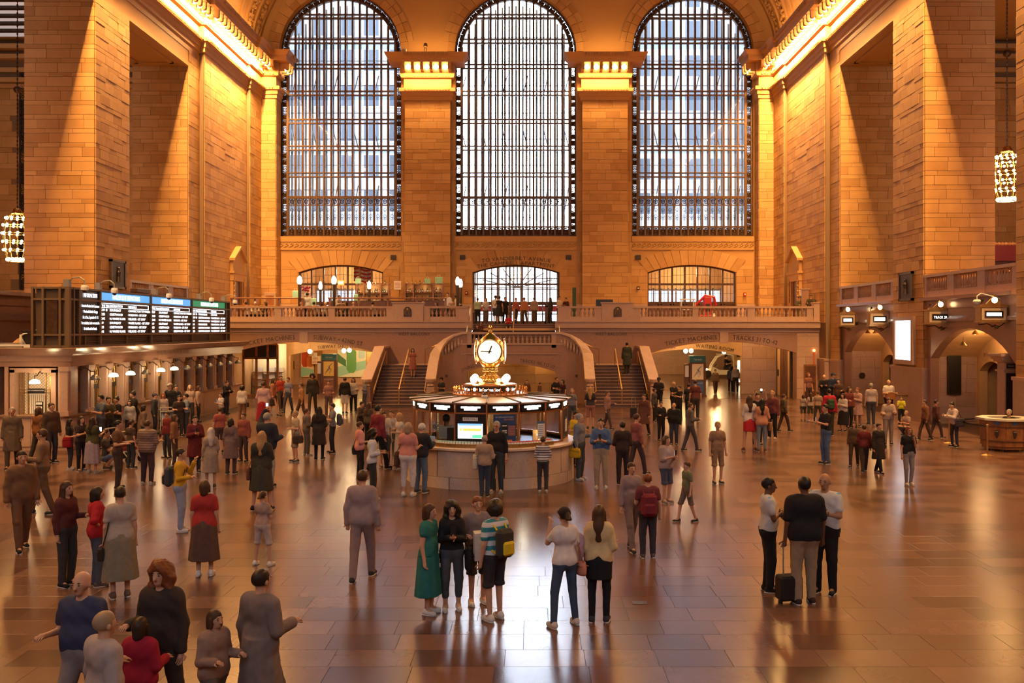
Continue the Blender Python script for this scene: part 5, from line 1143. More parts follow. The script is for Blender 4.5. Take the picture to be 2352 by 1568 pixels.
# ================================================================ PEOPLE
def nets(F, lo, h):
    S = F < 0; nx, ny, nz = F.shape
    c = [(i,j,k) for i in (0,1) for j in (0,1) for k in (0,1)]
    def sub(A, o): return A[o[0]:nx-1+o[0], o[1]:ny-1+o[1], o[2]:nz-1+o[2]]
    cnt = sum(sub(S,o).astype(np.int8) for o in c); act = (cnt > 0) & (cnt < 8)
    idx = -np.ones(act.shape, np.int32); A = np.argwhere(act); n = len(A)
    if n == 0: return np.zeros((0,3)), np.zeros((0,4), int)
    idx[act] = np.arange(n); acc = np.zeros((n,3)); m = np.zeros(n)
    val = {o: F[A[:,0]+o[0], A[:,1]+o[1], A[:,2]+o[2]] for o in c}
    for o in c:
        for ax in range(3):
            if o[ax]: continue
            p = list(o); p[ax] = 1; p = tuple(p); a, b = val[o], val[p]; cr = (a < 0) != (b < 0)
            t = np.where(cr, a/np.where(cr, a-b, 1), 0); pos = np.tile(np.array(o, float), (n,1)); pos[:,ax] += t
            acc += pos*cr[:,None]; m += cr
    V = lo + h*(A + acc/m[:,None]); quads = []
    for ax in range(3):
        a, b = (ax+1) % 3, (ax+2) % 3; sl0 = [slice(1,-1)]*3; sl0[ax] = slice(0,-1); sl1 = list(sl0); sl1[ax] = slice(1,None)
        s0, s1 = S[tuple(sl0)], S[tuple(sl1)]; E = np.argwhere(s0 != s1)
        if len(E) == 0: continue
        flip = s0[E[:,0],E[:,1],E[:,2]]; off = np.ones(3, int); off[ax] = 0; E = E+off
        q = []
        for da, db in ((0,0),(-1,0),(-1,-1),(0,-1)):
            e = E.copy(); e[:,a] += da; e[:,b] += db; q.append(idx[e[:,0],e[:,1],e[:,2]])
        q = np.stack(q, 1); q[~flip] = q[~flip][:, ::-1]; q = q[:, ::-1] if False else q; quads.append(q)
    Q = np.concatenate(quads); Q = Q[(Q >= 0).all(1)]
    return V, Q
class Field:
    def __init__(s, lo, hi, h):
        s.lo = np.array(lo, float); s.h = h; s.n = np.ceil((np.array(hi)-s.lo)/h).astype(int)+1
        s.F = np.full(s.n, 1.0, np.float32); s.ax = [s.lo[i]+h*np.arange(s.n[i]) for i in range(3)]
    def sl(s, mn, mx):
        r = []
        for i in range(3):
            a = int(max(0, math.floor((mn[i]-s.lo[i])/s.h))); b = int(min(s.n[i], math.ceil((mx[i]-s.lo[i])/s.h)+1)); r.append(slice(a, max(a, b)))
        return tuple(r)
    def cap(s, a, b, r1, r2, k=0.03, ky=1.0, grow=0.0):
        a, b = np.array(a, float), np.array(b, float); r1 += grow; r2 += grow; m = max(r1, r2)+k+2*s.h
        sl = s.sl(np.minimum(a,b)-m, np.maximum(a,b)+m); X = s.ax[0][sl[0]][:,None,None]; Y = s.ax[1][sl[1]][None,:,None]; Z = s.ax[2][sl[2]][None,None,:]
        d = b-a; dx, dy, dz = d[0], d[1]*ky, d[2]; L = dx*dx+dy*dy+dz*dz+1e-9
        px, py, pz = X-a[0], (Y-a[1])*ky, Z-a[2]
        t = np.clip((px*dx+py*dy+pz*dz)/L, 0, 1); D = np.sqrt((px-t*dx)**2+(py-t*dy)**2+(pz-t*dz)**2)-(r1+(r2-r1)*t)
        s._join(sl, D, k)
    def ell(s, c, r, k=0.02):
        c, r = np.array(c, float), np.array(r, float); m = k+2*s.h; sl = s.sl(c-r-m, c+r+m)
        X = (s.ax[0][sl[0]][:,None,None]-c[0])/r[0]; Y = (s.ax[1][sl[1]][None,:,None]-c[1])/r[1]; Z = (s.ax[2][sl[2]][None,None,:]-c[2])/r[2]
        D = (np.sqrt(X*X+Y*Y+Z*Z)-1)*r.min(); s._join(sl, D, k)
    def _join(s, sl, D, k):
        A = s.F[sl]; 
        if k > 0: hh = np.clip(0.5+0.5*(A-D)/k, 0, 1); s.F[sl] = A*(1-hh)+D*hh-k*hh*(1-hh)
        else: s.F[sl] = np.minimum(A, D)
    def cut(s, fn):                        # keep where fn(X, Y, Z) < 0
        X, Y, Z = s.ax[0][:,None,None], s.ax[1][None,:,None], s.ax[2][None,None,:]; s.F = np.maximum(s.F, (fn(X,Y,Z)+0*X+0*Y+0*Z).astype(np.float32))
    def cone(s, prof, ky, cx=0.0, cy=0.0, wav=0.0, k=0.03):    # skirt: radius by height
        X, Y, Z = s.ax[0][:,None,None]-cx, (s.ax[1][None,:,None]-cy)*ky, s.ax[2][None,None,:]
        zs = [p[1] for p in prof][::-1]; rs = [p[0] for p in prof][::-1]; R_ = np.interp(Z, zs, rs); th = np.arctan2(Y, X)
        D = np.sqrt(X*X+Y*Y)-R_*(1+wav*np.sin(th*9)); D = np.maximum(D, np.maximum(zs[0]-Z, Z-zs[-1])); s._join((slice(None),)*3, D.astype(np.float32), k)
    def wrinkle(s, amp):
        X, Y, Z = s.ax[0][:,None,None], s.ax[1][None,:,None], s.ax[2][None,None,:]
        s.F = s.F+(amp*np.sin(31*Z+9*X+4)*np.sin(23*X+17*Y+11*Z)).astype(np.float32)
    def out(s): return nets(s.F, s.lo, s.h)
def fast_mesh(name, V, Q, m, sc, smooth=True, extra=None, mats2=()):
    V = np.asarray(V)*sc; mi = np.zeros(len(Q), np.int32)
    if extra is not None and extra.v:
        ev = np.array(extra.v)*sc; base = len(V); V = np.concatenate([V, ev]) if len(V) else ev
        quads = [tuple(i+base for i in f) for f in extra.f]; em = [x for x in extra.m]
    else: quads = []; em = []
    me = bpy.data.meshes.new(name); nq = len(Q); loops = list(Q.reshape(-1)); tot = [4]*nq
    for f in quads: loops.extend(f); tot.append(len(f))
    me.vertices.add(len(V)); me.vertices.foreach_set('co', V.reshape(-1).astype(np.float32))
    me.loops.add(len(loops)); me.loops.foreach_set('vertex_index', np.array(loops, np.int32))
    tot = np.array(tot, np.int32); st_ = np.concatenate([[0], np.cumsum(tot)[:-1]]).astype(np.int32)
    me.polygons.add(len(tot)); me.polygons.foreach_set('loop_start', st_); me.polygons.foreach_set('loop_total', tot)
    me.materials.append(m)
    for q in mats2: me.materials.append(q)
    if em: me.polygons.foreach_set('material_index', np.concatenate([mi, np.array(em, np.int32)]))
    me.update(calc_edges=True); me.polygons.foreach_set('use_smooth', np.ones(len(tot), bool)); me.validate(); return me
_cm = {}
def cloth(c, kind='cloth'):
    key = (tuple(c), kind)
    if key not in _cm:
        m = mat('%s_%d' % (kind, len(_cm)), c, 0.85 if kind == 'cloth' else 0.5, var=0.10 if kind == 'cloth' else 0.05, scale=14, spec=0.25)
        if kind == 'stripe' or kind == 'plaid' or kind == 'fine_stripe':
            nt = m.node_tree; p = nt.nodes['Principled BSDF']; tc = nt.nodes.new('ShaderNodeTexCoord'); wv = nt.nodes.new('ShaderNodeTexWave'); wv.bands_direction = 'Z'
            wv.inputs['Scale'].default_value = 2.4 if kind == 'stripe' else 5; wv.inputs['Distortion'].default_value = 0.3; cr = nt.nodes.new('ShaderNodeValToRGB'); cr.color_ramp.interpolation = 'CONSTANT'
            cr.color_ramp.elements[0].color = (*c, 1); cr.color_ramp.elements[1].position = 0.5; cr.color_ramp.elements[1].color = (0.55,0.52,0.5,1) if kind != 'plaid' else (c[0]*.5,c[1]*.5,c[2]*.5,1)
            nt.links.new(tc.outputs['Object'], wv.inputs['Vector']); nt.links.new(wv.outputs['Fac'], cr.inputs['Fac']); nt.links.new(cr.outputs['Color'], p.inputs['Base Color'])
        _cm[key] = m
    return _cm[key]
SK = [(0.50,0.27,0.17), (0.36,0.18,0.10), (0.14,0.06,0.035), (0.44,0.25,0.16)]
HC = dict(black=(0.012,0.009,0.008), brown=(0.06,0.028,0.014), dark=(0.025,0.014,0.01), blond=(0.36,0.2,0.08), grey=(0.25,0.22,0.2), red=(0.16,0.045,0.015), white=(0.5,0.45,0.42), light=(0.3,0.2,0.12))
eye_m = mat('eye_dark', (0.02,0.012,0.01), 0.2); lip_m = mat('lip', (0.30,0.09,0.07), 0.5); frame_m = mat('spectacle_frame', (0.02,0.02,0.02), 0.3); sole_m = mat('shoe_sole', (0.5,0.46,0.42), 0.6)
ARM = dict(down=((.05,.02,-.285),(.015,-.05,-.25)), phone=((.04,-.06,-.27),(-.15,-.20,.07)), crossed=((.04,-.07,-.26),(-.26,-.10,.03)), up=((.07,-.19,.13),(-.07,-.09,.23)),
           hold=((.06,.0,-.28),(-.02,-.24,.03)), chin=((.0,-.13,-.25),(-.10,-.10,.21)), pocket=((.11,.07,-.25),(-.06,-.11,-.20)), hip=((.17,.07,-.21),(-.15,-.10,-.12)), reach=((.03,-.10,-.255),(-.06,-.21,.06)),
           face=((.05,-.17,-.20),(-.09,-.10,.24)), table=((.04,-.10,-.25),(-.10,-.20,.02)), crossleft=((.04,-.10,-.26),(-.20,-.14,.05)))
def person(px_, fy, hy, face, label, top=((.02,.02,.02),'short'), bot=('trousers',(.03,.03,.04)), hair=('short','brown'), skin=0, arms=('down','down'), legs='stand', fat=0.0, fem=False,
           shoes=(.03,.03,.03), lean=0.0, head=0.0, Y=None, base=0.0, H=None, specs=False, group=None, kind=None, seat=0.46, X=None, cap=None):
    """px_, fy, hy: picture column, foot row and head-top row; face: 0 towards the camera, 90 towards picture right"""
    if Y is None:
        Y = FY(fy)
        if PX(px_, Y) < -14.75 and Y > 31.5: Y = -14.75*F/(px_-1220)     # queueing at the ticket counter
    if H is None: H = PZ(hy, Y)-base
    X = PX(px_, Y) if X is None else X
    real = H*(1.0 if legs not in ('sit','crouch') else (1.75/1.30 if legs == 'sit' else 1.75/1.12)); sc = real/1.75
    t = thing('person', label, 'person', (X, Y, base), math.radians(face), group)
    h = min(0.036, max(0.0125, 0.008+Y*0.00045)); h /= 1.0
    sw, hw = (.148 if fem else .172)+fat*.5, (.092 if fem else .086)
    dz = 0.0
    if legs == 'sit': dz = -(0.93-seat/sc)
    if legs == 'crouch': dz = -0.62
    hz = .93+dz; L = {}
    for s in (-1, 1):
        hip = np.array((s*hw, 0, hz))
        if legs == 'sit': kn = np.array((s*(hw+.04), -.42, hz+.03)); an = np.array((s*(hw+.04), -.40, .09))
        elif legs == 'crouch': kn = np.array((s*.16, -.30, hz+.12)); an = np.array((s*.13, -.02, .09))
        else:
            fxs = {'stand':.105,'close':.075,'wide':.19,'walk':.09,'contra':.12,'cross':.02}[legs]; fyo = {'walk': s*.24, 'contra': -.10 if s > 0 else .04}.get(legs, s*.02)
            an = np.array((s*fxs, fyo, .08)); kn = (hip+an)/2+np.array((s*.012, -.035-(.05 if legs == 'contra' and s > 0 else 0), .01))
        L[s] = (hip, kn, an)
    cl, sl_ = math.cos(lean), math.sin(lean); piv = np.array((0,0,hz+.05))
    def up(p):                                    # upper body point, leaned forward
        p = np.array(p, float); p[2] += dz; d = p-piv; return piv+np.array((d[0], d[1]*cl-d[2]*sl_, d[1]*sl_+d[2]*cl))
    ch, shp = math.cos(math.radians(head)), math.sin(math.radians(head)); hc = up((0,-.02,1.625))
    def hd(p): x, y, z = p; return hc+np.array((x*ch-y*shp, x*shp+y*ch, z))
    Ar = {}
    for s, nm in ((-1, arms[0]), (1, arms[1])):
        e, w_ = ARM[nm]; S_ = up((s*sw, .0, 1.42)); f = lambda v: np.array((s*v[0], v[1]*cl-v[2]*sl_*0, v[2]))
        E = S_+f(e); W_ = E+f(w_); Ar[s] = (S_, E, W_)
    torso = [((-.075-fat*.3,.0,1.33),(.075+fat*.3,.0,1.33),.112+fat*.4,.112+fat*.4,1.2),((-.06-fat*.3,-.012-fat*.25,1.12),(.06+fat*.3,-.012-fat*.25,1.12),(.088 if fem else .10)+fat*.7,(.088 if fem else .10)+fat*.7,1.15),
             ((-sw+.03,.01,1.425),(sw-.03,.01,1.425),.052,.052,1)]
    pel = ((-.07-fat*.2,.008,.955),(.07+fat*.2,.008,.955),(.118 if fem else .108)+fat*.5,(.118 if fem else .108)+fat*.5,1.12)
    lo = (-.72,-.80,-.02); hi = (.72,.62,1.80+dz+(0.45 if 'up' in arms else 0.04))
    def bounds(pts, m): P_ = np.array(pts); return P_.min(0)-m, P_.max(0)+m
    allp = [hc+(0,0,.13), hc-(0,0,.1)]+[q for s in (-1,1) for q in L[s]+Ar[s]]+[np.array((0,0,.02))]
    mn, mx = bounds(allp, .26); mn[2] = -.03; mx[2] = max(mx[2]-.10, hc[2]+.2)
    B = Field(mn, mx, h)
    for a, b, r1, r2, ky in torso: B.cap(up(a), up(b), r1, r2, .07, ky)
    B.cap(up(pel[0]), up(pel[1]), pel[2], pel[3], .07, pel[4])
    B.cap(up((0,.012,1.42)), up((0,-.005,1.55)), .058, .052, .035)
    for s in (-1, 1):
        hp, kn, an = L[s]; B.cap(hp, kn, .083+fat*.25, .056+fat*.1, .05); B.cap(kn, an, .054+fat*.1, .036, .02); B.cap(an, an+(s*.01,-.10,-.03), .036, .028, .02)
    for s in (-1, 1):
        S_, E, W_ = Ar[s]; B.cap(S_-(s*.02,0,.01), E, .053+fat*.15, .040, .022); B.cap(E, W_, .039, .026, .012); d = (W_-E)/np.linalg.norm(W_-E); B.cap(W_, W_+d*.07, .026, .031, .012, 1)
    # head: skull, jaw, nose, ears
    B.ell(hd((0,.012,.03)), (.078,.096,.096), .02); B.cap(hd((0,-.035,-.005)), hd((0,-.048,-.062)), .062, .040, .03); 
    B.cap(hd((0,-.095,.0)), hd((0,-.108,-.024)), .010, .015, .012)
    for s in (-1,1): B.ell(hd((s*.082,.01,-.005)), (.014,.02,.03), .008)
    V, Q = B.out(); ex = MB(); near = Y < 34
    for s in (-1,1):                              # eyes, brows, fingers
        p = hd((s*.032,-.084,.012)); ex.cur = 1; ex.ball(p[0],p[1],p[2],.013,.010,.008,6,4)
        if near: p = hd((s*.032,-.088,.034)); ex.ball(p[0],p[1],p[2],.02,.008,.005,5,3)
        ex.cur = 0; S_, E, W_ = Ar[s]; d = Vector((W_-E)/np.linalg.norm(W_-E)); side = d.cross(Vector((0,-1,0.3)));
        if side.length < .2: side = Vector((1,0,0))
        side.normalize(); nrm = side.cross(d).normalized(); tip = Vector(W_)+d*.085; curl = nrm*(1 if nrm.y < 0 else -1)
        for k, ln in enumerate((.066,.076,.072,.056)):
            b0 = tip+side*(k-1.5)*.019-d*.02; p1 = b0+d*(ln*.55)+curl*.006; p2 = p1+d*(ln*.35)+curl*ln*.45
            ex.tube([b0,p1,p2], [.0095,.0085,.006], 5 if near else 3)
        th = Vector(W_)+d*.03; q = side*(-1.5*.019-.012); ex.tube([th+q*.6, th+q*1.6+d*.03+curl*.01, th+q*1.5+d*.06+curl*.03], [.012,.0105,.007], 5 if near else 3)
    p = hd((0,-.090,-.045)); ex.cur = 2; ex.ball(p[0],p[1],p[2],.022,.008,.006,6,3); ex.cur = 0
    obj('body', fast_mesh('body', V, Q, cloth(SK[skin],'skin'), sc, True, ex, (eye_m, lip_m)), t)
    # top
    tc, tt = top[0], top[1]; G = .016; hem = {'short':.90,'long':.90,'jacket':.86,'coat':.55,'crop':1.0,'vest':.92,'dress':.93,'loose':.88,'tank':.92}[tt]+dz
    if legs in ('sit','crouch'): hem = hz-.06
    g = .03 if tt in ('jacket','coat','loose') else G
    T_ = Field(mn, mx, h)
    for a, b, r1, r2, ky in torso: T_.cap(up(a), up(b), r1, r2, .08, ky, g)
    T_.cap(up(pel[0])+(0,0,.02), up(pel[1])+(0,0,.02), pel[2], pel[3], .08, pel[4], g-.002)
    fr = {'short':.62,'long':1.9,'jacket':1.95,'coat':1.95,'crop':1.5,'vest':0.12,'dress':.4,'loose':.75,'tank':.12}[tt]; fr = top[2] if len(top) > 2 else fr
    for s in (-1,1):
        S_, E, W_ = Ar[s]; f = min(1, fr); T_.cap(S_-(s*.02,0,.01), S_+(E-S_)*f, .054+fat*.15, .054-.012*f, .02, 1, g)
        if fr > 1: T_.cap(E, E+(W_-E)*(fr-1), .040, .034, .012, 1, g*.9)
    if tt == 'coat': T_.cone([(.17+fat*.6,1.06+dz),(.21,.85+dz),(.25,.5+dz)], 1.15, wav=.03)
    T_.wrinkle(.0045)
    T_.cut(lambda X_,Y_,Z_: hem-Z_ if tt != 'coat' else (.5-Z_))
    nb = up((0,-.02,1.50)); T_.cut(lambda X_,Y_,Z_: .062-np.sqrt((X_-nb[0])**2+(Y_-nb[1])**2+((Z_-nb[2]-.02)*.9)**2))
    V, Q = T_.out(); obj('coat' if tt == 'coat' else ('jacket' if tt == 'jacket' else 'shirt'), fast_mesh('shirt', V, Q, cloth(tc, top[3] if len(top) > 3 else 'cloth'), sc), t)
    # bottom
    bt, bc = bot[0], bot[1]; mx2 = mx.copy(); mx2[2] = hz+.22
    P_ = Field(mn, mx2, h)
    if bt == 'skirtleg': P_.cone([(.15+fat,1.03+dz),(.192,.93+dz),(.195,.66)], 1.32, cy=.01, wav=.015)
    if bt in ('trousers','shorts','capri','leggings','skirtleg'):
        gr = .004 if bt in ('leggings','skirtleg') else .013; P_.cap(up(pel[0]), up(pel[1]), pel[2], pel[3], .06, pel[4], gr+.004)
        if not fem or fat > 0: P_.cap(up((-.05,-.01,1.03)), up((.05,-.01,1.03)), .09+fat*.7, .09+fat*.7, .05, 1.1, .012)
        for s in (-1,1):
            hp, kn, an = L[s]; P_.cap(hp, kn, .084+fat*.25, .062+fat*.1, .04, 1, gr); e = an if bt != 'shorts' else kn+(an-kn)*.08
            if bt == 'capri': e = kn+(an-kn)*.62
            P_.cap(kn, e, .060+fat*.1, .046 if bt == 'trousers' else .045, .02, 1, gr+(.018 if bt == 'shorts' else 0))
        if bt == 'shorts' and legs not in ('sit','crouch'): P_.cut(lambda X_,Y_,Z_: .50-Z_)
        if bt == 'capri': P_.cut(lambda X_,Y_,Z_: .20-Z_)
        P_.wrinkle(.003 if bt != 'leggings' else .001)
        P_.cut(lambda X_,Y_,Z_: Z_-(1.04+dz)); P_.cut(lambda X_,Y_,Z_: .05-Z_)
    else:
        ln = {'skirt':.48,'longskirt':.30,'miniskirt':.62,'dress':.45,'longdress':.15}[bt]; fl_ = {'miniskirt':.185,'skirt':.22,'dress':.23,'longskirt':.25,'longdress':.27}[bt]
        P_.cone([(.15+fat*.6,1.03+dz),(.193+fat*.6,.93+dz),(fl_+.01+fat*.6,ln)] if legs not in ('sit','crouch') else [(.2,hz+.1),(.22,hz-.1)], 1.32, cy=.01, wav=.03)
        if legs in ('sit','crouch'):
            for s in (-1,1): P_.cap(L[s][0], L[s][1], .10, .08, .05)
        P_.wrinkle(.002)
    V, Q = P_.out(); obj({'trousers':'trousers','shorts':'shorts','capri':'trousers','leggings':'leggings','skirtleg':'leggings'}.get(bt,'skirt'), fast_mesh('trousers', V, Q, cloth(bc), sc), t)
    # shoes
    for s in (-1,1):
        an = L[s][2]; q = np.array((an[0], an[1], 0.0)); Fs = Field(q+(-.08,-.24,-.03), q+(.08,.13,.16), min(h,.017)); tw = s*.02
        Fs.cap(q+(0,.035,.045), q+(tw,-.135,.035), .044, .038, .01); Fs.cap(q+(0,.02,.05), q+(0,.012,.085), .044, .043, .03); Fs.cut(lambda X_,Y_,Z_: -Z_)
        V, Q = Fs.out(); so = MB(); so.cur = 1
        ring = [(q[0]+tw*.4+math.cos(a)*.046, q[1]-.045+math.sin(a)*.135) for a in [2*PI*k/10 for k in range(10)]]; so.prism(ring, 'z', 0, .018)
        obj('shoe', fast_mesh('shoe', V, Q, cloth(shoes), sc, True, so, (sole_m,)), t)
    # hair
    hs, hcol = hair
    if hs != 'bald':
        Hh = Field(hc-(.22,.24,.62 if hs in ('long','wavy') else .26), hc+(.22,.24,.22), min(h,.02)*.9)
        if hs == 'curly' or hs == 'afro': Hh.ell(hd((0,.02,.03)), (.125,.125,.13), .02)
        else: Hh.ell(hd((0,.018,.038)), (.087,.104,.100), .02)
        if hs == 'curly': Hh.cap(hd((-.09,.02,-.03)), hd((-.10,.02,-.12)), .055, .05, .03); Hh.cap(hd((.09,.02,-.03)), hd((.10,.02,-.12)), .055, .05, .03); Hh.cap(hd((0,.07,0)), hd((0,.07,-.12)), .08, .08, .03)
        if hs in ('long','wavy'):
            Hh.cap(hd((0,.05,.0)), hd((0,.09,-.20)), .085, .085, .03, 1.25); Hh.cap(hd((0,.09,-.18)), hd((0,.105,-.36)), .08, .055, .03, 1.3)
            for s in (-1,1): Hh.cap(hd((s*.075,.0,.02)), hd((s*.085,-.005,-.18)), .03, .032, .02)
        if hs == 'bob': Hh.cap(hd((0,.05,.0)), hd((0,.06,-.09)), .082, .075, .03); [Hh.cap(hd((s*.075,.0,.02)), hd((s*.08,-.01,-.08)), .028, .026, .02) for s in (-1,1)]
        if hs == 'ponytail': Hh.cap(hd((0,.11,.05)), hd((0,.15,-.03)), .03, .045, .02); Hh.cap(hd((0,.15,-.03)), hd((0,.14,-.12)), .045, .02, .02)
        if hs == 'bun': Hh.ell(hd((0,.06,.13)), (.045,.045,.04), .015)
        amp = .014 if hs in ('curly','afro') else .003
        Hh.wrinkle(amp)
        if amp > .01: Hh.F = Hh.F+(.007*np.sin(95*Hh.ax[0][:,None,None]+2)*np.sin(90*Hh.ax[1][None,:,None])*np.sin(100*Hh.ax[2][None,None,:])).astype(np.float32)
        # open the face and the neck
        fx_, fy_ = hd((0,-.11,-.035))[:2]; fc = hd((0,-.115,-.03)); Hh.cut(lambda X_,Y_,Z_: .078-np.sqrt(((X_-fc[0]))**2+((Y_-fc[1]))**2+((Z_-fc[2])*.85)**2))
        if hs in ('short','ponytail','bun','cropped'):
            bz = hd((0,0,-.035))[2]; ang = hd((0,-1,0))-hc
            Hh.cut(lambda X_,Y_,Z_: bz-Z_); fr2 = hd((0,-.035,0)); Hh.cut(lambda X_,Y_,Z_: np.minimum(((X_-fr2[0])*ang[0]+(Y_-fr2[1])*ang[1])*1.0, (hc[2]+.045)-Z_))
        V, Q = Hh.out(); obj('hair', fast_mesh('hair', V, Q, cloth(HC[hcol],'hair'), sc), t)
    if cap is not None:
        Cp = Field(hc-(.2,.26,.1), hc+(.2,.2,.24), min(h,.02)*.9); Cp.ell(hd((0,.014,.045)), (.094,.112,.098), .01); bz = hc[2]+.035; Cp.cut(lambda X_,Y_,Z_: bz-Z_); 
        a, b = hd((-.035,-.09,.045)), hd((.035,-.09,.045)); c_ = hd((0,-.155,.035)); Cp.cap(a, c_, .03, .028, .02, 1); Cp.cap(b, c_, .03, .028, .02, 1); Cp.cut(lambda X_,Y_,Z_: (hc[2]+.03)-Z_)
        V, Q = Cp.out(); obj('cap', fast_mesh('cap', V, Q, cloth(cap), sc), t)
    if specs:
        mb = MB()
        for s in (-1,1):
            c_ = hd((s*.033,-.102,.012)); pts = [tuple(c_+np.array((ch*.024*math.cos(a), shp*.024*math.cos(a), .019*math.sin(a)))) for a in [2*PI*k/8 for k in range(9)]]; mb.tube(pts,.004,4,False); mb.tube([tuple(hd((s*.057,-.10,.015))), tuple(hd((s*.085,.0,.01)))],.003,4)
        mb.tube([tuple(hd((-.01,-.104,.015))), tuple(hd((.01,-.104,.015)))],.004,4)
        for i, p in enumerate(mb.v): mb.v[i] = (p[0]*sc,p[1]*sc,p[2]*sc)
        mb.build('spectacles', frame_m, t)
    t['hand_l'] = [float(v)*sc for v in Ar[-1][2]]; t['hand_r'] = [float(v)*sc for v in Ar[1][2]]; t['sc'] = sc; t['shz'] = float(up((0,0,1.42))[2])*sc
    return t
def at_person(t, x, y, z):
    a = t.rotation_euler.z; c, s = math.cos(a), math.sin(a); return (t.location.x+x*c-y*s, t.location.y+x*s+y*c, t.location.z+z)
def worn(t, name, label, cat, x, y, z): return thing(name, label, cat, at_person(t, x, y, z), t.rotation_euler.z)
def backpack(t, color, label, trim=None):
    sc = t['sc']; z = t['shz']; o = worn(t, 'backpack', label, 'backpack', 0, .15*sc, z-.46)
    mb = MB(); mb.bbox(-.14,.14,0,.15,.02,.42,.05); mb.build('main_pocket', cloth(color), o); mb = MB(); mb.bbox(-.10,.10,.14,.20,.06,.26,.03); mb.build('front_pocket', cloth(trim or color), o)
    mb = MB(); 
    for s in (-1,1): mb.tube([(s*.09,.02,.40),(s*.10,-.09*sc,.49),(s*.105,-.27*sc,.36),(s*.12,-.20*sc,.16),(s*.11,.02,.08)],.014,5)
    mb.build('strap', cloth(trim or color), o); return o
def bag(t, side, color, label, w_=.30, h_=.22, z=None, dy=0.0, strap='shoulder', name='shoulder_bag', dx=.27):
    sc = t['sc']; zz = (z if z is not None else .78)*sc; o = worn(t, name, label, 'bag', side*dx*sc, dy, zz)
    mb = MB(); rings = []
    for zq, k in ((0,.86),(.03,.96),(h_*.6,1.0),(h_*.95,.85),(h_,.8)):
        rings.append([(math.cos(a)*.065*k*(1 if abs(math.cos(a)) > .3 else .8), math.sin(a)*w_/2*k, zq) for a in [2*PI*j/12 for j in range(12)]])
    mb.loft(rings); mb.build('body', cloth(color), o, smooth=True); mb = MB(); mb.box(-.067,.067,-w_*.42,w_*.42,h_*.72,h_*.76); mb.build('flap_edge', cloth([c*.6 for c in color]), o)
    mb = MB(); sh = t['shz']-zz+.03; hz_ = h_+.2
    if strap == 'shoulder': mb.tube([(0,-w_*.35,h_*.9),(-side*.08*sc,-.05-dy,sh*.6),(-side*.13*sc,-dy,sh),(-side*.08*sc,.09-dy,sh*.6),(0,w_*.35,h_*.9)],.009,5)
    else: mb.tube([(0,-w_*.28,h_*.92),(0,-w_*.16,hz_),(0,w_*.16,hz_),(0,w_*.28,h_*.92)],.009,5)
    mb.build('handle', cloth([c*.6 for c in color]), o); return o
def phone(t, label, lit=True, both=True):
    a, b = t['hand_l'], t['hand_r']; x, y, z = ((a[0]+b[0])/2, min(a[1],b[1])-.06, max(a[2],b[2])+.03) if both else (b[0], b[1]-.07, b[2]+.05)
    o = worn(t, 'phone', label, 'phone', x, y, z); mb = MB(); mb.bbox(-.037,.037,-.005,.005,0,.145,.004); mb.build('case', M['black'], o); mb = MB(); mb.box(-.033,.033,.005,.007,.008,.137); mb.build('screen', M['phone_lit'] if lit else M['black'], o); return o
M['phone_lit'] = mat('lit_phone_screen', (.6,.75,1), .3, emit=3.0, ecol=(.7,.82,1))
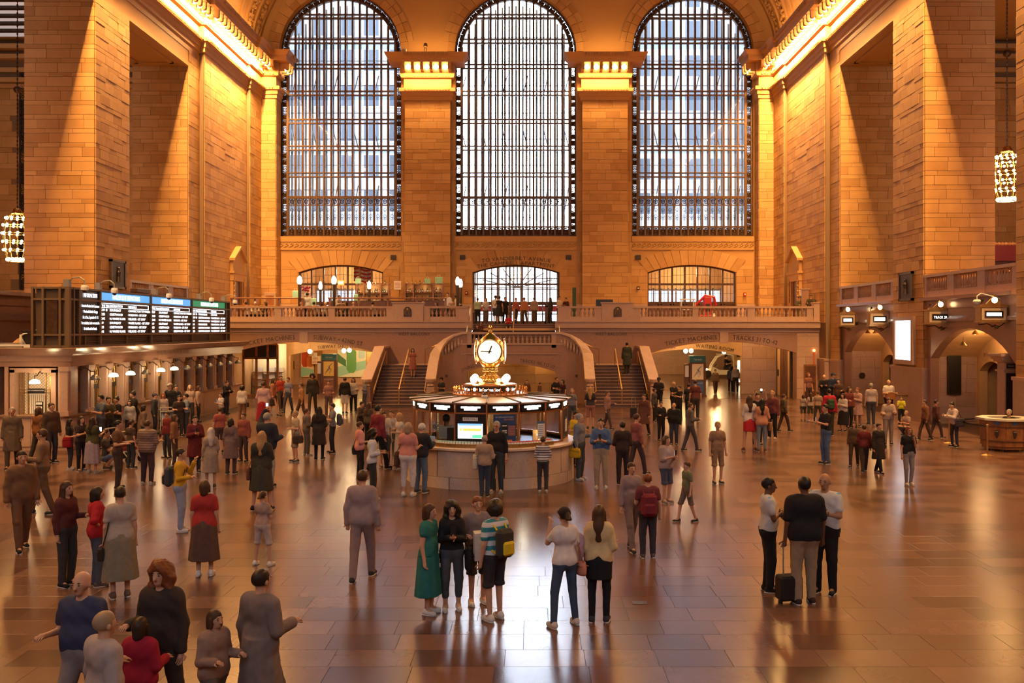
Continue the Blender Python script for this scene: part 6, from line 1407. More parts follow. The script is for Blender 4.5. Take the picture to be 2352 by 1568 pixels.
# ================================================================ TRACK SIGNS
def track_sign(px0, px1, Y, pt, pb, words, label):
    x0, x1 = PX(px0,Y), PX(px1,Y); w_ = x1-x0; z1, z0 = PZ(pt,Y), PZ(pb,Y); t = thing('track_sign', label, 'track sign', ((x0+x1)/2, Y, z0), 0, 'bronze lantern signs over the track arches'); h_ = z1-z0
    mb = MB(); mb.bbox(-w_/2,w_/2,0,.42,0,h_,.01); mb.box(-w_/2-.04,w_/2+.04,-.04,.46,h_-.03,h_+.03); mb.box(-w_/2-.03,w_/2+.03,-.03,.45,-.03,.03); mb.build('case', M['brass_dull'], t)
    mb = MB(); mb.box(-w_/2+.05,w_/2-.05,-.012,0,.05,h_-.05); mb.build('face', mat('sign_face_cream',(.55,.42,.28),.5) if 'sign_face_cream' not in bpy.data.materials else bpy.data.materials['sign_face_cream'], t)
    mb = MB(); a, b, c, d = -w_*.34, w_*.34, h_*.26, h_*.70; mb.box(a,b,-.02,-.012,c,d); mb.build('window', M['black'], t)
    mb = MB(); 
    for q in ((a-.02,a,c,d),(b,b+.02,c,d),(a-.02,b+.02,c-.02,c),(a-.02,b+.02,d,d+.02)): mb.box(q[0],q[1],-.028,-.012,q[2],q[3])
    mb.build('window_frame', M['brass_dull'], t)
    if words: text('words', words, .14, M['led_warm'], t, (0,-.022,c+.07), width=w_*.52, depth=.003)
    else: 
        mb = MB()
        for k in range(7): mb.box(a+.06+(b-a-.12)*k/7, a+.06+(b-a-.12)*(k+.85)/7, -.028,-.021, c+.06, d-.06)
        mb.build('lit_words', M['led_warm'], t)
    mb = MB(); poly = [(-w_/2,h_+.03),(w_/2,h_+.03),(w_/2-.04,h_+.08),(w_*.28,h_+.11),(.16,h_+.24),(.08,h_+.30),(-.08,h_+.30),(-.16,h_+.24),(-w_*.28,h_+.11),(-w_/2+.04,h_+.08)]; mb.prism(poly,'y',0.0,.05); mb.build('pediment', M['brass_dull'], t)
    mb = MB(); mb.lathe([(.13,0),(.13,.03),(.1,.06),(0,.07)],0,0,0,14); o = mb.build('round_lamp', M['bulb'], t, smooth=True); o.location = (.0,-.0,h_+.24); o.rotation_euler = (PI/2,0,0)
    mb = MB(); pts = [(.13*math.cos(k*PI/7),-.03,h_+.24+.13*math.sin(k*PI/7)) for k in range(15)]; mb.tube(pts,.025,5,False); mb.build('lamp_ring', M['brass'], t)
    mb = MB(); mb.tube([(-w_/2+.05,.1,h_+.08),(-w_/2+.08,.1,h_+.2)],.02,5); mb.lathe([(.03,0),(.06,.1),(.05,.1)],-w_/2+.12,.1,h_+.16,8); mb.build('spotlight', M['bronze'], t)
    mb = MB(); mb.tube([(-w_/2+.03,.2,-.03),(-w_/2+.02,.2,-.12),(-.15,.2,-.08),(.1,.2,-.2),(.3,.2,-.18),(w_/2,.2,-.05)],.02,5); mb.tube([(0,.2,-.2),(.15,.2,-.12),(.25,.2,-.24),(.1,.2,-.28)],.025,5); mb.box(w_/2,XR-t.location.x+.0,.1,.3,.05,.2); mb.ball(.2,.2,-.2,.08,.06,.06); mb.build('bracket', M['bronze'], t)
track_sign(1929,1965,49.6,721,748,None,'farthest bronze lantern sign with a glowing display and round lamp')
track_sign(1998,2043,45.6,717,747,None,'second farthest bronze lantern sign, just before the plaque pier')
track_sign(2132,2187,39.2,712,743,'TRACK 29','bronze lantern sign reading TRACK 29 beside the plaque pier')
track_sign(2252,2314,34.2,704,738,None,'nearest and largest bronze lantern sign with a blown-out display')
t = thing('dome_camera', 'white dome camera on a curved arm above the nearest lantern sign', 'camera', (PX(2244,34.6),34.6,PZ(692,34.6))); mb = MB(); mb.lathe([(.13,-.04),(.15,0),(.1,.07)],0,0,0,10); mb.ball(0,0,-.05,.1,.1,.07); mb.build('housing', M['white'], t); mb = MB(); mb.tube([(0,0,.05),(0,0,.2),(.15,.0,.3),(.35,0,.25),(XR-t.location.x,0,.1)],.02,6); mb.build('arm', M['white'], t)
# lit poster screen and plaque on the right pier, plaque on the left pier
t = thing('poster_screen', 'tall bright white poster screen in a marble frame on the right pier', 'screen', (XR-.06,43.25,PZ(836,43.2))); mb = MB(); h_ = 2.05
for a,b,c,d in ((-1.15,-.92,0,h_+.14),(.92,1.15,0,h_+.14),(-.92,.92,0,.2),(-.92,.92,h_-.04,h_+.14)): mb.box(-.14,.04,a,b,c,d)
mb.build('frame', M['marble_dull'], t); mb = MB(); mb.box(-.08,0,-.92,.92,.2,h_-.04); mb.build('screen', mat('white_poster_screen',(1,1,1),.3,emit=3.0,ecol=(.86,.93,1.0)), t)
def pplaque(x, s, y, zc, label):
    t = thing('bronze_plaque', label, 'plaque', (x,y,zc)); mb = MB()
    mb.box(-.04,.04,-.72,.72,-.6,.6); mb.build('plate', M['bronze_black'], t); mb = MB()
    for a,b,c,d in ((-.78,-.66,-.66,.66),(.66,.78,-.66,.66),(-.78,.78,-.66,-.55),(-.78,.78,.55,.66)): mb.box(-.07,.07,a,b,c,d)
    mb.build('frame', M['bronze'], t); mb = MB(); mb.lathe([(.14,-.35),(.1,-.1),(.13,.1),(.08,.2),(.09,.3),(0,.36)],s*.02,0,0,8); mb.build('relief_figure', M['bronze_black'], t)
pplaque(XR-.1, -1, 43.05, PZ(658,43.1), 'dark square bronze relief plaque on the right pier above the poster screen')
pplaque(XL+.1, 1, 43.35, PZ(630,43.3), 'dark square bronze relief plaque on the left pier above the departure board')
# recess lamps on the vaults
for px_, py_, lit in ((1993,757,0),(2010,757,0),(2028,748,0),(2212,830,0),(2240,770,1),(2268,760,0)):
    Y = 49.5 if px_ < 2100 else 38.3; t = thing('spot_lamp', ('lit' if lit else 'unlit')+' cone lamp under the vault, %s' % {1993:'nearest the wall side of the far arch',2010:'in the middle of the far arch',2028:'by the pier of the far arch',2212:'lowest in the near arch',2240:'tilted forward in the near arch',2268:'furthest out in the near arch'}[px_], 'lamp', (PX(px_,Y),Y,min(PZ(py_,Y)+.1,3.95) if px_ != 2212 else 3.5), 0, 'cone lamps in the track arches')
    mb = MB(); mb.tube([(0,0,.1),(0,0,.3)],.012,5); mb.build('stem', M['brass_dull'], t); mb = MB(); mb.lathe([(.03,.12),(.05,.1),(.15,-.04),(.14,-.04)],0,0,0,10); s_ = mb.build('shade', M['brass_dull'], t); mb = MB(); mb.lathe([(.12,-.03),(.0,-.045)],0,0,0,10); mb.build('bulb', M['bulb'] if lit else M['white'], s_)
# dark board, round vent, lettering in the recesses
t = thing('notice_board', 'tall black notice board on the marble wall inside the near track arch', 'board', (PX(2191,40.9),40.9,PZ(906,40.9))); mb = MB(); mb.box(-.30,.30,-.06,0,0,1.82); mb.build('frame', M['bronze_black'], t); mb = MB(); mb.box(-.26,.26,-.07,-.06,.04,1.78); mb.build('panel', M['black'], t)
t = thing('round_vent', 'round dark metal vent on the wall of the far track arch', 'vent', (PX(1980,52.1),52.1,PZ(862,52.1))); mb = MB(); mb.lathe([(.17,0),(.17,.03),(.13,.04)],0,0,0,16); o = mb.build('rim', M['bronze'], t); o.rotation_euler = (PI/2,0,0); mb = MB()
for k in range(-3,4): mb.box(-.14,.14,-.05,-.03,k*.04-.012,k*.04+.012)
mb.build('slat', M['bronze_black'], t)
text('lettering', '29 TRACK 29', .22, M['engraved'], walls['right'], (XR+2.13, 39.75, 2.95), (0,-1,0), width=1.05)
# track post kiosk in the near arch
t = thing('track_post', 'free-standing pale post reading TRACK 27 with a tall black panel', 'post', (PX(2335,34.5),34.5,0)); mb = MB(); mb.bbox(-.45,.5,-.02,.55,0,2.9,.02); mb.build('shaft', M['marble_dull'], t); mb = MB(); mb.box(-.5,.55,-.06,.6,2.55,2.62); mb.box(-.55,.6,-.1,.65,2.9,3.0); mb.box(-.62,.66,-.18,.7,3.0,3.12); mb.box(-.7,.75,-.25,.8,3.12,3.22); mb.build('cap', M['marble_dull'], t)
mb = MB(); mb.box(-.4,.02,-.05,-.02,.7,2.5); mb.build('panel', M['black'], t); mb = MB(); mb.box(-.38,0,-.05,-.02,2.68,2.85); n_ = mb.build('name_plate', M['black'], t); text('words','TRACK 27',.1,M['white'],n_,(-.19,-.055,2.73),width=.3,depth=0)
mb = MB(); mb.box(.1,.45,-.05,-.02,1.9,2.5); mb.build('marble_inset', M['marble'], t)

# ================================================================ POLICE DESK, STANCHIONS
PXc, PYc = 16.22, 32.1
t = thing('police_desk', 'octagonal varnished wooden police desk with a pale stone top at the right edge', 'desk', (PXc,PYc,0)); t.scale = (.64,.64,1); O8 = [(math.cos(PI/8+k*PI/4), math.sin(PI/8+k*PI/4)) for k in range(8)]
def octo(mb, r, z0, z1): mb.prism([(a*r,b*r) for a,b in O8],'z',z0,z1)
for r, z0, z1 in ((1.08,.06,.16),(1.16,.16,.30),(1.14,.30,.34)): mb = MB(); octo(mb,r,z0,z1); mb.build('base_moulding', M['wood'], t)
for k in range(8):
    a, b = O8[k], O8[(k+1)%8]; mx, my = (a[0]+b[0])/2, (a[1]+b[1])/2; rz = math.atan2(b[1]-a[1], b[0]-a[0]); L = math.hypot(b[0]-a[0],b[1]-a[1])
    for q, (f0, f1) in enumerate(((-.5,-.17),(-.165,.165),(.17,.5))):
        mb = MB(); c = (f0+f1)/2*L*1.16; mb.rbox(mx*1.16+math.cos(rz)*c, my*1.16+math.sin(rz)*c, .585, (f1-f0)*L*1.16-.004, .04, .49, rz); mb.build('panel', M['wood'], t)
    mb = MB(); mb.rbox(mx*1.18,my*1.18,.93,L*1.18,.05,.20,rz); mb.build('frieze', M['wood'], t); mb = MB(); mb.rbox(mx*1.2,my*1.2,.825,L*1.2,.06,.03,rz); mb.rbox(mx*1.2,my*1.2,.35,L*1.2,.06,.03,rz); mb.build('moulding', M['wood_dark'], t)
    if my < -.2:
        nx_, ny_ = mx/math.hypot(mx,my), my/math.hypot(mx,my); sh_ = [(-.1,.13),(-.06,.12),(0,.14),(.06,.12),(.1,.13),(.1,-.02),(.06,-.11),(0,-.15),(-.06,-.11),(-.1,-.02)]
        mb = MB(); vs = []; 
        for d in (1.19,1.21): vs += [(mx*1.2/1.2*1.0*d/1.0*1.0+math.cos(rz)*x_*1.0, my*d+math.sin(rz)*x_, .58+z_) for x_, z_ in sh_]
        mb.loft([vs[:10], vs[10:]]); em = mb.build('emblem', M['bronze_black'], t); text('words','POLICE',.05,M['white'],em,(mx*1.235,my*1.235,.65),(math.cos(rz),math.sin(rz),0),width=.14,depth=0)
        mb = MB(); mb.rbox(mx*1.225,my*1.225,.94,.26,.02,.09,rz); mb.build('name_plate', PT['blue'], t)
mb = MB()
n = 8; ro, ri = 1.42, .85
for k in range(8):
    a, b = O8[k], O8[(k+1)%8]; mb.prism([(a[0]*ri,a[1]*ri),(a[0]*ro,a[1]*ro),(b[0]*ro,b[1]*ro),(b[0]*ri,b[1]*ri)],'z',1.03,1.10)
mb.build('stone_top', mat('pale_stone_top',(.62,.56,.46),.3,var=.06), t)
mb = MB(); octo(mb,.95,.7,.74); mb.build('inner_desk', M['wood_dark'], t)
for k in range(4): mb = MB(); a = k*PI/2+.4; mb.ball(.95*math.cos(a),.95*math.sin(a),.04,.05,.05,.04,8,6); mb.build('caster', M['grey'], t)
def stanchion(px_, fy, lb):
    Y = FY(fy); t = thing('stanchion', lb, 'stanchion', (PX(px_,Y),Y,0)); mb = MB(); mb.lathe([(.19,0),(.19,.015),(.1,.04),(.03,.06)],0,0,0,16); mb.build('base', M['brass_dull'], t); mb = MB(); mb.lathe([(.026,.04),(.026,.92),(.04,.93),(.04,1.0),(.02,1.02),(0,1.02)],0,0,0,10); mb.build('post', M['brass_dull'], t); return t
s1 = stanchion(2268,1046,'nearer brass stanchion post in front of the wooden police desk'); s2 = stanchion(2180,1018,'farther brass stanchion post beside the woman in the white jacket')
def belt(p, q, lb):
    t = thing('belt', lb, 'belt'); mb = MB(); pts = [Vector(p).lerp(Vector(q), k/8)-Vector((0,0,.06*math.sin(PI*k/8))) for k in range(9)]
    mb.loft([[(v.x,v.y,v.z-.025),(v.x,v.y+.006,v.z-.025),(v.x,v.y+.006,v.z+.025),(v.x,v.y,v.z+.025)] for v in pts]); mb.build('strap', M['black'], t)
belt((s1.location.x,s1.location.y,.95),(s2.location.x,s2.location.y,.95),'black retractable belt between the two brass posts'); belt((s2.location.x+.05,s2.location.y,.98),(PXc-.65,PYc+.75,.98),'black retractable belt from the far post to the police desk')

# ================================================================ CHANDELIERS
def chandelier(px_, pc, r, Y, label, half):
    x = PX(px_,Y); zc = PZ(pc,Y); t = thing('chandelier', label, 'chandelier', (x,Y,zc)); sc = half/1.2
    mb = MB(); mb.lathe([(.05,1.45),(.14,1.42),(.2,1.3),(.3,1.2),(.3,1.15),(.1,1.12)],0,0,0,14); mb.build('crown', M['brass'], t, smooth=True)
    mb = MB(); top = 20.4-zc
    mb.tube([(0,0,1.4),(0,0,top)],.02,5); mb.build('rod', M['bronze'], t)
    mb = MB(); z = 1.5
    for k in range(60):
        if z > top-.2: break
        mb.ball(0,0,z,.05,.03,.09,5,4); z += .2
    mb.build('chain', M['bronze'], t, kind='stuff'); mb = MB(); mb.ball(0,0,5.8 if px_ > 1000 else 7.2,.18,.18,.18,12,8); mb.build('ball', M['bronze'], t, smooth=True)
    rib = MB(); prof = [(.25,1.15),(r*.75,.95),(r*.95,.6),(r,.2),(r*.98,-.2),(r*.9,-.6),(r*.72,-1.0)]
    for k in range(12):
        a = 2*PI*k/12; rib.tube([(p*math.cos(a),p*math.sin(a),z) for p,z in prof],.014,4)
    for p, z in prof[1:]: rib.tube([(p*math.cos(2*PI*k/20),p*math.sin(2*PI*k/20),z) for k in range(21)],.012,4,False)
    rib.build('cage', M['brass'], t); bm = MB(); bm.ball(0,0,0,.062,.062,.062,8,6); me = bm.mesh('bulb',[M['chand_bulb']],True)
    for j, (p, z) in enumerate(prof[1:6]):
        for k in range(12):
            a = 2*PI*(k+.5*(j%2))/12; obj('bulb', me, t, ((p+.04)*math.cos(a),(p+.04)*math.sin(a),z))
    mb = MB(); mb.lathe([(r*.70,-1.02),(r*.72,-1.1),(r*.5,-1.16)],0,0,0,20,cap=False); mb.build('lower_ring', M['brass'], t)
    for k in range(16): a = 2*PI*k/16; obj('bulb', me, t, (r*.70*math.cos(a),r*.70*math.sin(a),-1.06), None, (1.2,1.2,1.4))
    point('chandelier_light', (x,Y,zc-1.6), 170, (1,.42,.10), .4); point('chandelier_light', (x,Y-1.2,zc), 170, (1,.42,.10), .4)
M['chand_bulb'] = mat('chandelier_bulb', (1,.8,.4), .3, emit=22, ecol=(1.0,.70,.30))
chandelier(40, 546, .62, 45.5, 'glowing barrel-shaped chandelier hanging left of the left pier', 1.2)
chandelier(2313, 406, .58, 44.0, 'glowing barrel-shaped chandelier hanging right of the right pier', 1.2)
# gallery end window grille on the left
g = MB(); Yg = 53.12
for x in [ -29.0+.35*k for k in range(8)]: g.box(x-.04,x+.04,Yg-.05,Yg+.05,6.4,18.6)
for k in range(26): z = 6.4+.488*k; g.box(-29,-26.5,Yg-.04,Yg+.04,z-.03,z+.03)
for k in range(25):
    for j in range(2): x = -28.82+.35*j; z = 6.64+.488*k; g.tube([(x+.12*math.cos(a),Yg-.05,z+.16*math.sin(a)) for a in [i*1.2 for i in range(6)]],.03,4,False); g.ball(x,Yg-.05,z,.06,.03,.06,5,4)
w4 = struct('window_4'); g.build('grille', M['bronze_black'], w4); mb = MB(); mb.box(-29.05,-26.4,53.16,53.3,6.2,18.7); mb.build('backing', M['bronze_black'], w4); mb = MB(); mb.box(-29.3,-26.2,52.9,53.2,5.95,6.25); mb.build('sill', M['stone'], w4)
# skylight glimpse in the left gallery ceiling
mb = MB()
for k in range(5): mb.box(-30,-23,46+1.2*k,46.3+1.2*k,20.3,20.5)
mb.build('skylight_bar', M['bronze_black'], walls['left']); mb = MB(); mb.box(-30.5,-22.8,45.5,52.2,20.44,20.48); mb.build('skylight_glass', mat('skylight',(1,1,1),.5,emit=.3,ecol=(.8,.85,.9)), walls['left'])

# ================================================================ CARVED DOORWAYS ON THE SIDE WALLS
for s, W in ((-1,XL),(1,XR)):
    x = W-s*.30; d = struct('door_%d' % (5 if s < 0 else 6), 'narrow carved doorway with a pointed pediment on the %s side wall at balcony level' % ('left' if s < 0 else 'right'), 'door'); d.location = (x,60,4.45)
    def bx2(mb,u0,u1,y0,y1,z0,z1): a,b = sorted((-s*u0,-s*u1)); mb.box(a,b,y0,y1,z0,z1)
    mb = MB(); bx2(mb,0,.22,-1.15,-.7,0,3.1); bx2(mb,0,.22,.7,1.15,0,3.1); bx2(mb,0,.26,-1.2,1.2,2.75,3.2); bx2(mb,0,.34,-1.3,1.3,3.2,3.35); mb.build('surround', M['stone'], d)
    mb = MB(); a, b = sorted((0,-s*.22)); mb.prism([(-1.15,3.35),(1.15,3.35),(1.15,4.1),(0,4.8),(-1.15,4.1)],'x',a,b); a, b = sorted((0,-s*.4)); mb.prism([(-1.35,4.0),(-1.35,4.15),(0,5.0),(1.35,4.15),(1.35,4.0),(0,4.82)],'x',a,b); mb.build('pediment', M['stone'], d)
    mb = MB(); bx2(mb,.02,.05,-.7,.7,0,2.75); mb.build('door_leaf', M['wood_dark'], d)
    mb = MB()
    for y in (-.95,.95):
        for k in range(10): mb.ball(-s*.26,y+.03*(-1)**k,2.9-.16*k,.07,.09,.09,6,4)
    mb.build('carved_garland', M['stone'], d)

# ================================================================ BALCONY RESTAURANT
def at(px_, py_, Y): return PX(px_,Y), PZ(py_,Y)
def lamp_post(px_, py_, Y, r, lb):
    r *= .85; x, z = at(px_,py_,Y); t = thing('globe_lamp', lb, 'lamp', (x,Y,4.45), 0, 'globe lamps along the restaurant'); h_ = z-4.45
    mb = MB(); mb.lathe([(.16,0),(.16,.05),(.09,.1),(.085,h_-.3),(.11,h_-.28),(.11,h_-.2)],0,0,0,10); mb.build('post', M['bronze_black'], t); mb = MB(); mb.lathe([(.07,h_-.22),(r,h_-.1),(r*1.05,h_+.05),(r*.8,h_+.2),(r*.3,h_+.3),(0,h_+.31)],0,0,0,12); mb.build('globe', M['bulb_hot'], t, smooth=True)
    point('globe_light', (x,Y-.5,z), 12, (1,.7,.36), .15)
lamp_post(688,645,56.6,.17,'leftmost tall globe lamp at the left end of the restaurant arch'); lamp_post(767,645,56.6,.17,'tall globe lamp before the arched doorway, left of the exit sign')
lamp_post(736,657,60.5,.13,'small farther globe lamp between the two tall ones'); lamp_post(848,656,60.5,.13,'small globe lamp just left of the first bottle shelf'); lamp_post(1051,647,57.0,.14,'left globe of the lamp pair beside the middle doorway'); lamp_post(1058,652,58.2,.14,'right lower globe of the lamp pair beside the middle doorway')
def barrail(p0, p1, Y, zt, lb, solid):
    x0, x1 = PX(p0,Y), PX(p1,Y); t = thing('bar_counter', lb, 'bar counter', ((x0+x1)/2,Y,4.45)); L = x1-x0; h_ = zt-4.45
    mb = MB(); mb.bbox(-L/2,L/2,-.2,.25,h_-.08,h_,.02); mb.build('counter_top', M['wood'], t)
    n = max(2, round(L/1.7))
    for k in range(n+1): mb = MB(); xx = -L/2+.06+(L-.12)*k/n; mb.box(xx-.05,xx+.05,-.05,.1,0,h_-.08); mb.build('post', M['wood'], t)
    if solid:
        for k in range(n): mb = MB(); a = -L/2+.14+(L-.12)*k/n; b = -L/2+(L-.12)*(k+1)/n-.02; mb.bbox(a,b,0,.05,.1,h_-.2,.02); mb.build('panel', M['wood_dark'], t)
    else: mb = MB(); mb.tube([(-L/2,0,h_*.7),(L/2,0,h_*.7)],.02,5); mb.build('brass_rail', M['brass'], t)
barrail(530,697,57.6,PZ(683,57.6),'slim wooden rail bar at the left end of the restaurant',False); barrail(755,1026,58.4,PZ(683,58.4),'long dark wooden bar counter of the restaurant',True)
BC = {k: cloth(c,'bottle_glass') for k, c in dict(g=(.03,.10,.03),b=(.10,.04,.015),c=(.45,.42,.38),a=(.4,.2,.05),d=(.02,.02,.02)).items()}
bmesh_ = {}
for k, m_ in BC.items():
    mb = MB(); mb.lathe([(.042,0),(.045,.02),(.045,.18),(.018,.24),(.016,.30),(.02,.31)],0,0,0,7); mb.cur = 1; mb.box(-.03,.03,-.047,-.044,.05,.14); bmesh_[k] = mb.mesh('bottle',[m_,M['white']],True)
gl = MB(); gl.lathe([(.03,0),(.008,.01),(.008,.08),(.035,.12),(.03,.18)],0,0,0,6); glass_me = gl.mesh('wine_glass',[BC['c']],True)
def backbar(p0, p1, Y, pt, lb, which):
    x0, x1 = PX(p0,Y), PX(p1,Y); zt = PZ(pt,Y); L = x1-x0; xm = (x0+x1)/2; h_ = zt-4.45; t = thing('bottle_shelf', lb, 'shelf', (xm,Y,4.45)); cuts = [-L/2,-L/2+L*.22,L/2-L*.26,L/2]
    for c in cuts: mb = MB(); mb.box(c-.05,c+.05,-.15,.2,.9,h_); mb.build('upright', M['wood'], t)
    lv = [h_-.05,h_-.62,h_-1.14,h_-1.62]
    for z in lv: mb = MB(); mb.box(-L/2-.05,L/2+.05,-.18,.22,z-.03,z); mb.build('shelf_board', M['wood'], t)
    mb = MB(); mb.box(-L/2,L/2,.2,.24,0,h_); mb.build('back_panel', M['shelf_back'], t); mb = MB(); mb.box(-L/2,L/2,-.3,.25,0,.9); mb.build('cabinet', M['wood_dark'], t)
    r_ = random.Random(p0); NTH = 'first second third fourth fifth sixth seventh eighth ninth tenth eleventh twelfth thirteenth fourteenth fifteenth sixteenth seventeenth eighteenth nineteenth twentieth'.split()+['twenty-%s' % o for o in 'first second third fourth fifth sixth seventh eighth ninth'.split()]+['last']*9; CN = dict(g='green',b='brown',c='clear',a='amber',d='black')
    for li, z in enumerate(lv):
        xx = -L/2+.14; k = 0
        while xx < L/2-.1:
            if min(abs(xx-c) for c in cuts) > .1:
                gls = (which == 0 and li == 2); key = r_.choice('gbcad')
                o = obj('wine_glass' if gls else 'bottle', glass_me if gls else bmesh_[key], None, (xm+xx, Y-.03, 4.45+z), None, (1,1,r_.uniform(.85,1.15)))
                k += 1; tagged(o, '%s %s from the left on the %s of the %s' % (NTH[k-1], ('stemmed glass' if gls else 'bottle, '+CN[key]+','), ('very top','upper board','middle board','lowest board')[li], ('first bottle shelf','second bottle shelf')[which]), 'glass' if gls else 'bottle', '%s row of %s' % (('top','upper','middle','lowest')[li], ('the first bottle shelf','the second bottle shelf')[which]))
            xx += r_.uniform(.10,.14) if li else r_.uniform(.2,.4)
    for sx in (-L*.36,0,L*.36): point('shelf_light', (xm+sx,Y-.1,4.45+h_-.25), 2.5, (1,.7,.35), .05)
M['shelf_back'] = mat('amber_back_panel',(.5,.26,.08),.5)  # amber colour of the panel behind the bottles
backbar(820,894,61.5,651,'first dark wooden shelf of bottles, in front of the arched doorway',0); backbar(931,1018,64.4,651,'second wooden shelf of bottles, against the stone pier',1)
def giftbag(px_, py_, Y, w_, h_, lb, base_z=None):
    x, z = at(px_,py_,Y); z = base_z if base_z is not None else z; t = thing('gift_bag', lb, 'gift bag', (x,Y,z), 0, 'mint green gift bags in the restaurant')
    mb = MB(); mb.loft([[(-w_/2,-.08,0),(w_/2,-.08,0),(w_/2,.08,0),(-w_/2,.08,0)],[(-w_/2*1.05,-.09,h_*.9),(w_/2*1.05,-.09,h_*.9),(w_/2,.07,h_),(-w_/2,.07,h_)]]); mb.build('bag', cloth((.35,.62,.45)), t)
    mb = MB(); mb.tube([(-w_*.25,-.09,h_*.9),(-w_*.15,-.09,h_*1.3),(w_*.15,-.09,h_*1.3),(w_*.25,-.09,h_*.9)],.012,4); mb.build('handle', M['white'], t)
giftbag(680,690,57.6,.42,.42,'mint gift bag at the left, on the rail bar',PZ(683,57.6)); giftbag(719,690,57.9,.38,.45,'mint gift bag beside the first waiter',5.6); giftbag(823,648,61.5,.36,.34,'mint gift bag on top of the first bottle shelf',PZ(651,61.5)); giftbag(982,648,64.4,.4,.34,'square mint gift bag on top of the second bottle shelf',PZ(651,64.4)); giftbag(1008,648,64.4,.5,.45,'wide bulging mint gift bag at the right end of the second bottle shelf',PZ(651,64.4)); giftbag(818,686,59.2,.25,.6,'tall mint gift bag left of the first bottle shelf',5.75)
mb = MB(); mb.bbox(-.35,.35,-.3,.3,0,1.15,.02); o = mb.build('side_cabinet', M['wood_dark']); o.location = (PX(719,57.9),58.0,4.45); tagged(o,'dark side cabinet under the mint bag by the first waiter','cabinet')
mb = MB(); mb.bbox(-.2,.2,-.25,.2,0,1.3,.02); o = mb.build('side_cabinet', M['wood']); o.location = (PX(818,59.2),59.25,4.45); tagged(o,'wooden side cabinet under the tall mint bag','cabinet')
def sign(name, px_, py_, Y, w_, h_, m_, words, wm, lb, size=.2):
    x, z = at(px_,py_,Y); t = thing(name, lb, 'sign', (x,Y,z)); mb = MB(); mb.box(-w_/2,w_/2,0,.04,-h_/2,h_/2); mb.build('plate', m_, t)
    if words: text('words', words, size, wm, t, (0,-.005,-size*.35), width=w_*.75, depth=0)
    return t
sign('exit_sign',783,649,60.8,.42,.32,mat('exit_orange',(.8,.25,.05),.4,emit=1.2,ecol=(1,.35,.08)),'EXIT',M['led_warm'],'glowing orange exit sign before the arched doorway',.2); mb = MB(); mb.tube([(0,.06,4.45-PZ(649,60.8)),(0,.06,0)],.03,6); mb.build('pole', M['bronze'], [o for o in COL.objects if o.name == 'exit_sign'][0])
t = sign('menu_notice',913,655,65.3,.5,.6,M['white'],None,None,'white printed notice hung on the pier between the bottle shelves'); mb = MB()
for k in range(5): mb.box(-.2,.2,-.008,-.002,.2-.09*k,.23-.09*k)
mb.build('print', mat('faded_red_print',(.5,.12,.08),.6), t)
text('lettering','CIPRIANI DOLCI',.26,M['bronze_black'],None,(PX(729,66.2),66.15,7.3),arc=4.5,width=1.75); tagged(bpy.data.objects['lettering'] if False else COL.objects[-1],'arched black restaurant lettering on the first doorway glass','lettering')
# striped flag seen through the first doorway
t = thing('flag', 'red and white striped flag hanging behind the first arched doorway', 'flag', (PX(833,68),68,PZ(646,68)))
for k in range(9):
    mb = MB(); pts = []
    for i in range(13): x = -.65+1.3*i/12; pts.append([(x,.06*math.sin(i*.9)+yy,.14*k+.05*math.sin(i*.6)+zz-.25*(x+.6)*.4) for yy,zz in ((0,0),(.01,0),(.01,.14),(0,.14))])
    mb.loft(pts); mb.build('stripe', cloth((.5,.02,.03)) if k % 2 == 0 else cloth((.6,.55,.5)), t)
mb = MB(); mb.tube([(0,.05,1.3),(0,.05,2.3)],.02,5); mb.build('cord', M['bronze'], t)
# red lift machine, white table, counters on the right half
x, z = at(1624,700,60); t = thing('lift_machine', 'red folding lift machine standing before the right arched doorway', 'lift machine', (x,60,4.45)); red = mat('machine_red',(.45,.02,.02),.4)
mb = MB(); mb.bbox(-.6,.6,-.35,.35,.12,.6,.04); mb.build('chassis', red, t); mb = MB(); mb.bbox(-.25,.25,-.3,.3,.6,1.75,.03); mb.build('mast', red, t); mb = MB(); mb.tube([(-.5,0,.6),(-.75,0,1.2),(-.1,0,1.85),(.45,0,1.75),(.55,0,1.2)],.09,6); mb.build('boom', red, t); mb = MB(); mb.box(-.14,.14,-.34,-.3,.8,1.3); mb.build('control_panel', M['black'], t); mb = MB(); mb.box(.3,.55,-.4,-.35,.45,.7); mb.build('label_plate', M['white'], t)
for a in (-.42,.42):
    for b in (-.3,.3): mb = MB(); mb.lathe([(.13,-.05),(.13,.05)],0,0,0,12); o = mb.build('wheel', M['black'], t); o.location = (a,b,.13); o.rotation_euler = (PI/2,0,0)
x, z = at(1581,686,59); t = thing('service_table', 'white service table beside the red lift machine', 'table', (x,59.3,4.45)); mb = MB(); mb.bbox(-.45,.45,-.3,.3,1.55,1.6,.01); mb.build('table_top', M['white'], t)
for a in (-.42,.42):
    for b in (-.27,.27): mb = MB(); mb.box(a-.02,a+.02,b-.02,b+.02,0,1.55); mb.build('leg', M['white'], t)
mb = MB(); mb.box(-.42,.42,-.27,.27,.9,.93); mb.build('lower_shelf', M['white'], t)
t = thing('reception_stand', 'low black stand behind the right memorial plaque block', 'stand', (PX(1388,58),58,4.45)); mb = MB(); mb.bbox(-.52,.52,-.2,.2,.1,1.52,.02); mb.build('cabinet', M['black'], t); mb = MB(); mb.box(-.5,.5,-.18,.18,0,.1); mb.build('plinth', M['grey'], t)
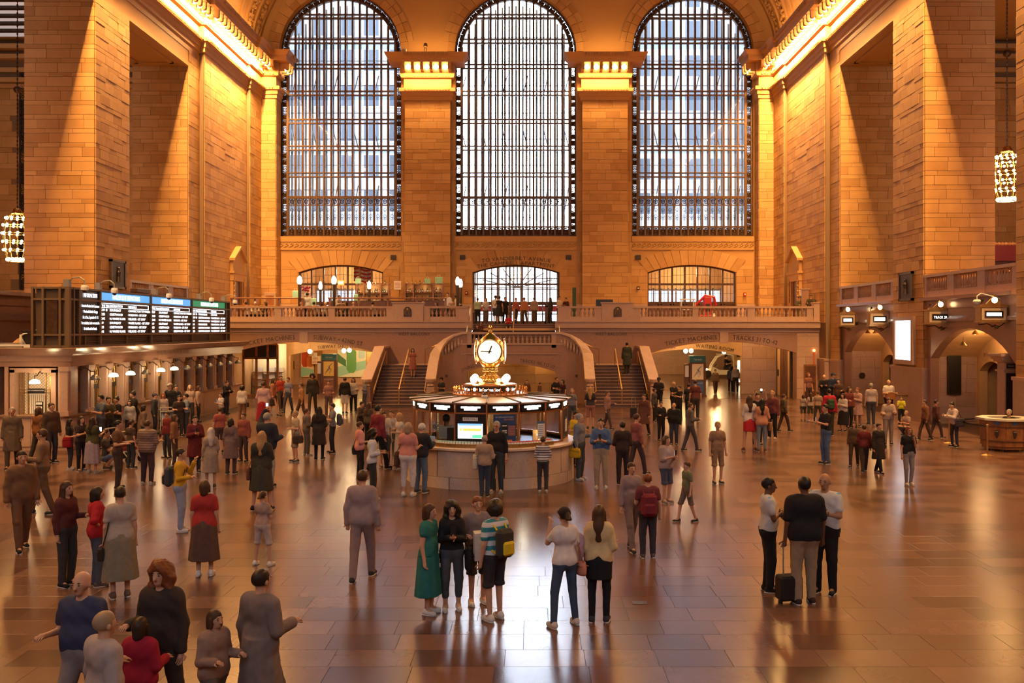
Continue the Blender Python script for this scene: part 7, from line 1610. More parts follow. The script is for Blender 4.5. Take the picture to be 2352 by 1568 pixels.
t = thing('banner_stand', 'tall thin black banner stand beside the middle doorway', 'banner', (PX(1319,60),60,4.45)); mb = MB(); mb.box(-.12,.12,-.02,.02,.06,2.35); mb.build('banner', mat('banner_dark_green',(.02,.05,.03),.6), t); mb = MB(); mb.box(-.2,.2,-.15,.15,0,.06); mb.build('foot', M['grey'], t)
t = thing('marble_screen', 'small marble screen wall at the right end of the balcony', 'screen wall', (PX(1866,56.4),57.2,4.45)); mb = MB(); mb.bbox(-.45,.0,-.1,.1,0,2.1,.02); mb.build('slab_panel', M['marble'], t); mb = MB(); mb.box(-.5,.04,-.14,.14,2.1,2.16); mb.build('coping', M['marble_dull'], t)
t = thing('side_counter', 'wooden side door counter at the far left of the balcony', 'counter', (PX(622,64.6),64.5,4.45)); mb = MB(); mb.bbox(-.4,.4,-.15,.15,0,2.2,.02); mb.build('carcass', M['marble_dull'], t); mb = MB(); mb.box(-.28,.28,-.18,-.15,.05,2.0); mb.build('door', M['wood'], t)
t = thing('flower_vase', 'vase of purple flowers beside the first arched doorway', 'vase', (PX(702,60),60,6.15)); mb = MB(); mb.lathe([(.08,0),(.14,.12),(.1,.3),(.12,.34)],0,0,0,10); mb.build('vase', BC['c'], t); mb = MB()
for k in range(26): a = R.random()*6.28; r_ = R.random()*.38; mb.ball(r_*math.cos(a),r_*math.sin(a)*.5,.42+R.random()*.28,.07,.06,.05,5,4)
mb.build('flowers', cloth((.22,.015,.07)), t); mb = MB(); mb.bbox(-.3,.3,-.2,.2,0,1.7,.02); o = mb.build('flower_stand', M['wood_dark']); o.location = (PX(702,60),60,4.45); tagged(o,'dark stand carrying the purple flowers','stand')
# right gallery: red awning of a bar and copper lamp
t = thing('red_kiosk', 'dark red bar kiosk with a scalloped canopy in the right gallery', 'kiosk', (PX(2325,47),47.5,5.45)); mb = MB(); mb.box(-1,1.5,-.4,1.2,0,2.1); mb.build('counter', M['wood_dark'], t); mb = MB(); mb.box(-1,1.5,-.6,1.2,2.1,2.9); mb.build('canopy', mat('canopy_red',(.16,.012,.01),.5), t); mb = MB()
for k in range(14): mb.ball(-.9+.18*k,-.6,2.95,.1,.08,.09,6,4)
mb.build('scallop', mat('scallop_trim',(.55,.25,.12),.5), t); mb = MB(); mb.lathe([(.25,.0),(.3,.02),(.3,.06),(.1,.1)],-.2,-.45,1.55,12); mb.build('copper_lamp', M['copper'], t)
# buggy in the right passage
bx_, by_ = PX(1664,79), 79
t = thing('white_buggy', 'small white three-wheeled buggy with an arched roof in the waiting room passage', 'buggy', (bx_,by_,0)); wh = mat('buggy_white',(.75,.7,.6),.35)
mb = MB(); mb.tube([(-1.15,0,.55),(-1.05,0,1.1),(-.6,0,1.8),(.1,0,2.1),(.65,0,1.95),(.95,0,1.4),(.9,0,.6)],.08,6); mb.tube([(-1.15,.7,.55),(-1.05,.7,1.1),(-.6,.7,1.8),(.1,.7,2.1),(.65,.7,1.95),(.95,.7,1.4),(.9,.7,.6)],.08,6); mb.build('roll_bar', wh, t); mb = MB(); mb.box(-.6,.6,0,.7,2.0,2.06); mb.build('roof', wh, t)
mb = MB(); mb.loft([[(-1.5,.1,.4),(-1.5,.6,.4),(-1.5,.6,.65),(-1.5,.1,.65)],[(-1.0,0,.3),(-1.0,.7,.3),(-1.0,.7,1.0),(-1.0,0,1.0)],[(-.4,0,.3),(-.4,.7,.3),(-.4,.7,.7),(-.4,0,.7)],[(1.5,0,.3),(1.5,.7,.3),(1.5,.7,.7),(1.5,0,.7)]]); mb.build('body', wh, t)
for a in (-1.45,1.2): mb = MB(); mb.lathe([(.34,-.08),(.36,0),(.34,.08)],0,0,0,16); o = mb.build('wheel', M['black'], t); o.location = (a,-.05,.35); o.rotation_euler = (PI/2,0,0); mb = MB(); mb.lathe([(.2,-.1),(.2,-.08)],0,0,0,8); r_ = mb.build('hub', M['brass_dull'], o); r_.rotation_euler = (0,0,0)
mb = MB(); mb.box(.0,.5,.1,.6,.7,.85); mb.box(.45,.6,.1,.6,.8,1.5); mb.build('seat', M['black'], t); mb = MB(); mb.tube([(-.9,.3,.9),(-.6,.3,1.2)],.03,5); mb.build('steering_column', M['black'], t); mb = MB(); mb.ball(-1.5,.0,.75,.09); mb.build('headlamp', M['bulb'], t)

# small fittings on the pier tops and the balcony wall
t = thing('flood_light', 'small dark flood light on a bracket on top of the left stone pier', 'light fitting', (PX(978,65.4),65.2,23.2)); mb = MB(); mb.box(-.12,.12,-.1,.1,0,.05); mb.tube([(-.07,0,.05),(-.07,0,.45),(0,0,.6)],.03,5); mb.tube([(.07,0,.05),(.07,0,.45),(0,0,.6)],.03,5); mb.build('bracket', M['bronze_black'], t); mb = MB(); mb.lathe([(.05,.55),(.14,.62),(.13,.8),(.05,.86)],0,0,0,8); mb.build('lamp_head', M['bronze'], t)
for px_, w_ in ((928,'left end of the left pier cornice'),(1748,'corner pier at the right of the third window')):
    if px_ < 1000 or 1: x = PX(px_,65.0); t = thing('loudspeaker', 'small pale box loudspeaker on the '+w_, 'loudspeaker', (x,64.9,23.2)); mb = MB(); mb.bbox(-.16,.16,-.12,.12,0,.36,.02); mb.build('cabinet', M['white'], t); mb = MB(); mb.box(-.12,.12,-.135,-.12,.05,.3); mb.build('front_mesh', M['plaster'], t)
for px_, py_, c, lb in ((1711,676,(.4,.02,.02),'small red fire alarm box on the marble by the right corner'),(1466,662,(.08,.02,.015),'dark red wall box between the second pier and the right doorway'),(1071,673,(.25,.02,.02),'small red alarm box beside the globe lamp pair')):
    t = thing('alarm_box', lb, 'alarm box', (PX(px_,65.8),65.84,PZ(py_,65.8))); mb = MB(); mb.bbox(-.1,.1,-.06,.02,-.12,.14,.01); mb.build('case', cloth(c), t); mb = MB(); mb.box(-.05,.05,-.07,-.06,-.03,.06); mb.build('label_plate', M['white'], t)
# ================================================================ THE CROWD
W_ = (.50,.45,.42); BK = (.012,.011,.014); NV = (.015,.02,.045); KH = (.27,.19,.12); TL = (.02,.13,.12); GY = (.12,.11,.11); RD = (.38,.02,.03); JN = (.045,.07,.12); LJ = (.16,.2,.3); BR = (.08,.035,.02); PK = (.48,.2,.19); MU = (.13,.075,.07)
PP = {}
def C(key, *a, **k): PP[key] = person(*a, **k)
# the group before the camera
C('teal',985,1408,1157,70,'woman in a teal dress with short brown hair, white sneakers, facing her friends',(TL,'dress'),('longskirt',TL),('bob','brown'),0,('down','down'),'stand',.02,True,(.6,.56,.54))
C('curly',1038,1400,1151,8,'woman with dark curly hair, black top and grey cropped jeans, looking at her phone',(BK,'long'),('capri',(.06,.06,.07)),('curly','dark'),0,('phone','phone'),'stand',.0,True,(.6,.56,.54),specs=False)
C('visitor',1096,1386,1140,20,'red-haired visitor in a grey top and dark shorts holding a white paper bag',((.2,.15,.15),'short'),('shorts',(.05,.045,.05)),('short','red'),0,('hold','hold'),'stand',.02,False,(.6,.56,.54))
C('striped',1137,1424,1150,-140,'curly-haired boy in a teal and white striped shirt with a yellow-trimmed backpack',((.03,.2,.24),'short',.62,'stripe'),('shorts',(.03,.025,.03)),('afro','dark'),0,('hold','down'),'stand',.0,False,(.6,.56,.54))
C('cap',1297,1438,1166,-155,'woman in a white T-shirt, black cap and blue jeans, hand at her chin',((.62,.54,.5),'short'),('leggings',JN),('ponytail','dark'),3,('down','face'),'wide',.0,True,(.55,.45,.38),cap=BK)
C('yellow',1376,1428,1160,170,'woman with long brown hair in a pale yellow top and black leggings seen from behind',((.55,.40,.20),'loose',1.2),('skirtleg',BK),('long','brown'),0,('hold','down'),'stand',.0,True,(.03,.03,.04))
C('guard',1764,1358,1097,80,'uniformed guard in a white shirt with folded arms, nearest the floor plate',((.5,.47,.46),'short'),('trousers',BK),('cropped','black'),2,('crossed','crossed'),'close',.05,False,BK)
C('khaki',1848,1386,1095,185,'broad man in a black T-shirt and khaki trousers seen from behind',(BK,'loose'),('trousers',KH),('cropped','black'),2,('down','down'),'stand',.06,False,(.03,.02,.02),head=10)
C('bald',1895,1362,1087,-35,'bald guard in a white shirt with a radio on his belt',((.52,.49,.47),'short'),('trousers',BK),('bald','black'),1,('crossed','crossed'),'stand',.04,False,BK)
# at the booth
C('tan',1113,1140,1000,172,'man in a tan shirt seen from behind at the booth, white bag on his shoulder',((.32,.22,.16),'loose',1.7),('trousers',(.03,.045,.08)),('cropped','grey'),0,('hold','hold'),'close',.01,False,(.03,.03,.03))
C('grey',1141,1131,967,-15,'tall grey-haired man in a black sweater and glasses standing against the booth',(BK,'long',1.5),('trousers',(.035,.045,.06)),('short','grey'),0,('down','down'),'stand',.02,False,(.3,.3,.3),specs=True)
C('blue',1381,1121,960,-10,'man in a blue shirt and khaki trousers reading his phone right of the booth',((.06,.11,.24),'long',1.45),('trousers',(.3,.23,.16)),('short','dark'),0,('phone','phone'),'stand',.03,False,(.4,.38,.36),lean=.04)
C('yellowbag',1331,1102,950,60,'grey-haired woman in a grey-blue jumper carrying a yellow handbag at the booth',((.14,.15,.2),'long'),('trousers',(.05,.06,.09)),('short','grey'),0,('down','hold'),'stand',.02,True,(.5,.48,.46))
C('yellowshirt',1322,1072,944,40,'bearded man in a yellow T-shirt behind the right edge of the booth',((.6,.38,.03),'short'),('trousers',BK),('short','black'),0,('hold','hold'),'stand')
C('stripes',1247,1130,1002,180,'thin person in a dark striped jumper standing right of centre against the booth',((.10,.08,.09),'long',1.9,'fine_stripe'),('trousers',(.04,.035,.045)),('short','brown'),0,('hold','hold'),'stand',0,False,(.4,.38,.36))
C('pinktop',937,1139,970,165,'woman in a pink top and white cropped trousers at the left of the booth',((.50,.20,.17),'short'),('capri',(.6,.52,.48)),('bob','light'),0,('hold','hold'),'stand',.03,True,(.6,.56,.54))
C('denim',966,1131,972,150,'white-haired man in a dark jacket and blue jeans reading a leaflet by the booth',((.02,.02,.03),'jacket'),('trousers',(.09,.13,.2)),('short','white'),0,('reach','reach'),'stand',.02,False,(.05,.05,.05),lean=.08)
C('clerk',1025,1060,948,160,'booth clerk in a pale shirt seated behind the booth glass',((.5,.5,.46),'long'),('trousers',BK),('cropped','black'),2,('reach','reach'),'sit',0,False,BK,Y=26.9,base=.0,H=1.62,seat=.65)
# left of the booth
C('whitetop',855,1146,985,100,'young person in a white top and black joggers with striped white sneakers',((.5,.5,.54),'loose',1.6),('trousers',(.03,.03,.035)),('curly','black'),1,('hold','hold'),'stand',0,True,(.6,.58,.55))
C('pinkman',826,1100,968,110,'woman in a salmon pink blouse and dark trousers behind the one in white',((.52,.22,.2),'loose',1.2),('trousers',BK),('short','brown'),0,('hold','down'),'stand',.02,True,(.35,.33,.32))
C('tees1',882,1072,945,30,'man in a white T-shirt, first of three standing left of the booth',((.45,.4,.4),'short'),('shorts',(.07,.08,.1)),('short','dark'),0,('hip','down'),'stand',0,False,(.1,.1,.1))
C('tees2',899,1064,942,-10,'man in a grey-white T-shirt, middle of three standing left of the booth',((.36,.32,.32),'short'),('trousers',(.06,.06,.08)),('short','brown'),0,('down','hold'),'stand',0,False,(.1,.1,.1))
C('whitedress',918,1078,948,-60,'blonde woman in a long white dress beside the booth',((.5,.44,.4),'tank'),('longdress',(.5,.44,.4)),('long','blond'),0,('down','hold'),'stand',0,True,(.4,.3,.2))
C('redcap',868,1078,930,140,'person in a dark red hoodie walking behind the white T-shirts',((.16,.02,.03),'jacket'),('trousers',BK),('short','black'),0,('down','down'),'walk',0,False,BK)
C('lookdown',828,1015,922,60,'man in a brown jacket looking down at his phone by the left stairs',((.05,.035,.03),'jacket'),('trousers',BK),('short','black'),0,('phone','phone'),'stand',0,False,BK,lean=.1)
C('longhair',846,1022,925,150,'woman with long brown hair in a dark coat by the left stair foot',((.06,.045,.035),'jacket'),('trousers',BK),('long','brown'),0,('hold','hold'),'stand',0,True,BK)
C('backpacker',764,1040,926,-70,'slim man in a grey T-shirt with a grey backpack, arms bent',((.16,.15,.17),'short'),('leggings',(.02,.02,.03)),('short','dark'),0,('hold','reach'),'stand',0,False,BK)
C('blackcoat',733,1055,934,175,'woman in a long black coat with long dark hair, back to the camera',((.02,.016,.018),'coat'),('leggings',BK),('long','black'),0,('hold','hold'),'stand',.02,True,BK)
C('greycoat',704,1046,938,120,'person in a grey jacket close behind the woman in the long black coat',((.11,.09,.09),'jacket'),('trousers',(.09,.08,.08)),('short','brown'),0,('hold','down'),'stand',0,False,(.3,.28,.26))
C('beige',679,1060,943,-60,'man in a beige shirt and shorts with a dark messenger bag',((.35,.27,.2),'short'),('shorts',(.2,.15,.12)),('short','light'),0,('down','hold'),'stand',.02,False,(.05,.04,.04))
C('jacketman',613,1118,948,165,'broad man in a dark jacket holding up a phone behind the blonde woman',((.015,.018,.03),'jacket'),('trousers',(.3,.27,.24)),('short','grey'),0,('hold','up'),'stand',.05,False,BK)
C('blonde',601,1172,990,178,'blonde woman in a dark grey dress and black cardigan with bare legs',((.03,.028,.024),'long',1.3),('dress',(.045,.04,.032)),('long','blond'),0,('phone','phone'),'wide',.05,True,BK)
C('mustard',414,1220,1030,100,'person in a mustard yellow jumper and pale jeans with a dark backpack',((.55,.30,.02),'long'),('trousers',(.25,.28,.38)),('short','dark'),0,('hold','face'),'stand',.02,True,(.6,.56,.54))
C('redshirt',470,1322,1103,185,'woman in a red T-shirt and long brown skirt with white sneakers',((.36,.03,.025),'short'),('longskirt',(.09,.05,.04)),('bob','brown'),0,('down','down'),'stand',.04,True,(.6,.56,.54))
C('whiteshorts',603,1298,1128,160,'slim woman in a pale top and white patterned shorts with white sneakers',((.33,.22,.18),'short'),('shorts',(.42,.33,.29)),('ponytail','brown'),0,('phone','phone'),'wide',0,True,(.6,.56,.54))
C('linen',484,1120,982,-160,'blonde woman in a beige linen dress seen from behind in the left crowd',((.30,.22,.17),'long'),('dress',(.26,.2,.16)),('long','white'),0,('hold','down'),'stand',0,True,(.08,.05,.04))
C('plaid',338,1112,965,170,'big man in a plaid shirt and dark trousers left of centre in the left crowd',((.22,.14,.12),'loose',1.3,'plaid'),('trousers',(.05,.03,.035)),('short','brown'),0,('hold','hold'),'stand',.06,False,(.4,.36,.34))
C('darktee',160,1078,962,100,'long-haired woman in a black T-shirt and jeans with a red bag',(BK,'short'),('leggings',(.04,.04,.05)),('long','black'),0,('hold','down'),'stand',0,True,(.3,.27,.25))
C('darktwo',186,1082,956,60,'long-haired woman in dark clothes, middle of three women at the left',((.03,.02,.02),'short'),('leggings',BK),('wavy','dark'),0,('reach','reach'),'stand',0,True,(.1,.08,.08))
C('lavender',212,1086,958,165,'woman in an olive top and lavender skirt, right of three women at the left',((.045,.045,.02),'short'),('longskirt',(.25,.2,.26)),('long','dark'),0,('reach','reach'),'stand',.03,True,(.3,.27,.25))
C('crouch',242,1076,1012,110,'person in blue shorts crouching beside the dark red stroller',((.05,.04,.05),'short'),('shorts',(.12,.16,.26)),('short','dark'),0,('reach','reach'),'crouch',0,False,(.05,.04,.04),H=1.15)
C('tallwhite',270,1122,1045-80,100,'dark-haired person in a brown shirt behind the stroller handles',((.10,.05,.035),'short'),('trousers',(.04,.03,.03)),('short','black'),0,('hold','hold'),'stand')
# left foreground, blurred in the photograph
C('redl',222,1345,1118,120,'woman in a crimson jumper and blue jeans, arm bent, in the left foreground group',((.32,.012,.02),'loose',1.1),('trousers',(.07,.08,.11)),('bob','dark'),0,('hip','hold'),'stand',.05,True,(.1,.08,.08))
C('whitel',276,1372,1118,-150,'person in a cream top and long olive skirt carrying a pouch on cords',((.36,.29,.24),'short'),('longskirt',(.20,.17,.12)),('short','dark'),0,('down','down'),'stand',.03,True,(.12,.08,.06))
C('darkl',152,1345,1105,70,'thin person in dark maroon clothes at the left of the crimson jumper',((.08,.02,.02),'long'),('trousers',(.04,.035,.035)),('wavy','brown'),0,('down','hold'),'stand',0,True,BK)
C('farl1',50,1262,1035,40,'person in a brown jacket walking alone near the left edge of the floor',((.16,.08,.04),'jacket'),('trousers',(.12,.06,.035)),('short','dark'),0,('down','down'),'walk',0,False,BK)
C('farl2',98,1180,985,-80,'person in a tan shirt and brown trousers near the left edge, behind the lone walker',((.2,.12,.07),'long'),('trousers',(.10,.06,.035)),('short','brown'),0,('down','hold'),'walk')
C('farl3',28,1075,935,20,'man in a grey-brown coat at the far left in front of the ornamental gate',((.10,.07,.05),'coat'),('trousers',(.05,.035,.03)),('short','grey'),0,('down','down'),'walk')
C('farl4',88,1062,935,150,'woman in a rust-coloured jacket in front of the ornamental gate',((.18,.07,.03),'jacket'),('trousers',(.04,.03,.03)),('bob','brown'),0,('hold','down'),'walk',0,True)
C('fg1',190,1712,1312,-10,'bald man in a dark blue polo shirt, nearest the camera at the left',((.035,.04,.085),'short'),('trousers',(.2,.17,.17)),('bald','grey'),0,('hold','down'),'walk',.05,False,(.1,.08,.08))
C('fg2',238,1830,1405,140,'person in a loose pale grey shirt at the very bottom left of the picture',((.34,.28,.27),'loose',1.3),('trousers',(.25,.2,.2)),('short','light'),0,('down','hold'),'walk',.03,False,(.1,.08,.08))
C('fg3',322,1735,1418,170,'girl in a crimson hooded jacket at the bottom left of the picture',((.28,.01,.03),'jacket'),('trousers',(.33,.2,.2)),('bob','dark'),0,('hold','down'),'walk',.03,True,(.1,.08,.08))
C('fg4',372,1690,1290,-12,'woman with curly reddish hair in a black cardigan at the lower left',((.03,.022,.02),'jacket'),('trousers',(.05,.04,.04)),('curly','red'),0,('hold','down'),'walk',.03,True,(.1,.08,.08))
C('fg5',598,1690,1308,150,'tall person in a long grey coat at the bottom, left of centre',((.17,.125,.115),'coat'),('trousers',(.12,.085,.08)),('short','dark'),0,('hold','down'),'walk',.02,False,BK)
C('fg6',492,1712,1400,60,'person in a mauve-brown jacket between the curly woman and the grey coat',((.26,.16,.12),'jacket'),('trousers',(.12,.09,.08)),('bob','brown'),0,('hold','hold'),'walk',.02,True,(.1,.08,.08))
# centre ghosts
C('mauve',832,1330,1080,175,'person in mauve-grey clothes walking away left of the teal dress',((.30,.21,.20),'jacket'),('trousers',(.24,.16,.15)),('short','brown'),0,('down','down'),'walk',.02)
C('mauve2',1450,1262,1062,20,'person in grey-mauve clothes walking behind the woman in yellow',((.26,.18,.17),'long'),('trousers',(.2,.14,.13)),('short','brown'),0,('down','down'),'walk')
C('maroon',1488,1280,1088,180,'man with a maroon backpack and black trousers seen from behind',((.14,.03,.035),'short'),('trousers',(.035,.03,.04)),('cropped','red'),0,('down','hold'),'stand',.03,False,(.08,.06,.06))
C('darkr1',1430,1112,968,175,'person in a dark brown jacket just right of the man in the blue shirt',((.035,.02,.02),'jacket'),('trousers',(.03,.02,.025)),('short','black'),0,('hold','hold'),'stand')
C('pale1',1530,1155,1000,40,'woman in a pale blouse and navy shorts looking at a phone right of the booth',((.30,.22,.21),'loose',1.2),('shorts',(.05,.06,.1)),('bob','brown'),0,('phone','phone'),'stand',.02,True,(.2,.15,.14))
C('red2',1462,1090,950,120,'person in a dusty red jumper walking right of the booth',((.22,.07,.07),'long'),('trousers',(.06,.04,.05)),('short','brown'),0,('down','hold'),'walk')
C('grey2',1585,1035,925,100,'person in a grey hooded jacket right of the two men in black',((.10,.085,.09),'jacket'),('trousers',(.06,.05,.06)),('short','brown'),0,('hold','hold'),'walk')
C('black1',1518,1012,922,20,'man in a black suit jacket over a grey shirt right of the right staircase',((.012,.012,.016),'jacket'),('trousers',BK),('short','dark'),0,('hold','hold'),'stand')
C('black2',1548,1022,925,-20,'bald heavy man in a black jacket facing the man in the suit',((.012,.012,.012),'jacket'),('trousers',(.03,.035,.06)),('bald','dark'),0,('hold','down'),'stand',.06)
C('green2',1578,1198,1060,-70,'person in a faded green T-shirt and shorts right of the maroon backpack',((.12,.13,.08),'short'),('shorts',(.13,.10,.08)),('short','brown'),0,('down','down'),'walk')
C('faint',1648,1110,968,10,'person in sand-coloured clothes standing alone right of the staircase',((.24,.14,.09),'short'),('shorts',(.22,.13,.08)),('short','light'),0,('down','down'),'stand')
# right of the staircase, far
C('officer',1513,948,866,-20,'police officer in black with a white badge patch by the right stair foot',(BK,'short'),('trousers',BK),('cropped','black'),2,('hold','hold'),'stand',.03,cap=BK)
C('offside',1503,968,892,60,'shorter person in dark clothes before the police officer',((.05,.04,.04),'jacket'),('trousers',BK),('short','black'),1,('down','down'),'stand')
C('mapb',1547,958,876,40,'balding man in a black polo shirt looking at a map with a friend',(BK,'short'),('trousers',BK),('bald','grey'),0,('reach','reach'),'stand',.02)
C('mapf',1561,962,886,-60,'dark-haired friend in black holding the map',((.02,.015,.015),'short'),('trousers',BK),('short','black'),0,('reach','reach'),'stand')
C('kio1',1582,962,880,160,'man in a dark blue shirt reading the right map kiosk',((.02,.025,.045),'short'),('trousers',BK),('short','dark'),0,('hold','down'),'stand')
C('kio2',1597,968,872,180,'tall person in a dark red shirt in front of the right map kiosk',((.10,.03,.03),'short'),('trousers',(.04,.03,.03)),('short','brown'),0,('down','down'),'stand')
C('walk5',1643,905,848,0,'walker in brown in the waiting room passage before the buggy',((.12,.07,.04),'jacket'),('trousers',(.05,.03,.02)),('short','dark'),0,('down','down'),'walk')
C('walk6',1690,902,838,170,'man in a grey shirt standing at the glowing display case',((.2,.17,.15),'long'),('trousers',BK),('short','grey'),0,('down','down'),'stand')
C('walk7',1678,900,842,150,'woman in dark blue beside the man at the display case',((.04,.04,.06),'jacket'),('trousers',BK),('bob','dark'),0,('down','down'),'stand',0,True)
C('driver',1656,None,None,60,'driver in black seated in the white buggy',(BK,'short'),('trousers',BK),('short','black'),0,('reach','reach'),'sit',Y=79.3,base=.0,H=1.75,X=PX(1664,79)+.2,seat=.86)
# selfie group and photographer
C('redskirt',1722,1035,908,178,'woman in a white blouse and short red skirt with long brown hair, back turned',((.52,.45,.42),'long',1.4),('miniskirt',(.42,.02,.03)),('long','brown'),0,('hold','hold'),'wide',.02,True,(.10,.04,.03))
C('peach',1750,1037,916,175,'black-haired woman in a peach jumper and light jeans beside the red skirt',((.45,.2,.12),'loose',1.6),('leggings',(.16,.19,.24)),('long','black'),0,('hold','hold'),'stand',0,True,(.12,.05,.04))
C('flash',1739,1022,902,8,'man in black raising a phone with its flash on over the group',(BK,'short'),('trousers',BK),('short','black'),0,('up','up'),'stand')
C('maroonj',1774,1008,897,-40,'blond man in a maroon jacket behind the selfie group',((.12,.035,.04),'jacket'),('trousers',BK),('short','blond'),0,('reach','down'),'stand',0,False,(.45,.4,.36))
C('photog',1897,1065,928,-75,'man in a black T-shirt and blue jeans photographing with his phone',(BK,'short'),('trousers',(.06,.10,.2)),('short','black'),0,('reach','reach'),'close',0,False,(.03,.03,.03))
C('redhair',2087,1114,979,5,'red-haired woman in a black top and grey checked trousers, sunglasses, hand at her face',(BK,'short'),('leggings',(.22,.19,.19)),('long','red'),0,('down','chin'),'close',.02,True,(.5,.45,.4),specs=True)
C('whitejkt',2193,1026,923,-70,'woman in a white hooded jacket looking down, dark bag on her hip',((.5,.42,.38),'jacket'),('leggings',(.03,.03,.04)),('bun','black'),0,('reach','reach'),'stand',0,True,BK,lean=.22)
C('policed',2318,None,None,-60,'police officer with short grey hair seated inside the wooden desk',((.012,.014,.02),'short'),('trousers',BK),('cropped','grey'),0,('table','table'),'sit',.04,Y=32.1,base=.0,H=1.30,seat=.55)
# crowd at the right arches
C('r1',1845,966,906,170,'brown-haired woman in a grey top, first at the left of the right-hand crowd',((.28,.22,.2),'short'),('shorts',(.07,.07,.05)),('bob','brown'),0,('down','down'),'stand',0,True,(.2,.1,.07))
C('r2',1862,968,902,175,'woman in a white top and khaki shorts with crossed ankles in the right-hand crowd',((.36,.29,.26),'short'),('shorts',(.08,.08,.05)),('wavy','brown'),0,('hold','hold'),'stand',0,True,(.5,.45,.4))
C('r3',1879,972,898,160,'tall person in a tan shirt and dark trousers, legs apart, in the right-hand crowd',((.3,.2,.14),'short'),('trousers',(.05,.045,.035)),('short','brown'),0,('down','down'),'wide',0,False,(.55,.5,.45))
C('r4',1905,1000,893,178,'person in a red jacket with a dark green backpack, back turned',((.40,.015,.03),'jacket'),('trousers',(.03,.025,.02)),('short','black'),0,('down','down'),'stand')
C('r5',1936,990,903,-40,'woman in a silver-white jacket and long black skirt beside the red jacket',((.38,.33,.32),'jacket'),('longskirt',BK),('long','black'),0,('phone','phone'),'stand',0,True,BK)
C('r6',1950,982,888,20,'long-haired woman in a dark red floral top with a round black bag',((.14,.03,.03),'jacket'),('trousers',BK),('long','dark'),0,('hold','down'),'stand',0,True,BK)
C('r7',1970,978,890,-50,'person in a pink hooded cardigan looking left in the right-hand crowd',((.34,.2,.18),'coat'),('leggings',(.2,.1,.08)),('short','red'),0,('phone','phone'),'stand',0,True)
C('r8',2001,975,880,178,'grey-haired man in a pale grey shirt seen from behind near the round vent',((.33,.27,.28),'short'),('trousers',(.05,.045,.06)),('cropped','grey'),0,('down','down'),'stand',.03)
C('r9',1893,940,860,-20,'bald man in a black jacket at the back, nearest the marble plinth',(BK,'jacket'),('trousers',BK),('bald','grey'),0,('crossed','crossed'),'stand')
C('r10',1913,948,856,30,'tall person in a navy jacket and cap at the back of the right-hand crowd',(NV,'jacket'),('trousers',BK),('short','black'),0,('hold','hold'),'stand',.02,cap=NV)
C('r11',1926,950,870,-30,'dark-haired man in a brown jacket at the back beside the navy cap',((.06,.03,.02),'jacket'),('trousers',BK),('short','dark'),0,('down','hold'),'stand')
C('r12',1857,932,856,10,'person with reddish hair in front of the brown wooden door',((.2,.08,.06),'short'),('trousers',(.06,.03,.03)),('bob','red'),0,('down','down'),'stand',0,True)
C('guitar',2041,962,872,5,'bald bearded busker in a white T-shirt with a strap over his shoulder',((.52,.45,.4),'short'),('trousers',BK),('bald','white'),0,('hold','hold'),'stand',.04)
C('yellowv',2070,978,910,-20,'seated-looking child in a bright yellow-green top by the busker',((.42,.40,.02),'short'),('trousers',BK),('short','dark'),0,('reach','reach'),'stand')
C('lean1',2082,1000,920,-60,'man with fair hair in a white shirt sitting against the pier base',((.3,.2,.17),'short'),('trousers',(.08,.08,.09)),('short','light'),0,('reach','reach'),'crouch',H=.95)
C('g1',1985,1082,975,170,'person in a dark red jacket in the middle right of the floor',((.13,.02,.02),'jacket'),('trousers',(.05,.03,.025)),('short','brown'),0,('down','hold'),'walk')
C('g2',2018,1086,972,20,'person in a black coat walking in the middle right of the floor',((.025,.018,.016),'coat'),('trousers',BK),('short','dark'),0,('down','down'),'walk')
C('g3',1962,1072,968,-30,'person in an olive-brown coat left of the dark red jacket',((.09,.055,.035),'jacket'),('trousers',(.05,.03,.02)),('bob','brown'),0,('down','down'),'walk',0,True)
C('g4',2125,1010,918,-90,'person in a rust-brown coat walking left before the black notice board',((.17,.07,.04),'jacket'),('trousers',(.06,.03,.02)),('short','brown'),0,('down','down'),'walk')
C('g5',2150,1005,918,90,'person in a dark plum top beside the rust-brown coat',((.09,.03,.035),'jacket'),('trousers',(.05,.03,.03)),('short','dark'),0,('down','down'),'walk')
C('g6',2040,1020,912,-10,'person in a pale sand hooded top kneeling toward the busker',((.38,.28,.22),'jacket'),('trousers',(.2,.16,.14)),('short','brown'),0,('hold','reach'),'stand',lean=.2)
C('g7',1800,990,905,100,'person in a dark olive jacket between the selfie group and the right-hand crowd',((.07,.055,.03),'jacket'),('trousers',(.05,.03,.02)),('short','brown'),0,('down','down'),'walk')
# the ticket queue
def q(key, x, fy, hy, face, lb, **k): C(key, x, fy, hy, face, lb, **k)
q('q1',232,990,906,-40,'dark-haired man in blue leaning at the first ticket windows',top=((.07,.09,.13),'short'),hair=('short','black'),arms=('reach','reach'))
q('q2',249,1000,911,50,'man in an olive shirt with outstretched arms in the ticket queue',top=((.06,.05,.03),'short'),hair=('short','black'),arms=('reach','reach'))
q('q3',268,996,911,-30,'dark-haired woman in black beside the man in olive in the queue',top=(BK,'short'),hair=('bun','black'),fem=True,arms=('hold','hold'))
q('q4',298,1010,919,10,'smiling child with dark hair in a pale hooded top in the queue',top=((.3,.28,.27),'jacket'),hair=('bob','black'),fem=True)
q('q5',311,985,898,-60,'woman in a black jacket, hair in a bun, bent over her phone, queueing',top=(BK,'jacket'),hair=('bun','black'),fem=True,arms=('phone','phone'),lean=.12)
q('q6',355,990,903,100,'man in a black cap and dark jacket in the middle of the queue',top=((.03,.03,.04),'jacket'),hair=('short','black'),cap=(.05,.04,.05))
q('q7',375,990,902,20,'woman in a white blouse in the middle of the queue',top=((.42,.33,.3),'short'),hair=('wavy','red'),fem=True)
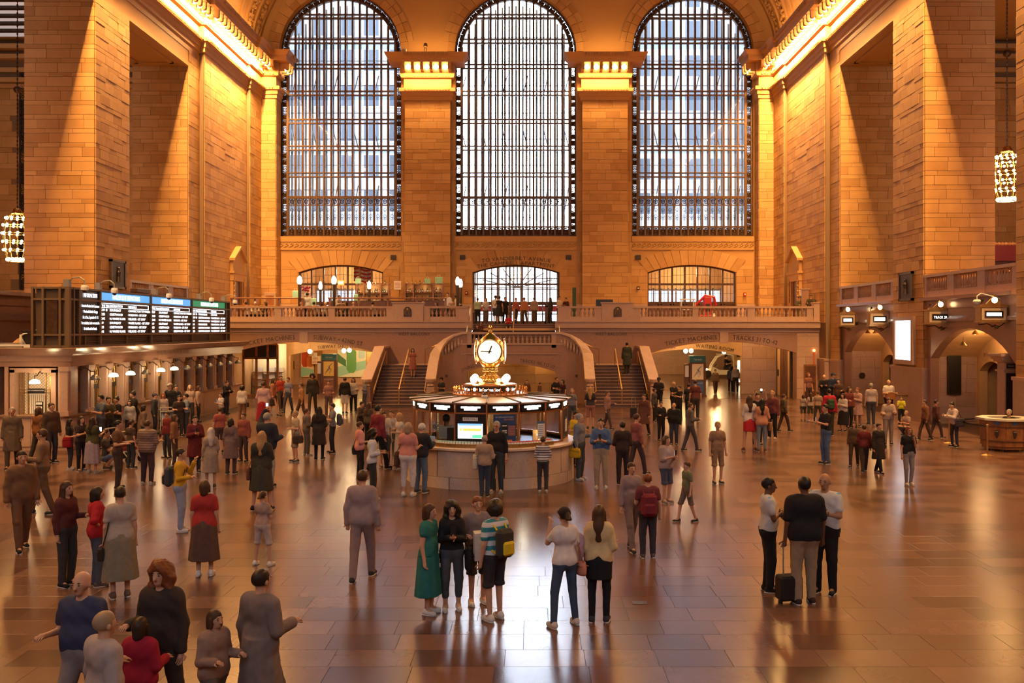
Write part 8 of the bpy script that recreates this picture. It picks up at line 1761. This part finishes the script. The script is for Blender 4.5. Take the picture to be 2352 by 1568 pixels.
q('q8',391,965,880,-20,'man in a dark cap before the eighth ticket window',top=(BK,'jacket'),cap=(.2,.15,.14))
q('q9',403,968,884,60,'black-haired man in a dark hooded jacket before the eighth window',top=((.02,.02,.025),'jacket'),hair=('short','black'),arms=('phone','phone'))
q('q10',428,1000,904,-60,'man in a light blue shirt with a strap across his back',top=((.16,.2,.28),'short'),hair=('short','black'),bot=('trousers',(.03,.035,.05)),fat=.03,arms=('hold','hold'))
q('q11',411,1002,908,40,'man in a dark T-shirt facing the light blue shirt',top=((.03,.02,.02),'short'),hair=('short','dark'),fat=.03,arms=('hold','hold'))
q('q12',436,965,884,20,'blonde woman in a pale top near the ninth ticket window',top=((.35,.24,.18),'short'),hair=('long','light'),fem=True)
q('q13',455,962,886,100,'woman in a sand-coloured cardigan by the tenth ticket window',top=((.42,.3,.24),'jacket'),hair=('bob','brown'),fem=True)
q('q14',519,952,874,60,'man in black by the last ticket windows, bent over the counter',top=(BK,'jacket'),hair=('short','black'),arms=('reach','reach'),lean=.12)
q('q15',508,978,902,-40,'child in a white shirt holding a lit phone by the last windows',top=((.4,.33,.3),'short'),hair=('short','dark'),arms=('phone','phone'))
q('q16',556,968,886,178,'woman in a white jacket and brown trousers seen from behind past the counter',top=((.48,.4,.35),'jacket'),bot=('trousers',(.16,.08,.05)),hair=('afro','black'),fem=True,fat=.02)
q('q17',330,1030,930,120,'person in a grey-brown cardigan behind the plaid shirt',top=((.15,.10,.08),'jacket'),hair=('bob','dark'),fem=True)
q('q18',385,1052,945,-30,'person in a wine-red jacket in the middle of the left crowd',top=((.15,.02,.02),'jacket'),hair=('short','dark'))
q('q19',448,1085,955,30,'person in a dark red coat holding a lit phone in the left crowd',top=((.10,.012,.015),'coat'),hair=('short','black'),arms=('phone','phone'))
q('q20',530,1088,960,170,'person in a mauve-grey coat right of the beige linen dress',top=((.14,.09,.09),'coat'),bot=('trousers',(.06,.04,.045)),hair=('bob','dark'),fem=True)
q('q21',560,1060,948,-20,'person in a brick-red jacket behind the blonde woman in the dress',top=((.22,.06,.045),'jacket'),bot=('trousers',(.05,.03,.03)),hair=('short','brown'))
q('q22',400,1068,952,100,'person in a rust-coloured shawl between plaid shirt and linen dress',top=((.20,.09,.05),'loose',1.6),bot=('trousers',(.05,.03,.03)),hair=('wavy','brown'),fem=True)
q('q23',118,1022,925,60,'man in a dark brown jacket at the corner of the ticket office',top=((.06,.035,.025),'jacket'),hair=('short','brown'))
q('q24',300,1075,965,150,'person in a dark brown shirt left of the plaid shirt',top=((.06,.035,.03),'short'),hair=('short','dark'))
q('q25',505,1040,935,-150,'person in faded red with bare arms left of the brick-red jacket',top=((.30,.08,.06),'short'),bot=('shorts',(.06,.04,.04)),hair=('short','brown'))
# passage on the left
C('p1',605,985,876,175,'man in a pink striped shirt with a red sweater round his waist',((.42,.26,.26),'long',1.5),('longskirt',(.25,.01,.02)),('short','brown'),0,('hold','hold'),'stand',.02)
C('p2',628,955,868,90,'person in a dark skirt walking into the left passage',((.32,.12,.06),'jacket'),('skirt',(.03,.02,.02)),('wavy','brown'),0,('down','down'),'walk',0,True)
C('p3',662,948,866,-20,'person in a blue-grey shirt in the left passage mouth',((.18,.17,.22),'short'),('trousers',(.05,.05,.07)),('short','brown'),0,('down','down'),'walk')
C('p4',645,944,862,30,'person in a red T-shirt in the left passage mouth',((.35,.04,.02),'short'),('trousers',(.06,.04,.03)),('short','dark'),0,('down','down'),'walk')
C('p5',718,950,858,0,'tall person in black before the fire hose sign',((.025,.02,.015),'jacket'),('trousers',(.04,.03,.02)),('afro','black'),1,('down','down'),'walk')
C('p6',755,958,873,10,'person in a rose-coloured top in front of the left map kiosk',((.26,.12,.10),'short'),('trousers',(.10,.06,.05)),('short','brown'),0,('hold','hold'),'stand')
C('p7',792,950,866,178,'man in a black jacket and white shorts with his back turned',(BK,'jacket'),('shorts',(.5,.42,.36)),('short','brown'),0,('down','down'),'close',0,False,BK)
C('p8',812,948,867,0,'long-haired woman in a cream hooded top leaning on the rail by the left stairs',((.42,.35,.28),'jacket'),('trousers',BK),('long','brown'),0,('down','hold'),'stand',0,True)
C('p9',838,938,873,-60,'person in a blue-grey jacket beside the left stair newel',((.13,.13,.17),'jacket'),('trousers',(.05,.05,.07)),('bob','light'),0,('down','hold'),'stand',0,True)
C('p10',692,965,880,-60,'person in an orange-brown top walking before the left passage',((.3,.13,.05),'long'),('trousers',(.08,.04,.02)),('short','brown'),0,('down','down'),'walk')
# around the stairs
C('s1',1014,940,866,-40,'man in a dark T-shirt and cap at the left of the low arch',((.02,.02,.03),'short'),('trousers',BK),('short','black'),1,('hold','hold'),'stand',cap=BK)
C('s2',1278,940,866,40,'man in a black T-shirt with a backpack talking at the right of the low arch',(BK,'short'),('trousers',BK),('short','brown'),0,('hold','hold'),'stand')
C('s3',1293,942,871,-50,'woman in a dark maroon top talking at the right of the low arch',((.04,.015,.02),'short'),('trousers',BK),('bob','black'),0,('hold','down'),'stand',0,True)
C('s4',1314,980,892,0,'fair-haired person in a blue-grey top behind the right side of the booth',((.14,.14,.18),'short'),('trousers',(.05,.05,.06)),('bob','light'),0,('down','down'),'stand',0,True)
C('s5',1356,985,888,170,'blonde long-haired woman in a dark top at the right stair foot',((.03,.025,.035),'short'),('shorts',(.28,.12,.1)),('long','blond'),0,('hold','hold'),'stand',0,True)
C('s6',1210,930,872,0,'person in dark clothes carrying a backpack inside the low arch',((.10,.05,.035),'jacket'),('trousers',(.05,.03,.02)),('short','brown'),0,('down','down'),'walk',Y=51.3)
C('s7',1240,930,878,120,'person in a brown coat just inside the right of the low arch',((.14,.07,.045),'coat'),('trousers',(.05,.03,.02)),('short','brown'),0,('down','down'),'walk',Y=51.9)
C('s8',948,None,None,10,'woman in a brick-red dress coming down the left flight of stairs',((.28,.09,.07),'short'),('dress',(.28,.09,.07)),('long','dark'),0,('down','down'),'close',0,True,Y=52.0,base=1.4535,H=1.62)
C('s9',1440,None,None,185,'tall person in dark green-black climbing the right flight of stairs',((.03,.035,.028),'coat'),('trousers',(.03,.025,.025)),('short','black'),0,('down','down'),'close',.03,Y=52.3,base=1.615,H=1.78)
C('s10',1395,985,898,60,'person in a dusty mauve jacket in front of the right staircase',((.22,.12,.12),'jacket'),('trousers',(.07,.05,.05)),('short','brown'),0,('down','hold'),'walk')
C('s11',1480,1000,905,-40,'person in a dark rust coat at the foot of the right stairs',((.10,.04,.035),'coat'),('trousers',(.05,.03,.03)),('short','dark'),0,('down','down'),'walk')
# on the balcony
def bal_(key, x, hy, Y, face, lb, **k): C(key, x, None, None, face, lb, Y=Y, base=k.pop('base',4.45), H=PZ(hy,Y)-k.pop('b2',4.45), **k)
C('b1',1097,None,None,178,'man in a pale green shirt at the top left of the middle flight',((.30,.34,.24),'short'),('trousers',BK),('cropped','dark'),0,('hold','down'),'stand',.03,Y=58.0,base=4.45,H=1.62)
C('b2',1116,None,None,0,'woman in a pale hooded top beside the pale green shirt',((.42,.33,.3),'jacket'),('trousers',(.10,.06,.05)),('bob','brown'),0,('hold','hold'),'stand',0,True,Y=59.0,base=4.45,H=1.66)
C('b3',1138,None,None,150,'man in a white shirt and shorts with his arm round a companion',((.45,.4,.38),'short'),('shorts',(.04,.04,.06)),('short','dark'),0,('down','hold'),'stand',Y=58.6,base=4.45,H=1.8)
C('b4',1147,None,None,180,'woman in a black tank top beside the man in the white shirt',(BK,'tank'),('skirt',BK),('bun','dark'),0,('down','hip'),'stand',0,True,Y=58.5,base=4.45,H=1.75)
C('b5',1160,None,None,10,'man in a black T-shirt behind the woman in the tank top',(BK,'short'),('trousers',BK),('short','black'),0,('hip','down'),'stand',Y=59.4,base=4.45,H=1.72)
C('b6',1168,None,None,0,'man in a red football shirt sitting on the middle flight',((.42,.01,.025),'short'),('shorts',(.05,.05,.07)),('short','brown'),0,('phone','phone'),'sit',Y=57.0,base=4.0,H=1.12,seat=.34)
C('b7',1185,None,None,30,'person in a rust-coloured top walking through the middle doors',((.3,.08,.05),'long'),('trousers',(.05,.03,.03)),('short','red'),0,('down','down'),'walk',Y=61.5,base=4.45,H=1.75)
C('b8',1204,None,None,-30,'person in a burnt orange jacket at the middle doors',((.35,.12,.05),'jacket'),('trousers',(.07,.04,.03)),('short','brown'),0,('down','down'),'walk',Y=61.0,base=4.45,H=1.75)
C('b9',1227,None,None,170,'person in a sand jacket walking out of the middle doors',((.25,.17,.12),'jacket'),('trousers',(.08,.05,.04)),('short','brown'),0,('down','down'),'walk',Y=60.0,base=4.45,H=1.72)
C('b10',1264,None,None,-60,'long-haired woman in a black puffer jacket at the right of the middle doors',((.018,.018,.022),'jacket'),('trousers',BK),('long','dark'),0,('hold','down'),'stand',0,True,Y=59.0,base=4.45,H=1.68)
C('b11',1284,None,None,60,'man in a white T-shirt with a red strap looking over the right balustrade',((.5,.42,.38),'short'),('trousers',BK),('short','dark'),0,('hold','hold'),'stand',Y=57.3,base=4.45,H=1.72)
C('b12',1300,None,None,-40,'man in a dark red and black jacket beside the white T-shirt at the balustrade',((.06,.01,.015),'jacket'),('trousers',BK),('short','brown'),0,('hold','hold'),'stand',Y=57.4,base=4.45,H=1.62)
C('b13',1096,None,None,0,'person in dark clothes sitting low on the left of the middle flight',((.05,.03,.03),'jacket'),('trousers',(.03,.025,.025)),('short','dark'),0,('table','table'),'sit',Y=55.6,base=3.41,H=1.12,seat=.30)
C('b14',1104,None,None,20,'second dark seated person near the left of the middle flight',((.10,.03,.03),'short'),('trousers',(.03,.025,.025)),('bob','dark'),0,('table','table'),'sit',0,True,Y=56.0,base=3.56,H=1.12,seat=.33)
C('b15',1837,None,None,20,'soldier in camouflage colours and a vest at the right end of the balcony',((.09,.07,.035),'long'),('trousers',(.08,.065,.035)),('short','dark'),0,('hold','hold'),'stand',.03,Y=57.4,base=4.45,H=1.72,cap=(.08,.065,.035))
C('b16',1862,None,None,-30,'second soldier in dark clothes resting on the marble block by the side wall',((.05,.035,.02),'long'),('trousers',(.05,.04,.02)),('short','dark'),0,('table','table'),'stand',.02,Y=56.1,base=4.45,H=1.78,cap=(.05,.04,.02))
C('w1',706,None,None,170,'waiter in a white shirt standing beside the purple flowers',((.5,.46,.42),'long'),('trousers',BK),('short','black'),1,('hold','hold'),'stand',Y=57.9,base=4.45,H=1.95)
C('w2',773,None,None,60,'waiter in a pale shirt bending behind the bar counter',((.42,.33,.28),'long'),('trousers',BK),('short','black'),0,('reach','reach'),'stand',lean=.3,Y=57.4,base=4.45,H=1.8)
C('w3',1028,None,None,-10,'bartender in white behind the till at the right end of the bar',((.55,.5,.46),'long'),('trousers',BK),('short','brown'),0,('hold','hold'),'stand',Y=60.4,base=4.45,H=2.05)
C('w4',1048,None,None,100,'waiter in a white shirt and black vest beside the globe lamp pair',((.5,.46,.42),'long'),('trousers',BK),('short','black'),1,('hold','hold'),'stand',Y=57.6,base=4.45,H=1.8)
C('w5',833,None,None,20,'bartender in grey behind the bar before the first bottle shelf',((.3,.24,.2),'long'),('trousers',BK),('short','brown'),0,('reach','reach'),'stand',lean=.1,Y=59.9,base=4.45,H=1.85)
C('w6',865,None,None,-20,'bartender in a pale shirt before the right half of the first bottle shelf',((.36,.3,.25),'long'),('trousers',BK),('short','dark'),1,('reach','reach'),'stand',lean=.1,Y=60.1,base=4.45,H=1.85)
gs = (('grey-haired guest in a white shirt',(.4,.36,.33),('short','white')),('dark-haired guest in a pale top',(.35,.3,.28),('short','dark')),('bald guest in a pink shirt',(.4,.25,.2),('bald','grey')),('guest with brown hair in black',(.03,.03,.03),('bob','brown')))
places = (('leftmost, next to the departure board',566),('second from the departure board',586),('near the left end of the rail bar',610),('before the leftmost globe lamp',690),('beside the waiter with the flowers',721),('left of the second tall globe lamp',748),('below the exit sign',795),('in front of the small right globe lamp',812),('before the first bottle shelf',856),('left of the second bottle shelf',972),('before the middle of the second bottle shelf',1003),('nearest the pair of globe lamps',1040))
for i, (pl, x) in enumerate(places):
    g = gs[(i*3+1) % 4]; Y = 56.6
    C('guest%d' % i, x, None, None, (150, 20, -60, 175)[i % 4], 'seated %s, %s' % (g[0], pl), (g[1],'long'), ('trousers',BK), g[2], 0, ('table','table'), 'sit', 0, i % 3 == 0, Y=Y, base=4.45, H=1.34, seat=.50, group='guests seated at the restaurant')
    p = PP['guest%d' % i]; t = thing('dining_chair', 'dark wooden chair of the guest %s' % pl, 'chair', tuple(p.location), p.rotation_euler.z, 'restaurant chairs behind the balustrade')
    mb = MB(); mb.bbox(-.2,.2,-.22,.2,.36,.40,.01); mb.build('seat', M['wood_dark'], t); mb = MB(); mb.bbox(-.2,.2,.24,.27,.45,.88,.01); mb.build('backrest', M['wood_dark'], t)
    for a in (-.18,.18):
        for b in (-.2,.22): mb = MB(); mb.box(a-.018,a+.018,b-.018,b+.018,0,.37 if b < 0 else .5); mb.build('leg', M['wood_dark'], t)
# stroller, wheeled cases
def stroller(px_, fy, rz, lb, c1, c2):
    Y = FY(fy); t = thing('stroller', lb, 'stroller', (PX(px_,Y),Y,0), rz); fr = cloth((.2,.18,.17)); mb = MB()
    for s in (-.26,.26): mb.tube([(s,.45,1.05),(s,.35,.95),(s,-.45,.12)],.016,5); mb.tube([(s,.35,.12),(s,-.1,.65)],.016,5)
    mb.tube([(-.26,.45,1.05),(.26,.45,1.05)],.02,6); mb.build('frame', M['grey'], t)
    mb = MB(); mb.loft([[(-.22,-.35,.4),(.22,-.35,.4),(.22,-.3,.5),(-.22,-.3,.5)],[(-.22,0,.38),(.22,0,.38),(.22,.02,.46),(-.22,.02,.46)],[(-.22,.28,.8),(.22,.28,.8),(.2,.2,.85),(-.2,.2,.85)]]); mb.build('seat', cloth(c1), t)
    mb = MB(); mb.loft([[(-.24,.3*math.cos(a)+.05,.62+.34*math.sin(a)),(.24,.3*math.cos(a)+.05,.62+.34*math.sin(a)),(.24,.28*math.cos(a)+.05,.62+.31*math.sin(a)),(-.24,.28*math.cos(a)+.05,.62+.31*math.sin(a))] for a in (.2,.6,1.0,1.4,1.8)]); mb.build('hood', cloth(c2), t)
    for x, y in ((-.28,-.42),(.28,-.42),(-.28,.33),(.28,.33)): mb = MB(); mb.lathe([(.11,-.02),(.12,0),(.11,.02)],0,0,0,14); o = mb.build('wheel', M['black'], t); o.location = (x,y,.12); o.rotation_euler = (0,PI/2,0)
    mb = MB(); mb.bbox(-.2,.2,-.2,.25,.15,.32,.02); mb.build('basket', M['black'], t)
stroller(283,1062,1.3,'dark red baby stroller with raised handle bars in the left crowd',(.12,.012,.012),(.28,.25,.22))
stroller(385,1000,.4,'small pale grey stroller in the queue before the ticket windows',(.3,.3,.3),(.35,.33,.3))
def suitcase(px_, fy, w_, h_, d_, c, lb, handle=True, rz=0.0):
    Y = FY(fy); t = thing('suitcase', lb, 'suitcase', (PX(px_,Y),Y,0), rz); mb = MB(); mb.bbox(-w_/2,w_/2,-d_/2,d_/2,.05,h_,.03); mb.build('shell', cloth(c), t); mb = MB()
    for s in (-1,1): mb.lathe([(.035,0),(.035,.05)],s*w_*.38,0,0,8)
    mb.build('wheels', M['black'], t)
    mb = MB(); k = h_+(.45 if handle else .08); mb.tube([(-w_*.25,0,h_-.02),(-w_*.25,0,k),(w_*.25,0,k),(w_*.25,0,h_-.02)],.012,5); mb.build('handle', M['grey'], t)
suitcase(1812,1384,.36,.42,.24,(.015,.012,.012),'black wheeled suitcase with its handle up beside the man in khaki trousers',True,.2)
suitcase(1455,960,.3,.5,.2,(.02,.02,.03),'small black case standing right of the right staircase foot',True)
# ---------------------------------------------------------------- what the people carry
backpack(PP['striped'], (.04,.035,.03), 'dark backpack with bright yellow trim on the striped boy', (.6,.42,.02))
backpack(PP['mustard'], (.05,.05,.06), 'dark grey backpack worn by the person in mustard yellow')
backpack(PP['maroon'], (.16,.02,.03), 'maroon backpack worn by the man in black trousers')
backpack(PP['backpacker'], (.07,.07,.09), 'grey backpack worn by the slim man near the left passage')
backpack(PP['blue'], (.02,.02,.03), 'black backpack on the man in the blue shirt')
backpack(PP['r4'], (.03,.06,.035), 'dark green backpack over the red jacket at the right')
backpack(PP['s2'], (.02,.02,.02), 'black backpack worn at the right of the low arch')
backpack(PP['s6'], (.05,.03,.025), 'brown backpack carried inside the low arch')
bag(PP['cap'], -1, (.55,.2,.12), 'small peach leather shoulder bag hanging before the blue jeans', .26, .18, .74)
o = worn(PP['cap'], 'folded_jacket', 'lilac jacket folded over the arm of the woman in the black cap', 'jacket', -.26, -.10, .92); mb = MB(); mb.loft([[(math.cos(a)*r*1.0,math.sin(a)*r*1.2,z) for a in [2*PI*k/12 for k in range(12)]] for r,z in ((.02,-.12),(.06,-.06),(.09,.1),(.10,.2),(.07,.3),(.02,.33))]); mb.build('jacket', cloth((.42,.28,.34)), o, smooth=True)
bag(PP['teal'], 1, (.16,.12,.05), 'olive handbag with a blue jacket draped over it', .36, .24, .42, strap='hand', name='handbag', dx=.24)
bag(PP['curly'], 1, (.02,.018,.02), 'large black shoulder bag of the curly-haired woman', .42, .30, .66)
o = worn(PP['visitor'], 'paper_bag', 'white paper shopping bag held by the red-haired visitor', 'shopping bag', .02, -.34, .74); mb = MB(); mb.loft([[(-.17,-.06,0),(.17,-.06,0),(.17,.06,0),(-.17,.06,0)],[(-.18,-.07,.40),(.18,-.07,.40),(.17,.05,.42),(-.17,.05,.42)]]); mb.build('bag', cloth((.62,.56,.53)), o); mb = MB(); mb.tube([(-.09,-.07,.40),(-.06,-.06,.5),(.06,-.06,.5),(.09,-.07,.40)],.008,4); mb.build('handle', M['white'], o); mb = MB(); mb.box(-.1,.1,-.078,-.072,.08,.11); mb.build('print', M['black'], o)
bag(PP['tan'], 1, (.5,.44,.38), 'white slouchy shoulder bag of the man in the tan shirt', .30, .36, .78)
bag(PP['yellowbag'], -1, (.6,.36,.02), 'bright yellow handbag at the right of the booth', .36, .26, .62, strap='hand', name='handbag')
bag(PP['pinktop'], 1, (.10,.05,.025), 'brown leather shoulder bag of the woman in pink', .34, .34, .72)
bag(PP['beige'], 1, (.05,.035,.03), 'dark messenger bag of the man in the beige shirt', .36, .24, .66)
bag(PP['darktee'], -1, (.25,.01,.015), 'red shoulder bag of the woman in the black T-shirt', .28, .3, .80)
bag(PP['whitejkt'], 1, (.04,.03,.04), 'large dark bag on the hip of the woman in white', .46, .28, .82)
bag(PP['pinkman'], 1, (.02,.02,.025), 'dark handbag under the arm of the salmon pink blouse', .36, .26, .72)
bag(PP['r6'], -1, (.015,.012,.012), 'round black bag in the right-hand crowd', .26, .28, .74)
bag(PP['blonde'], 1, (.14,.05,.03), 'brown bag at the side of the blonde woman in grey', .30, .28, .68)
bag(PP['peach'], -1, (.28,.12,.05), 'tan bag on the woman in the peach jumper', .30, .28, .70)
bag(PP['whitel'], 1, (.03,.02,.018), 'small dark pouch hanging on long cords from the cream top', .14, .18, .62)
bag(PP['q16'], -1, (.06,.03,.02), 'brown handbag of the woman in the white jacket', .26, .2, .72)
phone(PP['curly'], 'phone in the hands of the curly-haired woman', False); phone(PP['blue'], 'phone in the hands of the man in the blue shirt', False); phone(PP['photog'], 'lit phone held out by the man photographing')
phone(PP['pale1'], 'lit phone in the hands of the woman in the pale blouse'); phone(PP['q15'], 'lit phone of the child by the last windows'); phone(PP['q19'], 'lit phone held by the dark red coat'); phone(PP['q9'], 'lit phone before the eighth ticket window'); phone(PP['lavender'], 'lit blue tablet-like phone held by the woman in lavender'); phone(PP['jacketman'], 'lit phone raised behind the blonde woman', True, False)
o = worn(PP['flash'], 'flash_phone', 'raised phone with a brilliant white flash', 'phone', 0, -.36*PP['flash']['sc'], PP['flash']['hand_l'][2]+.06); mb = MB(); mb.bbox(-.037,.037,-.005,.005,-.07,.07,.004); mb.build('case', M['black'], o); mb = MB(); mb.ball(0,-.012,.04,.035,.012,.035,8,6); mb.build('flash', mat('flash_light',(1,1,1),.3,emit=120,ecol=(.85,.92,1)), o)
o = worn(PP['denim'], 'leaflet', 'pale blue timetable leaflet being read beside the booth', 'leaflet', .0, -.46, 1.12); mb = MB(); mb.rbox(0,0,.12,.2,.006,.28,.2); mb.build('paper', cloth((.35,.45,.6)), o)
o = worn(PP['bald'], 'radio', 'black two-way radio on the belt of the bald guard', 'radio', .20, -.02, .96); mb = MB(); mb.bbox(-.03,.03,-.03,.03,-.06,.1,.01); mb.build('body', M['black'], o); mb = MB(); mb.tube([(0,0,.1),(0,0,.27)],.006,5); mb.build('antenna', M['black'], o)
o = worn(PP['guitar'], 'guitar', 'wooden guitar held by the busker', 'guitar', .0, -.24, 1.08); mb = MB(); mb.prism([(.30*math.cos(a)*(1-.18*math.cos(a*2)**2)-.02,.17*math.sin(a)) for a in [2*PI*k/20 for k in range(20)]],'y',-.04,.04); mb.build('body', M['wood'], o); mb = MB(); mb.bbox(.22,.85,-.02,.02,-.03,.05,.008); mb.build('neck', M['wood_dark'], o)
for k, s in enumerate((-1,1)):
    pass
# blue shoulder patches of the two guards belong to their shirts
for key in ('guard','bald'):
    t = PP[key]; sc = t['sc']; sh_ = [c for c in t.children if c.name.startswith('shirt')][0]
    for s in (-1,1): mb = MB(); mb.ball(s*.17*sc, 0, 1.475*sc, .06, .045, .018, 10, 4); mb.build('shoulder_patch', cloth((.12,.38,.6)), sh_)
